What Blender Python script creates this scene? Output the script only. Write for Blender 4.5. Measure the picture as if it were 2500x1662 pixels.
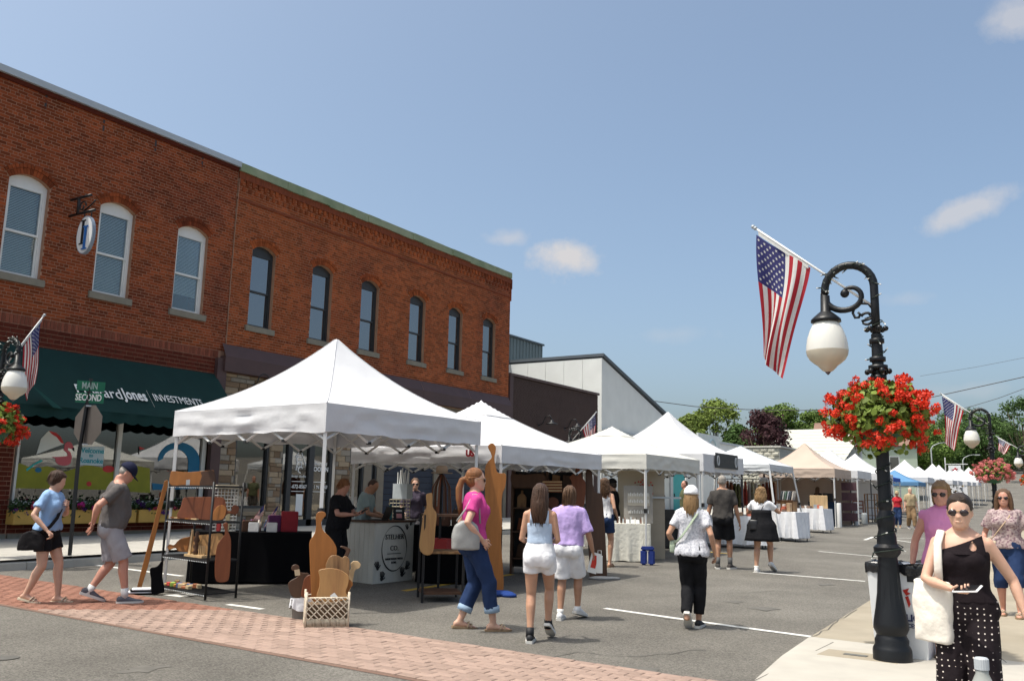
import bpy, bmesh, math, random
import numpy as np
from mathutils import Matrix, Vector, noise as mnoise
random.seed(7)
RND = random.Random(11)
scene = bpy.context.scene
for o in list(bpy.data.objects):
    bpy.data.objects.remove(o)
C = scene.collection
rad = math.radians

# ------------------------------------------------------------------ camera
CAM_H = 1.48
FPX = 2158.17                      # focal length in photo pixels (photo 2500 px wide)
YAW, PITCH, ROLL = rad(32.5236), rad(9.8369), rad(1.1993)
_d = np.array([-math.sin(YAW)*math.cos(PITCH), math.cos(YAW)*math.cos(PITCH), math.sin(PITCH)])
_r = np.cross(_d, [0, 0, 1]); _r /= np.linalg.norm(_r)
_u = np.cross(_r, _d)
_r, _u = math.cos(ROLL)*_r+math.sin(ROLL)*_u, -math.sin(ROLL)*_r+math.cos(ROLL)*_u
cam_data = bpy.data.cameras.new('camera')
cam_data.sensor_width = 36.0
cam_data.lens = FPX/2500*36
cam_data.clip_start = 0.05
cam_data.clip_end = 3000
cam = bpy.data.objects.new('camera', cam_data)
C.objects.link(cam)
cam.matrix_world = Matrix(((_r[0], _u[0], -_d[0], 0), (_r[1], _u[1], -_d[1], 0), (_r[2], _u[2], -_d[2], CAM_H), (0, 0, 0, 1)))
scene.camera = cam

# ------------------------------------------------------------------ light: sky, sun, exposure
SUN_EL = rad(68); SUN_H = np.array([-0.58, -0.81]); SUN_H = SUN_H/np.linalg.norm(SUN_H)
SUN_VEC = Vector((SUN_H[0]*math.cos(SUN_EL), SUN_H[1]*math.cos(SUN_EL), math.sin(SUN_EL)))
world = bpy.data.worlds.new('World'); scene.world = world
world.use_nodes = True
def build_world():
    nt = world.node_tree; N = nt.nodes; L = nt.links
    N.clear()
    out = N.new('ShaderNodeOutputWorld'); bg = N.new('ShaderNodeBackground')
    sky = N.new('ShaderNodeTexSky'); sky.sky_type = 'NISHITA'; sky.sun_disc = False
    sky.sun_elevation = SUN_EL; sky.sun_rotation = math.atan2(SUN_VEC.x, SUN_VEC.y) % (2*math.pi)
    sky.altitude = 200; sky.air_density = 0.75; sky.dust_density = 6.0; sky.ozone_density = 1.0
    bg.inputs['Strength'].default_value = 0.148
    L.new(bg.outputs[0], out.inputs[0])
    # fair weather clouds: soft puffs at fixed directions in the sky dome, broken up by noise
    tc = N.new('ShaderNodeTexCoord')
    nz = N.new('ShaderNodeTexNoise'); nz.inputs['Scale'].default_value = 19; nz.inputs['Detail'].default_value = 7
    nz.inputs['Roughness'].default_value = 0.62
    L.new(tc.outputs['Generated'], nz.inputs['Vector'])
    def vm(op, a=None, b=None):
        n = N.new('ShaderNodeVectorMath'); n.operation = op
        for i, x in enumerate((a, b)):
            if x is None: continue
            if isinstance(x, bpy.types.NodeSocket): L.new(x, n.inputs[i])
            else: n.inputs[i].default_value = x
        return n
    def mm(op, a, b=None, clamp=False):
        n = N.new('ShaderNodeMath'); n.operation = op; n.use_clamp = clamp
        for i, x in enumerate((a, b)):
            if x is None: continue
            if isinstance(x, bpy.types.NodeSocket): L.new(x, n.inputs[i])
            else: n.inputs[i].default_value = x
        return n.outputs[0]
    total = None
    for (px, py, hw, hh, tilt, strength) in CLOUDS:
        c = ray(px, py); c = c/np.linalg.norm(c)
        e1 = np.cross(c, [0, 0, 1]); e1 /= np.linalg.norm(e1); e2 = np.cross(e1, c)
        t = rad(tilt); a1 = math.cos(t)*e1+math.sin(t)*e2; a2 = -math.sin(t)*e1+math.cos(t)*e2
        f = FPX*2359/2500
        du = mm('DIVIDE', vm('DOT_PRODUCT', tc.outputs['Generated'], tuple(a1)).outputs['Value'], hw/f)
        dv = mm('DIVIDE', vm('DOT_PRODUCT', tc.outputs['Generated'], tuple(a2)).outputs['Value'], hh/f)
        front = mm('GREATER_THAN', vm('DOT_PRODUCT', tc.outputs['Generated'], tuple(c)).outputs['Value'], 0.5)
        r2 = mm('SQRT', mm('ADD', mm('MULTIPLY', du, du), mm('MULTIPLY', dv, dv)))
        body = mm('SUBTRACT', 1.0, r2)
        nn = mm('MULTIPLY', mm('SUBTRACT', nz.outputs['Fac'], 0.5), 2.6)
        v = mm('MULTIPLY', mm('ADD', body, nn), 1.25, True)
        edge = mm('SUBTRACT', 1.7, r2, True)
        v = mm('MULTIPLY', mm('MULTIPLY', v, edge), mm('MULTIPLY', front, strength))
        total = v if total is None else mm('MAXIMUM', total, v)
    mix = N.new('ShaderNodeMixRGB')
    tn = N.new('ShaderNodeMixRGB'); tn.blend_type = 'MULTIPLY'; tn.inputs[0].default_value = 1; tn.inputs[2].default_value = (.925, .985, .925, 1)   # flat tint that colour-balances the sky
    L.new(sky.outputs[0], tn.inputs[1]); L.new(total, mix.inputs[0]); L.new(tn.outputs[0], mix.inputs[1])
    mix.inputs[2].default_value = (2.75, 2.7, 2.75, 1)
    L.new(mix.outputs[0], bg.inputs[0])
sun_data = bpy.data.lights.new('sun', 'SUN')
sun_data.energy = 2.5; sun_data.angle = rad(0.6); sun_data.color = (1.0, 0.955, 0.88)
sun = bpy.data.objects.new('sun', sun_data); C.objects.link(sun)
sun.rotation_euler = SUN_VEC.to_track_quat('Z', 'Y').to_euler()
sun.location = (0, 0, 40)
vs = scene.view_settings
vs.view_transform = 'Standard'; vs.look = 'None'; vs.exposure = 0.74; vs.gamma = 1.0; vs.use_curve_mapping = False
scene.cycles.use_denoising = True
scene.cycles.max_bounces = 8; scene.cycles.transparent_max_bounces = 12
scene.cycles.caustics_reflective = False; scene.cycles.caustics_refractive = False

# ------------------------------------------------------------------ photo pixel -> place (pixels of a 2359 px wide view of the photo)
KPX = 2500/2359
def ray(x, y):
    return _r*(x*KPX-1250)-_u*(y*KPX-831)+_d*FPX
CLOUDS = [(1296, 596, 96, 50, -6, 1.0), (1172, 550, 60, 26, 0, .5), (2222, 482, 112, 34, 16, .7), (2350, 45, 60, 50, 0, .6), (2080, 690, 70, 20, 0, .2), (1560, 770, 120, 22, 0, .16), (2230, 900, 110, 24, 0, .18)]
build_world()
def G(x, y):
    z = .014*min(max(0, -x-3), 30)+.013*max(0, y-9)
    return z+(.05*(y-95) if y > 95 else 0)
def SWL(y):
    return .28+.013*max(0, y-9)+(.05*(y-95) if y > 95 else 0)
def gnd(x, y, dz=0.0):
    v = ray(x, y); z = dz; p = v
    for i in range(120):
        p = v*((z-CAM_H)/v[2]); z = z*.5+.5*(G(p[0], p[1])+dz)
    return Vector((p[0], p[1], z))
def onx(x, y, X):
    v = ray(x, y); v = v*(X/v[0]); return Vector((X, v[1], CAM_H+v[2]))
def ony(x, y, Y):
    v = ray(x, y); v = v*(Y/v[1]); return Vector((v[0], Y, CAM_H+v[2]))
def at_dist(x, y, D):                       # point on the ray at horizontal distance D
    v = ray(x, y); v = v*(D/math.hypot(v[0], v[1])); return Vector((v[0], v[1], CAM_H+v[2]))
def at_depth(x, y, dep):
    v = ray(x, y)*(dep/FPX); return Vector((v[0], v[1], CAM_H+v[2]))

# ------------------------------------------------------------------ helpers: materials
MATS = {}
def M(name, col, rough=.65, var=.12, scale=6.0, bump=0.0, bscale=60.0, spec=.35, metal=0.0, island=0.0, wave=None, transl=0.0, emit=0.0, detail=4.0, col2=None, mixscale=2.0, mixpos=.5, obrand=0.0, stretch=None, alpha=None, ior=None, sss=0.0):
    if name in MATS: return MATS[name]
    m = bpy.data.materials.new(name); m.use_nodes = True
    nt = m.node_tree; N = nt.nodes; L = nt.links
    b = N['Principled BSDF']
    b.inputs['Roughness'].default_value = rough; b.inputs['Metallic'].default_value = metal
    b.inputs['Specular IOR Level'].default_value = spec
    if ior: b.inputs['IOR'].default_value = ior
    tc = N.new('ShaderNodeTexCoord'); vec = tc.outputs['Object']
    if stretch:
        mp = N.new('ShaderNodeMapping'); mp.inputs['Scale'].default_value = stretch
        L.new(vec, mp.inputs[0]); vec = mp.outputs[0]
    rgb = N.new('ShaderNodeRGB'); rgb.outputs[0].default_value = (*col, 1)
    cur = rgb.outputs[0]
    if col2 is not None:
        n2 = N.new('ShaderNodeTexNoise'); n2.inputs['Scale'].default_value = mixscale; n2.inputs['Detail'].default_value = 5
        L.new(vec, n2.inputs['Vector'])
        rp = N.new('ShaderNodeValToRGB'); rp.color_ramp.elements[0].position = max(0, mixpos-.12); rp.color_ramp.elements[1].position = min(1, mixpos+.12)
        L.new(n2.outputs['Fac'], rp.inputs[0])
        mx = N.new('ShaderNodeMixRGB'); L.new(rp.outputs[0], mx.inputs[0]); L.new(cur, mx.inputs[1]); mx.inputs[2].default_value = (*col2, 1)
        cur = mx.outputs[0]
    def scale_by(cur, fac_socket, lo, hi):
        mr = N.new('ShaderNodeMapRange'); L.new(fac_socket, mr.inputs[0])
        mr.inputs[1].default_value = 0; mr.inputs[2].default_value = 1; mr.inputs[3].default_value = lo; mr.inputs[4].default_value = hi
        h = N.new('ShaderNodeHueSaturation'); L.new(mr.outputs[0], h.inputs['Value']); L.new(cur, h.inputs['Color'])
        return h.outputs[0]
    if var > 0:
        nz = N.new('ShaderNodeTexNoise'); nz.inputs['Scale'].default_value = scale; nz.inputs['Detail'].default_value = detail
        L.new(vec, nz.inputs['Vector']); cur = scale_by(cur, nz.outputs['Fac'], 1-2*var, 1+2*var)
    if wave:
        wv = N.new('ShaderNodeTexWave'); wv.inputs['Scale'].default_value = wave[0]; wv.inputs['Distortion'].default_value = wave[1]
        wv.inputs['Detail'].default_value = 3; wv.bands_direction = wave[3] if len(wave) > 3 else 'X'
        L.new(vec, wv.inputs['Vector']); cur = scale_by(cur, wv.outputs['Fac'], 1-wave[2], 1+wave[2])
    if island > 0:
        g = N.new('ShaderNodeNewGeometry'); oi = N.new('ShaderNodeObjectInfo')
        ad = N.new('ShaderNodeMath'); ad.operation = 'ADD'; L.new(g.outputs['Random Per Island'], ad.inputs[0]); L.new(oi.outputs['Random'], ad.inputs[1])
        fr = N.new('ShaderNodeMath'); fr.operation = 'FRACT'; L.new(ad.outputs[0], fr.inputs[0])
        cur = scale_by(cur, fr.outputs[0], 1-island, 1+island)
    if obrand > 0:
        oi = N.new('ShaderNodeObjectInfo'); cur = scale_by(cur, oi.outputs['Random'], 1-obrand, 1+obrand)
    L.new(cur, b.inputs['Base Color'])
    if bump > 0:
        nb = N.new('ShaderNodeTexNoise'); nb.inputs['Scale'].default_value = bscale; nb.inputs['Detail'].default_value = 4
        L.new(vec, nb.inputs['Vector'])
        bp = N.new('ShaderNodeBump'); bp.inputs['Strength'].default_value = bump; bp.inputs['Distance'].default_value = .02
        L.new(nb.outputs['Fac'], bp.inputs['Height']); L.new(bp.outputs[0], b.inputs['Normal'])
    if sss > 0:
        b.inputs['Subsurface Weight'].default_value = sss; b.inputs['Subsurface Radius'].default_value = (.02, .008, .004); b.inputs['Subsurface Scale'].default_value = .5
    if transl > 0:
        tr = N.new('ShaderNodeBsdfTranslucent'); L.new(cur, tr.inputs[0])
        ms = N.new('ShaderNodeMixShader'); ms.inputs[0].default_value = transl
        L.new(b.outputs[0], ms.inputs[1]); L.new(tr.outputs[0], ms.inputs[2]); L.new(ms.outputs[0], N['Material Output'].inputs[0])
    MATS[name] = m
    return m
def glass_mat(name, tint=(.9, .95, .95), refl=.22, rough=.02):
    if name in MATS: return MATS[name]
    m = bpy.data.materials.new(name); m.use_nodes = True
    nt = m.node_tree; N = nt.nodes; L = nt.links; N.remove(N['Principled BSDF'])
    t = N.new('ShaderNodeBsdfTransparent'); t.inputs[0].default_value = (*tint, 1)
    g = N.new('ShaderNodeBsdfGlossy'); g.inputs['Roughness'].default_value = rough
    lw = N.new('ShaderNodeLayerWeight'); lw.inputs[0].default_value = .35
    mr = N.new('ShaderNodeMapRange'); L.new(lw.outputs['Fresnel'], mr.inputs[0]); mr.inputs[3].default_value = refl; mr.inputs[4].default_value = min(1, refl+.5)
    ms = N.new('ShaderNodeMixShader'); L.new(mr.outputs[0], ms.inputs[0]); L.new(t.outputs[0], ms.inputs[1]); L.new(g.outputs[0], ms.inputs[2])
    L.new(ms.outputs[0], N['Material Output'].inputs[0])
    MATS[name] = m
    return m

# ------------------------------------------------------------------ helpers: meshes and objects
def rotz(a): return Matrix.Rotation(a, 4, 'Z')
def frame(origin, xa, ya, za):
    xa, ya, za = Vector(xa), Vector(ya), Vector(za)
    return Matrix(((xa.x, ya.x, za.x, origin[0]), (xa.y, ya.y, za.y, origin[1]), (xa.z, ya.z, za.z, origin[2]), (0, 0, 0, 1)))
class MB:
    def __init__(self, T=None): self.v = []; self.f = []; self.mi = []; self.T = T; self.cur = 0
    def add(self, vs, fs, T=None):
        n = len(self.v)
        T = T if T is not None else self.T
        if T is not None: vs = [T @ Vector(p) for p in vs]
        self.v.extend([tuple(p) for p in vs]); self.f.extend([tuple(i+n for i in f) for f in fs]); self.mi.extend([self.cur]*len(fs))
        return self
    BOXF = [(0, 3, 2, 1), (4, 5, 6, 7), (0, 1, 5, 4), (1, 2, 6, 5), (2, 3, 7, 6), (3, 0, 4, 7)]
    def box(self, a, b, T=None):
        x0, y0, z0 = a; x1, y1, z1 = b
        return self.add([(x0, y0, z0), (x1, y0, z0), (x1, y1, z0), (x0, y1, z0), (x0, y0, z1), (x1, y0, z1), (x1, y1, z1), (x0, y1, z1)], self.BOXF, T)
    def cbox(self, c, s, T=None, R=None):
        if R is not None:
            base = Matrix.Translation(Vector(c)) @ R.to_4x4(); T = (T @ base) if T is not None else (self.T @ base if self.T is not None else base); c = (0, 0, 0)
        return self.box((c[0]-s[0]/2, c[1]-s[1]/2, c[2]-s[2]/2), (c[0]+s[0]/2, c[1]+s[1]/2, c[2]+s[2]/2), T)
    def prism(self, poly, d, T=None):        # polygon in local xy, extruded 0..d in z
        n = len(poly)
        vs = [(p[0], p[1], 0) for p in poly]+[(p[0], p[1], d) for p in poly]
        fs = [tuple(range(n-1, -1, -1)), tuple(range(n, 2*n))]+[(i, (i+1) % n, n+(i+1) % n, n+i) for i in range(n)]
        return self.add(vs, fs, T)
    def rings(self, rs, cap=True, T=None, close=True):
        n = len(rs[0]); vs = [p for r in rs for p in r]; fs = []
        m = n if close else n-1
        for i in range(len(rs)-1):
            for j in range(m):
                a = i*n+j; b = i*n+(j+1) % n
                fs.append((a, b, b+n, a+n))
        if cap:
            fs.append(tuple(range(n-1, -1, -1))); fs.append(tuple((len(rs)-1)*n+j for j in range(n)))
        return self.add(vs, fs, T)
    def tube(self, path, r, n=8, cap=True, T=None, flat=None):
        path = [Vector(p) for p in path]; rs = []
        if not hasattr(r, '__len__'): r = [r]*len(path)
        up = None
        for i, p in enumerate(path):
            t = (path[min(i+1, len(path)-1)]-path[max(i-1, 0)])
            if t.length < 1e-9: t = Vector((0, 0, 1))
            t.normalize()
            if up is None:
                up = Vector((0, 0, 1)) if abs(t.z) < .9 else Vector((0, 1, 0))
            a = t.cross(up)
            if a.length < 1e-6: a = t.cross(Vector((1, 0, 0)))
            a.normalize(); b = a.cross(t); up = b
            fl = flat or 1.0
            rs.append([p+a*(math.cos(k*2*math.pi/n)*r[i])+b*(math.sin(k*2*math.pi/n)*r[i]*fl) for k in range(n)])
        return self.rings(rs, cap, T)
    def bar(self, a, b, w, h=None, T=None):
        return self.tube([a, b], w*.7071, 4, True, T)
    def lathe(self, prof, n=20, T=None, cap=True):   # prof: (r,z)
        return self.rings([[(r*math.cos(k*2*math.pi/n), r*math.sin(k*2*math.pi/n), z) for k in range(n)] for r, z in prof], cap, T)
    def ell(self, c, r, n=12, m=8, T=None):
        c = Vector(c); rs = []
        for i in range(m+1):
            t = -math.pi/2+math.pi*(i+.02)/(m+.04)
            rs.append([(c.x+r[0]*math.cos(t)*math.cos(k*2*math.pi/n), c.y+r[1]*math.cos(t)*math.sin(k*2*math.pi/n), c.z+r[2]*math.sin(t)) for k in range(n)])
        return self.rings(rs, True, T)
    def grid(self, fn, nu, nv, T=None):      # fn(u,v)->point
        vs = [fn(i/nu, j/nv) for j in range(nv+1) for i in range(nu+1)]
        fs = [(j*(nu+1)+i, j*(nu+1)+i+1, (j+1)*(nu+1)+i+1, (j+1)*(nu+1)+i) for j in range(nv) for i in range(nu)]
        return self.add(vs, fs, T)
    def mesh(self, name, mats=None, smooth=False):
        me = bpy.data.meshes.new(name); me.from_pydata(self.v, [], self.f)
        if mats:
            for m in (mats if isinstance(mats, (list, tuple)) else [mats]): me.materials.append(m)
            if isinstance(mats, (list, tuple)) and len(mats) > 1: me.polygons.foreach_set('material_index', self.mi)
        if smooth: me.polygons.foreach_set('use_smooth', [True]*len(me.polygons))
        me.update()
        return me
    def build(self, name, mats, parent=None, smooth=False, loc=None, kind=None):
        o = bpy.data.objects.new(name, self.mesh(name, mats, smooth)); C.objects.link(o)
        if parent is not None: o.parent = parent
        if loc is not None: o.location = loc
        if kind: o['kind'] = kind
        return o
def smooth_angle(o, deg=40):
    me = o.data
    bm = bmesh.new(); bm.from_mesh(me)
    for e in bm.edges:
        if len(e.link_faces) == 2: e.smooth = e.calc_face_angle(0) < rad(deg)
    for f in bm.faces: f.smooth = True
    bm.to_mesh(me); bm.free()
    return o
def bevel(o, w=.01, seg=2, ang=40):
    bm = bmesh.new(); bm.from_mesh(o.data)
    es = [e for e in bm.edges if len(e.link_faces) == 2 and e.calc_face_angle(0) > rad(ang)]
    bmesh.ops.bevel(bm, geom=es, offset=w, segments=seg, affect='EDGES', clamp_overlap=True)
    for f in bm.faces: f.smooth = True
    bm.to_mesh(o.data); bm.free()
    return smooth_angle(o, 35)
def tag(o, label=None, cat=None, group=None, kind=None):
    if label: o['label'] = label
    if cat: o['category'] = cat
    if group: o['group'] = group
    if kind: o['kind'] = kind
    return o
def thing(name, label, cat, loc=(0, 0, 0), rz=0.0, group=None):
    o = bpy.data.objects.new(name, None); C.objects.link(o)
    o.location = loc; o.rotation_euler = (0, 0, rz); o.empty_display_size = .1
    return tag(o, label, cat, group)
def struct(name, mb, mat, parent=None, smooth=False):
    o = mb.build(name, mat, parent, smooth)
    if parent is None: o['kind'] = 'structure'
    return o
TMP = bpy.data.scenes.new('workbench')
def evaluated(o):                     # bake an object's modifiers (or text) into a mesh in a scratch scene
    TMP.collection.objects.link(o)
    vl = TMP.view_layers[0]; vl.update(); dg = vl.depsgraph
    me = bpy.data.meshes.new_from_object(o.evaluated_get(dg), depsgraph=dg)
    TMP.collection.objects.unlink(o)
    return me
def text_mesh(s, size, extrude=.004, align='CENTER', bold=0.0, spacing=1.0, shear=0.0, xs=1.0):
    cu = bpy.data.curves.new('lettering', 'FONT'); cu.body = s; cu.size = size; cu.extrude = extrude; cu.align_x = align; cu.align_y = 'CENTER'
    cu.offset = bold; cu.space_character = spacing; cu.shear = shear; cu.resolution_u = 3
    o = bpy.data.objects.new('lettering', cu); me = evaluated(o)
    if xs != 1.0:
        for v in me.vertices: v.co.x *= xs
    bpy.data.objects.remove(o); bpy.data.curves.remove(cu)
    return me
def lettering(name, s, size, mat, T, parent=None, **kw):
    me = text_mesh(s, size, **kw); me.materials.clear(); me.materials.append(mat)
    o = bpy.data.objects.new(name, me); C.objects.link(o)
    o.parent = parent; o.matrix_local = T
    return o
def fbm(p, s=1.0, o=3):
    return mnoise.fractal(Vector(p)*s, 1.0, 2.0, o)

def proj(p):                             # world -> photo view pixel (2359 wide)
    v = np.array([p[0], p[1], p[2]-CAM_H]); a = v @ _d
    if a < .05: return (-1e6, -1e6)
    return (((v @ _r)/a*FPX+1250)/KPX, (831-(v @ _u)/a*FPX)/KPX)
def adopt(o, parent):
    o.parent = parent
    o.matrix_parent_inverse = (Matrix.Translation(parent.location) @ parent.rotation_euler.to_matrix().to_4x4()).inverted()
    return o
def wb(mb, name, mat, parent, smooth=False, kind=None):     # mesh given in world coordinates, child of a placed thing
    o = mb.build(name, mat, None, smooth, kind=kind); return adopt(o, parent)
def sub(o, parent):                       # sub-part of a part that itself was adopted with world coordinates
    o.parent = parent; return o

# ================================================================== GROUND
m_asph = M('asphalt', (.146, .136, .119), .92, .16, 1.1, .35, 170, spec=.2, detail=12, col2=(.120, .111, .097), mixscale=.35, mixpos=.52)
def speckle(m, scale, amt):
    nt = m.node_tree; N = nt.nodes; L = nt.links; b = N['Principled BSDF']; src = b.inputs['Base Color'].links[0].from_socket
    tc = N.new('ShaderNodeTexCoord'); vo = N.new('ShaderNodeTexVoronoi'); vo.inputs['Scale'].default_value = scale
    L.new(tc.outputs['Object'], vo.inputs['Vector'])
    sp = N.new('ShaderNodeSeparateColor'); L.new(vo.outputs['Color'], sp.inputs[0])
    mr = N.new('ShaderNodeMapRange'); L.new(sp.outputs[0], mr.inputs[0]); mr.inputs[3].default_value = 1-amt; mr.inputs[4].default_value = 1+amt
    h = N.new('ShaderNodeHueSaturation'); L.new(mr.outputs[0], h.inputs['Value']); L.new(src, h.inputs['Color']); L.new(h.outputs[0], b.inputs['Base Color'])
speckle(m_asph, 75, .34)
XS = [-500, -120, -60, -33, -25, -19, -14, -8, -3, 0, 8, 60, 500]
YS = [-300, -60, -10, 0, 9, 20, 40, 60, 95, 130, 200, 320, 600, 1200]
def sheet(fn_dz, xs, ys):
    mb = MB(); vs = [(x, y, G(x, y)+fn_dz) for y in ys for x in xs]; n = len(xs)
    return mb.add(vs, [(j*n+i, j*n+i+1, (j+1)*n+i+1, (j+1)*n+i) for j in range(len(ys)-1) for i in range(n-1)])
struct('street', sheet(0, XS, YS), m_asph)
m_grass = M('lawn_grass', (.07, .12, .03), .95, .25, .8, .3, 40, spec=.1)
struct('lawn', sheet(.03, [-500, -120, -60, -33, -27], [62, 95, 130, 200, 320, 600, 1200]), m_grass)
struct('grass_bank', sheet(.03, [-27, -19, -14.4], [150, 200, 320, 600]), m_grass)
# left sidewalk: slabs with joints, and kerb
m_conc = M('concrete_pale', (.40, .375, .33), .9, .09, 3, .15, 120, spec=.2, detail=8)
m_conc2 = M('concrete_tan', (.31, .272, .21), .9, .10, 2.2, .15, 110, spec=.2, detail=8, col2=(.275, .238, .18), mixscale=1.2)
m_curb = M('concrete_kerb', (.40, .38, .34), .9, .1, 4, .2, 90, spec=.2)
sw = struct('sidewalk', MB().add([(-19.2, 2, SWL(2)-.03), (-14.05, 2, SWL(2)-.03), (-14.05, 62, SWL(62)-.03), (-19.2, 62, SWL(62)-.03)], [(0, 1, 2, 3)]), m_curb)
slabme = MB().box((-.5, -.5, 0), (.5, .5, 1)).mesh('sidewalk_slab', m_conc)
for j in range(24):
    for i in range(3):
        y0 = 2+j*1.6; x0 = -19.15+i*1.62
        if y0 > 40: continue
        o = bpy.data.objects.new('slab', slabme); C.objects.link(o); o.parent = sw
        o.location = (x0+.81, y0+.8, SWL(y0+.8)-.05); o.scale = (1.606, 1.586, .05+RND.uniform(-.002, .002)); o.rotation_euler = (math.atan(.013) if y0 > 8.6 else 0, 0, 0)
kb = MB()
for y0 in [2+i*3.0 for i in range(20)]:
    a, b2 = y0+.006, y0+2.994
    kb.add([(-14.25, a, SWL(a)-.25), (-14.02, a, SWL(a)-.25), (-14.04, a, SWL(a)-.02), (-14.07, a, SWL(a)), (-14.25, a, SWL(a)),
            (-14.25, b2, SWL(b2)-.25), (-14.02, b2, SWL(b2)-.25), (-14.04, b2, SWL(b2)-.02), (-14.07, b2, SWL(b2)), (-14.25, b2, SWL(b2))],
           [(0, 1, 2, 3, 4), (9, 8, 7, 6, 5)]+[(i, 5+i, 5+(i+1) % 5, (i+1) % 5) for i in range(5)])
tag(kb.build('kerb', m_curb), kind='structure')
# right sidewalk corner: white flags near, tan slab beyond
RZ = .04
edge = [gnd(1640, 1640, RZ), gnd(1735, 1568, RZ), gnd(1800, 1510, RZ), gnd(1866, 1465, RZ)]
jo = [gnd(1866, 1465, RZ), gnd(1998, 1481, RZ)]
jdir = (jo[1]-jo[0]); jdir = jdir/jdir.x
def jy(x): return jo[0].y+(x-jo[0].x)*jdir.y
white = [(e.x, e.y) for e in edge]+[(6, jy(6)), (6, -2), (edge[0].x+1.2, -2), (edge[0].x+.3, 4.5)]
def slab(poly, top, mat, name, h=.2):
    n = len(poly); mb = MB()
    mb.add([(x, y, G(x, y)+top-h) for x, y in poly]+[(x, y, G(x, y)+top) for x, y in poly], [tuple(range(n-1, -1, -1)), tuple(range(n, 2*n))]+[(i, (i+1) % n, n+(i+1) % n, n+i) for i in range(n)])
    return struct(name, mb, mat)
w_poly = white[::-1]
slab(w_poly, RZ, m_conc, 'corner_sidewalk')
tan1 = [(edge[3].x, edge[3].y+.012), (gnd(1993, 1388, RZ).x, gnd(1993, 1388, RZ).y), (-2.75, 18), (-2.75, 60), (6, 60), (6, jy(6)+.012)]
slab(tan1[::-1], RZ-.004, m_conc2, 'tan_sidewalk')
jb = MB()
m_joint = M('joint_dark', (.10, .095, .085), .95, .1)
for (a, b2) in [((1735, 1568), (1920, 1478)), ((1690, 1610), (2359, 1556)), ((2125, 1568), (2095, 1540))]:
    p, q = gnd(*a, RZ+.004), gnd(*b2, RZ+.004)
    d = (q-p).normalized(); s = Vector((-d.y, d.x, 0))*.006
    jb.add([p-s, q-s, q+s, p+s], [(0, 1, 2, 3)])
tag(jb.build('sidewalk_joint', m_joint), kind='structure')
# cracks in the tan slab
cr = MB(); rr = random.Random(5)
for pts in ([(1866, 1464), (1905, 1448), (1935, 1425), (1985, 1398)], [(2215, 1480), (2240, 1500), (2290, 1508), (2330, 1530)]):
    P = []
    for k in range(len(pts)-1):
        for t in (0, .25, .5, .75):
            x = pts[k][0]*(1-t)+pts[k+1][0]*t; y = pts[k][1]*(1-t)+pts[k+1][1]*t
            P.append(gnd(x+rr.uniform(-3, 3), y+rr.uniform(-3, 3), RZ+.002))
    for a, b2 in zip(P, P[1:]):
        d = (b2-a).normalized(); s = Vector((-d.y, d.x, 0))*.005
        cr.add([a-s, b2-s, b2+s, a+s], [(0, 1, 2, 3)])
tag(cr.build('crack', m_joint), kind='structure')
# painted lines
m_line = M('road_paint', (.62, .61, .57), .85, .18, 14, .1, 80, spec=.2, col2=(.36, .345, .32), mixscale=9, mixpos=.66)
m_yline = M('yellow_paint', (.50, .33, .06), .85, .2, 12, spec=.2)
def painted(a, b2, w, mat=m_line, dz=.005, name='painted_line'):
    p, q = gnd(*a, dz), gnd(*b2, dz); d = (q-p); n = max(2, int(d.length/.8)); d2 = Vector((-d.y, d.x, 0)).normalized()*(w/2)
    mb = MB(); pts = [p.lerp(q, i/n) for i in range(n+1)]
    vs = []
    for t in pts:
        for s in (-1, 1):
            x, y = (t+d2*s).x, (t+d2*s).y; vs.append((x, y, G(x, y)+dz))
    mb.add(vs, [(2*i, 2*i+1, 2*i+3, 2*i+2)[::-1] for i in range(n)])
    return tag(mb.build(name, mat), kind='structure')
for a, b2, w in [((1393, 1400), (1868, 1465), .10), ((1735, 1317), (1993, 1338), .10), ((1885, 1269), (2030, 1282), .10), ((1992, 1243), (2012, 1236), .10), ((2012, 1236), (2110, 1250), .10), ((2012, 1237), (2130, 1240), .10),
                 ((215, 1300), (420, 1326), .10), ((525, 1391), (605, 1402), .10), ((395, 1372), (460, 1364), .3)]:
    painted(a, b2, w)
painted((930, 1360), (1180, 1322), .12, m_yline, name='yellow_line')
painted((1610, 1268), (1680, 1275), .10, m_yline, name='yellow_line')
# cracks and oil marks in the asphalt
sr0 = random.Random(12); m_tar = M('tar', (.075, .07, .062), .8, .2, 9); m_oil = M('oil_mark', (.112, .104, .09), .75, .25, 6)
for pts in ([(1180, 1530), (1330, 1500), (1480, 1512), (1660, 1490)], [(1560, 1350), (1640, 1368), (1790, 1360), (1900, 1372)]):
    P = [gnd(x+sr0.uniform(-6, 6), y+sr0.uniform(-3, 3), .003) for a_, b_ in zip(pts, pts[1:]) for x, y in [(a_[0]+(b_[0]-a_[0])*t, a_[1]+(b_[1]-a_[1])*t) for t in (0, .2, .4, .6, .8)]]
    mb = MB()
    for a_, b_ in zip(P, P[1:]):
        s_ = Vector((-(b_-a_).y, (b_-a_).x, 0)).normalized()*sr0.uniform(.003, .008); mb.add([a_-s_, b_-s_, b_+s_, a_+s_], [(0, 1, 2, 3)])
    tag(mb.build('asphalt_crack', m_tar), kind='structure')
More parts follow.
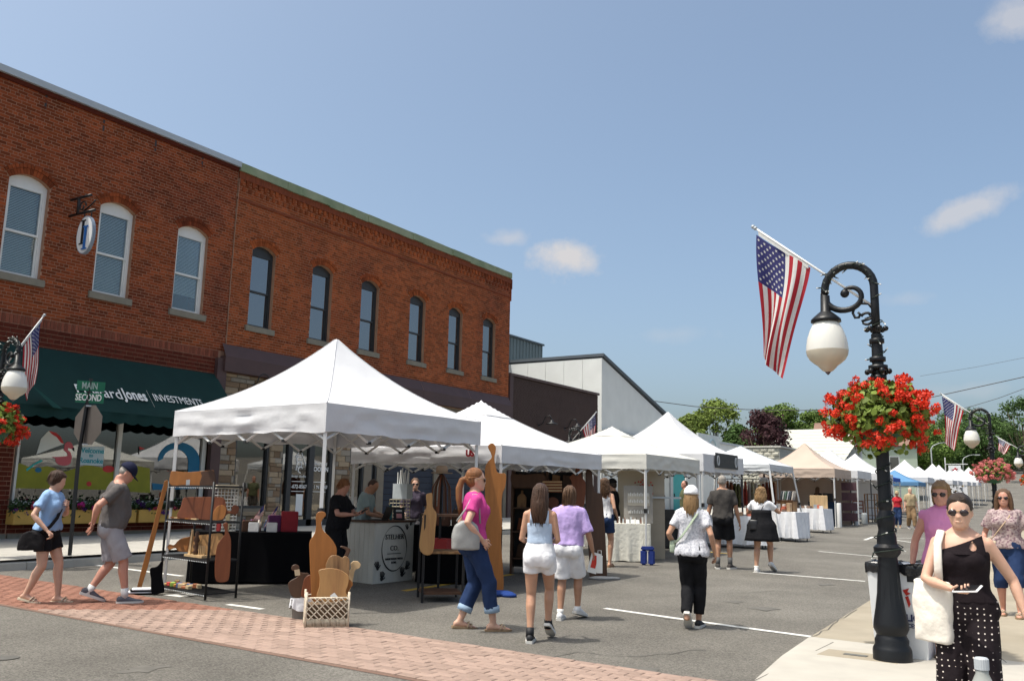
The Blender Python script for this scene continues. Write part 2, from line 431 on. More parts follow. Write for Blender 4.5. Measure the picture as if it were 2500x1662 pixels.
for x, y, r_ in ((1760, 1400, .16), (1690, 1385, .1), (1450, 1545, .2), (1900, 1345, .14), (330, 1540, .12), (1540, 1420, .12)):
    P = gnd(x, y, .002); n = 18
    tag(MB().add([(r_*(1+.3*math.sin(k*1.3+x)+.2*math.sin(k*2.7))*math.cos(k*2*math.pi/n), r_*1.5*(1+.3*math.sin(k*1.3+x))*math.sin(k*2*math.pi/n), 0) for k in range(n)], [tuple(range(n))]).build('oil_mark', m_oil, loc=tuple(P)), kind='structure')
# manhole-like dark patch and utility cover
tag(MB().lathe([(.11, 0), (.11, .002)], 14).build('tar_spot', m_joint, loc=tuple(gnd(12, 1514, .003))), kind='structure')
uc = thing('utility_cover', 'flat concrete utility box lid with small metal plate beside black lamp base', 'utility cover', tuple(gnd(1985, 1513, RZ)))
Tuc = rotz(rad(-3))
lid = bevel(MB(Tuc).box((-.36, -.2, .001), (.36, .2, .012)).build('lid', m_conc2, uc), .004, 1)
MB(Tuc).box((-.37, -.21, .0005), (.37, .21, .006)).build('rim', m_joint, uc)
MB(Tuc).box((-.16, -.04, .010), (.05, .04, .017)).build('plate', M('cast_iron', (.11, .11, .10), .7, .15, 20), uc)

# ================================================================== BRICK CROSSWALK
def line_fit(pts):
    X = np.array([[p.x, 1] for p in pts]); Y = np.array([p.y for p in pts]); return np.linalg.lstsq(X, Y, rcond=None)[0]
kb_, cb_ = line_fit([gnd(*p) for p in [(0, 1330), (187, 1352), (551, 1398), (849, 1447), (1555, 1566)]])
kf_, cf_ = line_fit([gnd(*p) for p in [(0, 1391), (299, 1436), (849, 1561)]])
kx = (kb_+kf_)/2
th = math.atan(kx)
x_left, x_right = -15.0, -1.9
m_paver = M('paver_pink', (.315, .226, .184), .9, .14, 5, .25, 140, spec=.2, island=.13, col2=(.285, .202, .163), mixscale=.9)
m_paver_red = M('paver_red', (.235, .115, .082), .9, .14, 5, .25, 140, spec=.2, island=.10)
m_bed = M('paver_bed', (.16, .10, .075), .95, .1, 10)
xc = -8.0
def cw(s, t, dz):                          # s along the crossing, t across, both metres from its middle back edge
    x = xc+s*math.cos(th)-t*math.sin(th)*0; y = kb_*x+cb_-t
    return (x, y, G(x, y)+dz)
depth_cw = (kb_*-7+cb_)-(kf_*-7+cf_)
mb = MB(); ns = 26
smin, smax = (x_left-xc), (x_right-xc)
for i in range(ns):
    s0 = smin+(smax-smin)*i/ns; s1 = smin+(smax-smin)*(i+1)/ns
    mb.add([cw(s0, depth_cw, .004), cw(s1, depth_cw, .004), cw(s1, 0, .004), cw(s0, 0, .004)], [(0, 1, 2, 3)])
cwo = struct('crosswalk', mb, m_bed)
split_s = gnd(551, 1398).x-xc             # where the red stamped part ends at the back edge, slanting forward
def is_red(s, t): return s < split_s-t*.95
pl, pwid = .205, .102
cand = []
nr = int(depth_cw/pwid)
for j in range(nr):
    t0 = j*pwid; off = (j % 2)*pl/2
    n = int((smax-smin)/pl)
    for i in range(n):
        s0 = smin+i*pl+off
        p = cw(s0+pl/2, t0+pwid/2, 0); q = proj(p)
        vis = -30 < q[0] < 2390 and q[1] < 1600
        cand.append((0 if vis else 1, (p[0]**2+p[1]**2), s0, t0, is_red(s0, t0)))
cand.sort()
jr = random.Random(3)
pav_me = {}
for red in (0, 1):
    for k in range(3):
        bmb = MB(); c = .007; a, b2 = pl/2-.004, pwid/2-.004
        bmb.rings([[(-a, -b2, 0), (a, -b2, 0), (a, b2, 0), (-a, b2, 0)], [(-a, -b2, .7), (a, -b2, .7), (a, b2, .7), (-a, b2, .7)], [(-a+c, -b2+c, 1), (a-c, -b2+c, 1), (a-c, b2-c, 1), (-a+c, b2-c, 1)]])
        pav_me[red, k] = bmb.mesh('paver', m_paver_red if red else m_paver)
rest = {0: MB(), 1: MB()}
cnt = 0
for vis, dd, s0, t0, red in cand:
    jit = jr.uniform(-.0015, .0015)
    ctr = Vector(cw(s0+pl/2, t0+pwid/2, .002+jit)); ang = math.atan(kb_)
    hgt = .012+jr.uniform(-.0015, .0015) if not red else .010
    if cnt < 300:
        o = bpy.data.objects.new('paver', pav_me[int(red), cnt % 3]); C.objects.link(o); o.parent = cwo
        o.location = ctr; o.rotation_euler = (jr.uniform(-.006, .006), jr.uniform(-.006, .006)+.014, ang+jr.uniform(-.008, .008)); o.scale = (1, 1, hgt); cnt += 1
    else:
        T = Matrix.Translation(ctr) @ rotz(ang+jr.uniform(-.008, .008)) @ Matrix.Diagonal((1, 1, hgt, 1))
        a, b2, c = pl/2-.004, pwid/2-.004, .007
        rest[int(red)].rings([[(-a, -b2, 0), (a, -b2, 0), (a, b2, 0), (-a, b2, 0)], [(-a+c, -b2+c, 1), (a-c, -b2+c, 1), (a-c, b2-c, 1), (-a+c, b2-c, 1)]], True, T)
for red in (0, 1):
    if rest[red].v: rest[red].build('paver_field', m_paver_red if red else m_paver, cwo, kind='stuff')

# ================================================================== BUILDINGS
m_brick = M('brick_orange', (.280, .070, .022), .9, .22, 1.1, .3, 90, spec=.15, island=.34, col2=(.19, .044, .018), mixscale=.5, mixpos=.56)
m_brick1 = M('brick_rust', (.240, .056, .018), .9, .22, 1.1, .3, 90, spec=.15, island=.36, col2=(.16, .036, .016), mixscale=.6, mixpos=.54)
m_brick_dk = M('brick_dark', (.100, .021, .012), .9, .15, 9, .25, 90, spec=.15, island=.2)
m_brick_soldier = M('brick_soldier', (.20, .062, .038), .9, .15, 9, .25, 90, spec=.15, island=.28)
m_mortar = M('mortar', (.37, .215, .14), .95, .12, 6, .2, 80, spec=.1)
m_mortar2 = M('mortar_grey', (.35, .205, .14), .95, .12, 6, .2, 80, spec=.1)
m_white_paint = M('white_paint', (.70, .70, .68), .5, .04, 3)
m_dark_frame = M('dark_frame', (.035, .036, .038), .45, .1, 4)
m_stone_sill = M('limestone', (.21, .19, .15), .9, .12, 7, .2, 60)
m_glass = glass_mat('window_glass', refl=.07)
m_glass_dark = M('glass_dark', (.012, .016, .02), .03, 0, spec=.5, ior=2.9)
m_blind = M('blind', (.62, .64, .60), .6, .05, 2)
m_room = M('room_dark', (.03, .028, .025), .9, .1)
m_copingw = M('coping_grey', (.42, .45, .47), .45, .06, 2, metal=.2)
m_copingg = M('coping_green', (.20, .25, .145), .6, .15, 2.5, col2=(.27, .30, .19), mixscale=1.2)

def brick_field(parent, TW, rects, openings, bl, bh, mort, mat, proud, nobj, name='brick', seed=1, zmin_obj=-9, stagger=.5):
    """rects: (u0,u1,v0,v1) areas; openings: functions v -> (u0,u1) or None"""
    r = random.Random(seed); out = []
    for (u0, u1, v0, v1) in rects:
        rows = int(round((v1-v0)/bh)); h = (v1-v0)/rows
        for j in range(rows):
            va = v0+j*h; vm = va+h/2
            iv = [(u0, u1)]
            for op in openings:
                o = op(vm)
                if o is None: continue
                nv = []
                for a, b2 in iv:
                    if o[1] <= a or o[0] >= b2: nv.append((a, b2)); continue
                    if o[0] > a: nv.append((a, o[0]))
                    if o[1] < b2: nv.append((o[1], b2))
                iv = nv
            header = (j % 6 == 5)
            L = bl/2 if header else bl
            ph = (j % 2)*L*stagger
            for a, b2 in iv:
                k = math.floor((a-ph)/L)
                x = ph+k*L
                while x < b2:
                    p, q = max(a, x), min(b2, x+L)
                    if q-p > .03: out.append((p+mort/2, q-mort/2, va+mort/2, va+h-mort/2))
                    x += L
    def key(b):
        c = TW @ Vector(((b[0]+b[1])/2, (b[2]+b[3])/2, 0)); q = proj(c)
        ok = -5 < q[0] < 2364 and q[1] > -5 and b[2] > zmin_obj and (b[1]-b[0]) > bl*.7
        return (0 if ok else 1, c.x**2+c.y**2+(c.z-CAM_H)**2)
    out.sort(key=key)
    unit = MB().box((-.5, -.5, -.4), (.5, .5, 1)).mesh(name, mat)
    for b in out[:nobj]:
        o = bpy.data.objects.new(name, unit); C.objects.link(o); o.parent = parent
        o.matrix_parent_inverse = Matrix.Translation(parent.location).inverted()
        pr = proud+r.uniform(-.0025, .003)
        o.matrix_basis = TW @ Matrix.Translation(((b[0]+b[1])/2, (b[2]+b[3])/2, 0)) @ Matrix.Diagonal((b[1]-b[0], b[3]-b[2], pr, 1))
    mb = MB()
    for b in out[nobj:]:
        pr = proud+r.uniform(-.0025, .003)
        vs = [TW @ Vector(p) for p in ((b[0], b[2], -.005), (b[1], b[2], -.005), (b[1], b[3], -.005), (b[0], b[3], -.005), (b[0], b[2], pr), (b[1], b[2], pr), (b[1], b[3], pr), (b[0], b[3], pr))]
        mb.add(vs, MB.BOXF[1:])
    if mb.v: wb(mb, name+'_field', mat, parent, kind='stuff')
def backing(mb, TW, rect, holes, th):
    """solid wall with rectangular holes (u0,u1,v0,v1), all inside rect"""
    us = sorted(set([rect[0], rect[1]]+[h[0] for h in holes]+[h[1] for h in holes]))
    for a, b2 in zip(us, us[1:]):
        m = (a+b2)/2; cuts = sorted([(h[2], h[3]) for h in holes if h[0] < m < h[1]])
        z = rect[2]
        for c0, c1 in cuts+[(rect[3], rect[3])]:
            if c0 > z: mb.box((a, z, -th), (b2, c0, 0), TW)
            z = max(z, c1)
FX = -19.0
TWF = frame((FX, 0, 0), (0, 1, 0), (0, 0, 1), (1, 0, 0))        # wall local: u = world y, v = world z, w = out to the street (+x)
def arch_geo(u0, u1, spring, crown):
    hw = (u1-u0)/2; rise = crown-spring; R = (hw*hw+rise*rise)/(2*rise); return (u0+u1)/2, crown-R, R, math.asin(min(1, hw/R))
def arch_open(u0, u1, sill, spring, crown, ring=.22):
    uc_, zc, R, a = arch_geo(u0, u1, spring, crown)
    def f(v):
        if sill <= v < spring-.02: return (u0, u1)
        if spring-.02 <= v < crown+ring:
            hh = (v-zc)*math.tan(a)+.008 if v < zc+(R+ring)*math.cos(a) else math.sqrt(max(0, (R+ring)**2-(v-zc)**2))
            return (uc_-hh, uc_+hh)
        return None
    return f
def arch_bricks(parent, TW, u0, u1, spring, crown, mat, n=15):
    uc_, zc, R, a = arch_geo(u0, u1, spring, crown); mb = MB()
    for (ra, rb, pr, nn, aa) in ((R+.003, R+.135, .030, n, a), (R+.142, R+.225, .046, n, a*1.02)):
        for k in range(nn):
            t0 = -aa+2*aa*(k+.06)/nn; t1 = -aa+2*aa*(k+.94)/nn
            pts = [(uc_+r_*math.sin(t), zc+r_*math.cos(t)) for r_, t in ((ra, t0), (rb, t0), (rb, t1), (ra, t1))]
            vs = [TW @ Vector((p[0], p[1], w)) for w in (-.02, pr) for p in pts[::-1]]
            mb.add(vs, MB.BOXF)
    # mortar bed behind the ring
    k = 12; ri = [(uc_+(R-.0)*math.sin(-a+2*a*i/k), zc+(R-.0)*math.cos(-a+2*a*i/k)) for i in range(k+1)]; ro = [(uc_+(R+.225)*math.sin(-a*1.02+2*a*1.02*i/k), zc+(R+.225)*math.cos(-a*1.02+2*a*1.02*i/k)) for i in range(k+1)]
    o = wb(mb, 'arch_hood', mat, parent, kind='stuff')
    mb2 = MB()
    for i in range(k):
        vs = [TW @ Vector((p[0], p[1], w)) for w in (-.15, .012) for p in (ri[i], ri[i+1], ro[i+1], ro[i])]
        mb2.add(vs, MB.BOXF)
    wb(mb2, 'arch_bed', m_mortar, parent)
    return o
def sash_window(parent, TW, u0, u1, sill, spring, crown, fm, gm, blind=0, inset=.10, fw=.075, sillmat=None):
    uc_, zc, R, a = arch_geo(u0, u1, spring, crown); mb = MB(TW)
    w0, w1 = -inset-.07, -inset
    mb.box((u0, sill, w0), (u0+fw, spring+.03, w1)); mb.box((u1-fw, sill, w0), (u1, spring+.03, w1))
    mb.box((u0+fw, sill, w0), (u1-fw, sill+fw*.9, w1-.004))
    # arched head panel
    k = 10; top = [(uc_+R*math.sin(-a+2*a*i/k), zc+R*math.cos(-a+2*a*i/k)) for i in range(k+1)]
    gtop = spring-.06
    poly = [(u0+.001, gtop), (u1-.001, gtop)]+[(p[0], p[1]+.0) for p in top[::-1]]
    mb.prism(poly, .05, TW @ Matrix.Translation((0, 0, w0+.012)))
    mb.box((u0+fw, gtop-fw, w0), (u1-fw, gtop, w1-.006))
    mid = sill+(gtop-sill)*.48
    mb.box((u0+fw, mid-.025, w0+.01), (u1-fw, mid+.025, w1-.012))
    mb.box((u0+fw, sill+fw*.9, w0-.01), (u0+fw+.035, mid-.025, w1-.035)); mb.box((u1-fw-.035, sill+fw*.9, w0-.01), (u1-fw, mid-.025, w1-.035))
    mb.box((u0+fw, mid+.025, w0), (u0+fw+.035, gtop-fw, w1-.02)); mb.box((u1-fw-.035, mid+.025, w0), (u1-fw, gtop-fw, w1-.02))
    win = wb(mb, 'window', fm, parent)
    for z0, z1, w in ((sill+fw*.9, mid, w0+.012), (mid, gtop-fw, w0+.03)):
        sub(MB(TW).box((u0+fw+.01, z0, w-.004), (u1-fw-.01, z1, w)).build('pane', gm), win)
    sm = MB(TW).box((u0-.09, sill-.16, -.12), (u1+.09, sill-.005, .07)).build('sill', sillmat or m_stone_sill)
    sub(sm, win)
    if blind:
        bl = MB(TW); z = mid+.02 if blind == 2 else sill+.08
        if blind == 3: z = sill+.45
        while z < gtop-.08:
            bl.add([(u0+fw+.03, z, w0-.03), (u1-fw-.03, z, w0-.03), (u1-fw-.03, z+.028, w0-.055), (u0+fw+.03, z+.028, w0-.055)], [(0, 1, 2, 3)]); z += .036
        sub(bl.build('blind', m_blind), win)
    rm = MB(TW).box((u0-.1, sill-.1, w0-.60), (u1+.1, crown+.1, w0-.58)).build('room_back', m_room)
    sub(rm, win)
    return win

# ---- building with the green awning
b1 = thing('brick_building', 'two storey rust brick building with white sash windows and long green awning', 'building', (FX, 11, .25))
B1U0, B1U1, BTOP = 5.5, 15.55, 10.2
WB1 = [(9.50, 10.40), (11.64, 12.56), (13.80, 14.73)]
SILL, SPR, CRN = 5.90, 7.99, 8.16
op1 = [arch_open(a, b2, SILL, SPR, CRN) for a, b2 in WB1]
mb = MB()
backing(mb, TWF, (B1U0, B1U1, 3.2, BTOP), [(a, b2, SILL, CRN) for a, b2 in WB1], .3)
backing(mb, TWF, (B1U0, 10.3, .2, 3.2), [], .3)
backing(mb, TWF, (10.3, B1U1, .2, 1.0), [], .3)
wb(mb, 'wall', m_mortar2, b1)
mb = MB(); mb.box((FX-14, B1U0, .1), (FX-.31, B1U0+.3, BTOP)); mb.box((FX-14, B1U0+.3, BTOP-.5), (FX-.31, B1U1-.02, BTOP-.3)); mb.box((FX-14.3, B1U0, .1), (FX-14, B1U1-.02, BTOP))
wb(mb, 'rear_shell', m_brick_dk, b1)
brick_field(b1, TWF, [(B1U0, B1U1, 5.06, BTOP)], op1, .215, .0735, .0135, m_brick1, .005, 300, 'brick', 1, 5.5)
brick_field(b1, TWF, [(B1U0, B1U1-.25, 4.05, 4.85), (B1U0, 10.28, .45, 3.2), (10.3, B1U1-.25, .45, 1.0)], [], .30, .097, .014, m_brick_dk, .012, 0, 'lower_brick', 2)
mb = MB(); u = B1U0
while u < B1U1-.25:
    mb.box((u+.006, 4.86, -.005), (u+.075, 5.05, .012+RND.uniform(-.003, .004)), TWF); u += .082
wb(mb, 'soldier_course', m_brick_soldier, b1, kind='stuff')
wb(MB(TWF).box((B1U0, .2, 0), (10.28, .44, .05)).box((10.32, .2, 0), (B1U1-.3, .44, .05)), 'stone_base', m_stone_sill, b1)
for a, b2 in WB1:
    arch_bricks(b1, TWF, a, b2, SPR, CRN, m_brick1)
for i, (a, b2) in enumerate(WB1):
    sash_window(b1, TWF, a, b2, SILL, SPR, CRN, m_white_paint, m_glass, blind=(1, 1, 3)[i])
# dark flush strips painted as slot shade below the coping, and the coping
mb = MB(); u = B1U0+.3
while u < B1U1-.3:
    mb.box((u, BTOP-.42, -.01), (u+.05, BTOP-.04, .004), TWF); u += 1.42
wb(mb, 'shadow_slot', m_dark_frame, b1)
wb(MB(TWF).box((B1U0, BTOP-.10, .0), (B1U1-.02, BTOP, .055)), 'corbel', m_brick_dk, b1)
wb(MB(TWF).box((B1U0, BTOP, -.35), (B1U1-.01, BTOP+.15, .13)), 'coping', m_copingw, b1)
# old wiring conduit between the two buildings
wb(MB(TWF).tube([(B1U1+.01, 5.2, .02), (B1U1+.0, 7, .025), (B1U1+.02, 8.6, .02), (B1U1+.05, 10.1, .03)], .011, 6), 'conduit', m_mortar2, b1)
# shop front: frame, panes, sill
m_shop_white = M('shopfront_aluminium', (.55, .55, .52), .5, .05, 3)
u_l, u_m, u_r = 10.36, onx(270, 1050, FX).y, onx(470, 1050, FX).y
sf = MB(TWF)
for u, w in ((u_l, .05), (u_m, .10), (u_r-.05, .12)):
    sf.box((u, 1.12, -.14), (u+w, 3.25, -.02))
sf.box((u_l, 1.05, -.14), (u_r+.07, 1.13, .01)); sf.box((u_l, 3.2, -.14), (u_r+.07, 3.3, -.02))
front = wb(sf, 'shop_window', m_shop_white, b1)
for a, b2 in ((u_l+.05, u_m), (u_m+.10, u_r-.05)):
    sub(MB(TWF).box((a, 1.13, -.085), (b2, 3.2, -.08)).build('pane', glass_mat('shop_glass', (.33, .335, .28), refl=.20)), front)
m_olive = M('blind_olive', (.17, .15, .075), .7, .08, 3)
bl = MB(TWF); z = 1.2
while z < 3.2:
    bl.add([(u_l+.06, z, -.20), (u_r-.06, z, -.20), (u_r-.06, z+.032, -.24), (u_l+.06, z+.032, -.24)], [(0, 1, 2, 3)]); z += .05
sub(bl.build('blind', m_olive), front)
sub(MB(TWF).box((u_l, 1.0, -.62), (u_r, 3.3, -.6)).build('room_back', m_room), front)
# window painting: bottom strip, flamingo, swirl, small fish
m_wy = M('window_paint_yellow', (.22, .22, .015), .6, .1, 5); m_wp = M('window_paint_pink', (.50, .10, .12), .6, .06, 4); m_wb = M('window_paint_blue', (.01, .13, .25), .6, .08, 3); m_wr = M('window_paint_red', (.45, .03, .03), .6, .06); m_blk = M('plain_black', (.012, .012, .013), .6, .05); m_wt = M('window_paint_teal', (.02, .38, .36), .6, .05)
def wpt(x, y, w=-.07):                      # photo pixel on the shop glass -> wall local
    p = onx(x, y, FX-.07); return (p.y, p.z)
def glass_poly(name, pts, mat, w=-.076, d=.004):
    o = MB(TWF @ Matrix.Translation((0, 0, w))).prism([wpt(*p) for p in pts][::-1], d).build(name, mat); sub(o, front); return o
glass_poly('painted_strip', [(33, 1082), (45, 1066), (75, 1078), (110, 1073), (150, 1086), (200, 1070), (255, 1080), (263, 1080), (262, 1128), (30, 1124)], m_wy)
glass_poly('painted_strip', [(285, 1078), (300, 1070), (345, 1078), (346, 1135), (282, 1131)], m_wy)
def arc(cx, cy, rx, ry, a0, a1, n): return [(cx+rx*math.cos(rad(a0+(a1-a0)*i/n)), cy-ry*math.sin(rad(a0+(a1-a0)*i/n))) for i in range(n+1)]
glass_poly('painted_flamingo', [(119, 1052), (129, 1056)]+arc(148, 1060, 20, 12, 170, 300, 8)+[(163, 1066), (166, 1052), (163, 1041), (156, 1036), (158, 1031), (166, 1034), (170, 1030), (166, 1022)]+arc(158, 1026, 9, 9, 40, 180, 6)+[(147, 1036), (155, 1043), (156, 1050), (146, 1051), (134, 1052)], m_wp)
glass_poly('painted_beak', [(167, 1031), (171, 1030), (172, 1040), (168, 1036)], m_blk, -.073)
glass_poly('painted_wave', arc(412, 1062, 48, 44, 180, 0, 16)+[(459, 1090), (455, 1125), (352, 1128), (350, 1112), (400, 1118), (432, 1105)]+arc(404, 1064, 30, 30, 0, 165, 12), m_wb, -.074)
glass_poly('painted_crab', arc(250, 1080, 14, 8, 0, 360, 10)[:-1], m_wr, -.071)
glass_poly('painted_fish', arc(205, 1114, 6, 6, 0, 360, 8)[:-1], m_wr, -.071)
glass_poly('painted_fish', arc(88, 1082, 8, 6, 0, 360, 8)[:-1], m_wb, -.071)
glass_poly('painted_weed', [(62, 1085), (80, 1070), (98, 1062), (96, 1058), (84, 1064), (78, 1068), (60, 1080)], m_wt, -.071)
glass_poly('painted_umbrella', [(84, 1046), (95, 1010), (112, 992), (128, 996), (140, 1006), (148, 1022), (126, 1030)], m_blind, -.075)
glass_poly('painted_umbrella', [(112, 992), (128, 996), (140, 1006), (148, 1022), (141, 1020), (130, 1006), (120, 1000)], m_wr, -.071)
glass_poly('painted_flag', [(320, 1028), (334, 1033), (322, 1036)], m_wr, -.071)
glass_poly('painted_flagpole', [(319, 1028), (321, 1028), (321, 1046), (319, 1046)], m_blk, -.072)
ws = glass_poly('welcome_sign', [(182, 1029), (241, 1028), (237, 1073), (180, 1070)], M('sign_pale', (.45, .55, .58), .6, .04), -.073)
m_signteal = M('sign_teal', (.02, .30, .36), .6, .04)
TX = Matrix(((0, 0, 1, 0), (1, 0, 0, 0), (0, 1, 0, 0), (0, 0, 0, 1)))       # lettering frame on a wall facing +x: x->y, y->z, z->x
for s, y, sz in (('Welcome', 1038, .16), ('to', 1049, .11), ('Roanoke', 1061, .165)):
    p = wpt(210, y)
    o = lettering('lettering', s, sz, m_signteal, Matrix.Translation((FX-.066, p[0], p[1])) @ TX, None, bold=.003); sub(o, front)
# awning: sloped cloth, end cheek, scalloped valance, lettering
m_awn = M('awning_green', (.004, .027, .025), .75, .12, 2.5, .15, 30, spec=.2)
m_awn2 = M('awning_green_lit', (.006, .05, .042), .75, .1, 3, spec=.2)  # lighter copy of the awning green, light put into the colour
A0, A1 = 6.0, 15.28; AX = FX+1.25; AZT, AZB = 4.42, 3.06
aw = MB()
def awf(u, v):
    y = A0+(A1-A0)*u; sag = .035*math.sin(u*math.pi*9)**2*math.sin(v*math.pi)
    return (FX+.02+(AX-FX)*v, y, AZT+(AZB-AZT)*v-sag)
aw.grid(awf, 60, 8)
aw.grid(lambda u, v: (FX+.02+(AX-FX)*v, A0+(A1-A0)*u, AZT+(AZB-AZT)*v-.05), 8, 2)
awn = wb(aw, 'awning', m_awn, b1, True)
sub(MB().add([(FX+.02, A1+.004, AZT), (AX, A1+.004, AZB), (FX+.02, A1+.004, AZB)], [(0, 1, 2)]).build('end_panel', m_awn), awn)
va = MB()
n = 280
vs = []
for i in range(n+1):
    y = A0+(A1-A0)*i/n; ph = (i % 10)/10
    vs += [(AX+.012+.01*math.sin(i*.35), y, AZB), (AX+.012+.014*math.sin(i*.35+.5), y, AZB-.20-.05*math.sin(ph*math.pi))]
va.add(vs, [(2*i, 2*i+1, 2*i+3, 2*i+2) for i in range(n)])
sub(va.build('valance', m_awn), awn)
# awning side wing of the corner entrance, lighter green painted as light through the cloth
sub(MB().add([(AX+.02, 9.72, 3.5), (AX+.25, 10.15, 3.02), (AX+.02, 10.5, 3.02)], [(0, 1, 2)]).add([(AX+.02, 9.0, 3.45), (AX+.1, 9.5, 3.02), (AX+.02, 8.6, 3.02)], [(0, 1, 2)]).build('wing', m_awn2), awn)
m_letter = M('lettering_white', (.72, .72, .70), .6, .03)
sl = Vector((AX-FX, 0, AZB-AZT)).normalized(); up = -sl; nrm = Vector((up.z*1.0, 0, -up.x)) if False else Vector((-sl.z, 0, sl.x))
def on_awn(x, y):
    v = ray(x, y); n_ = np.array([nrm.x, 0, nrm.z]); p0 = np.array([FX+.02, 0, AZT])
    t = (n_ @ (p0-np.array([0, 0, CAM_H])))/(n_ @ v); p = v*t; return Vector((p[0], p[1], p[2]+CAM_H))
def awn_text(s, xa, xb, y, size, **kw):
    a, b2 = on_awn(xa, y[0]), on_awn(xb, y[1])
    me = text_mesh(s, size, .003, **kw); w = max(v.co.x for v in me.vertices)-min(v.co.x for v in me.vertices)
    sc = abs(b2.y-a.y)/w
    for v in me.vertices: v.co.x *= sc
    me.materials.clear(); me.materials.append(m_letter)
    o = bpy.data.objects.new('lettering', me); C.objects.link(o)
    c = (a+b2)/2+nrm*.03
    o.matrix_world = frame(c, (0, 1, 0), up, nrm); o.parent = awn; o.matrix_basis = frame(c, (0, 1, 0), up, nrm)
    return o
awn_text('Edward', 173, 279, (897, 914), .46, bold=.0)
awn_text('Jones', 280, 337, (908, 917), .47, bold=.011, spacing=1.06)
awn_text('|', 341, 346, (912, 922), .60)
awn_text('INVESTMENTS', 352, 466, (916, 932), .33, bold=.0)
# round hanging sign with bracket (a thing of its own, fixed to the wall between two windows)
m_iron = M('iron_black', (.014, .014, .016), .45, .08, 8)
hs = onx(198, 542, FX+.75)
sg = thing('hanging_sign', 'oval white hanging sign with overlapping black and blue letter shapes on iron bracket', 'sign', (FX, hs.y, hs.z))
sr = .36
rim = [(FX+.75+.30*math.cos(t), hs.y, hs.z+.43*math.sin(t)) for t in [i*2*math.pi/28 for i in range(29)]]
m_signface = M('sign_white', (.72, .73, .74), .5, .03)
def disc(rx, rz, y0, y1):
    mb = MB(); n = 28
    mb.rings([[(FX+.75+rx*math.cos(i*2*math.pi/n), yy, hs.z+rz*math.sin(i*2*math.pi/n)) for i in range(n)] for yy in (y0, y1)]); return mb
wb(disc(.31, .44, hs.y-.035, hs.y+.035), 'rim', M('sign_rim', (.20, .24, .30), .4, .05), sg)
wb(disc(.285, .415, hs.y-.042, hs.y+.042), 'face', m_signface, sg)
def serif_I(cx, cz, hgt, wdt, mat, dy):
    mb = MB(); y0 = hs.y-dy
    mb.box((cx-wdt*.22, y0, cz-hgt/2), (cx+wdt*.22, y0+.01, cz+hgt/2)); mb.box((cx-wdt/2, y0-.001, cz-hgt/2-.03), (cx+wdt/2, y0+.009, cz-hgt/2)); mb.box((cx-wdt/2, y0-.001, cz+hgt/2), (cx+wdt/2, y0+.009, cz+hgt/2+.03))
    return wb(mb, 'letter', mat, sg)
serif_I(FX+.68, hs.z+.07, .50, .19, m_blk, .050)
serif_I(FX+.80, hs.z-.07, .48, .19, M('sign_blue', (.02, .13, .42), .5, .03), .060)
br = MB()
for z, a0, a1 in ((hs.z+.93, -.05, .55), (hs.z+.55, -.05, .75)):
    br.box((FX-.02, hs.y-.02, z-.02), (FX+a1+.25, hs.y+.02, z+.025))
br.box((FX+.30, hs.y-.02, hs.z+.55), (FX+.36, hs.y+.02, hs.z+.93))
br.tube([(FX+.5+.14*math.cos(t)*(1-t/9), hs.y, hs.z+.70+.14*math.sin(t)*(1-t/9)) for t in [i*.5 for i in range(15)]], .018, 6)
br.tube([(FX+.55, hs.y, hs.z+.58), (FX+.85, hs.y, hs.z+.70), (FX+.98, hs.y, hs.z+.78)], .018, 6)
br.tube([(FX+.62, hs.y, hs.z+.43), (FX+.62, hs.y, hs.z+.56)], .012, 6); br.tube([(FX+.88, hs.y, hs.z+.40), (FX+.88, hs.y, hs.z+.56)], .012, 6)
wb(br, 'bracket', m_iron, sg, True)

# ---- building two: six dark windows, green coping, brown fascia, stone shop front
b2o = thing('brick_building', 'two storey orange brick building with six dark arched windows and green coping', 'building', (FX, 22, .3))
B2U0, B2U1 = 15.57, 29.60
WB2 = [(16.24, 17.09), (18.57, 19.42), (20.75, 21.60), (23.22, 24.08), (25.48, 26.33), (27.70, 28.55)]
op2 = [arch_open(a, b, SILL, SPR+.06, CRN+.06) for a, b in WB2]
mb = MB()
backing(mb, TWF, (B2U0, B2U1, 4.5, BTOP-.05), [(a, b, SILL, CRN+.06) for a, b in WB2], .3)
wb(mb, 'wall', m_mortar, b2o)
mb = MB(); mb.box((FX-14, B2U1-.3, .1), (FX-.31, B2U1, BTOP-.05)); mb.box((FX-14, B2U0+.02, BTOP-.6), (FX-.31, B2U1-.3, BTOP-.4)); mb.box((FX-14.3, B2U0+.02, .1), (FX-14, B2U1, BTOP-.1))
wb(mb, 'rear_shell', m_brick_dk, b2o)
brick_field(b2o, TWF, [(B2U0, B2U1, 5.24, BTOP-.05)], op2, .215, .0735, .0135, m_brick, .005, 300, 'brick', 4, 5.3)
for a, b in WB2:
    arch_bricks(b2o, TWF, a, b, SPR+.06, CRN+.06, m_brick, 13)
    sash_window(b2o, TWF, a, b, SILL, SPR+.06, CRN+.06, m_dark_frame, m_glass_dark, inset=.11, fw=.07)
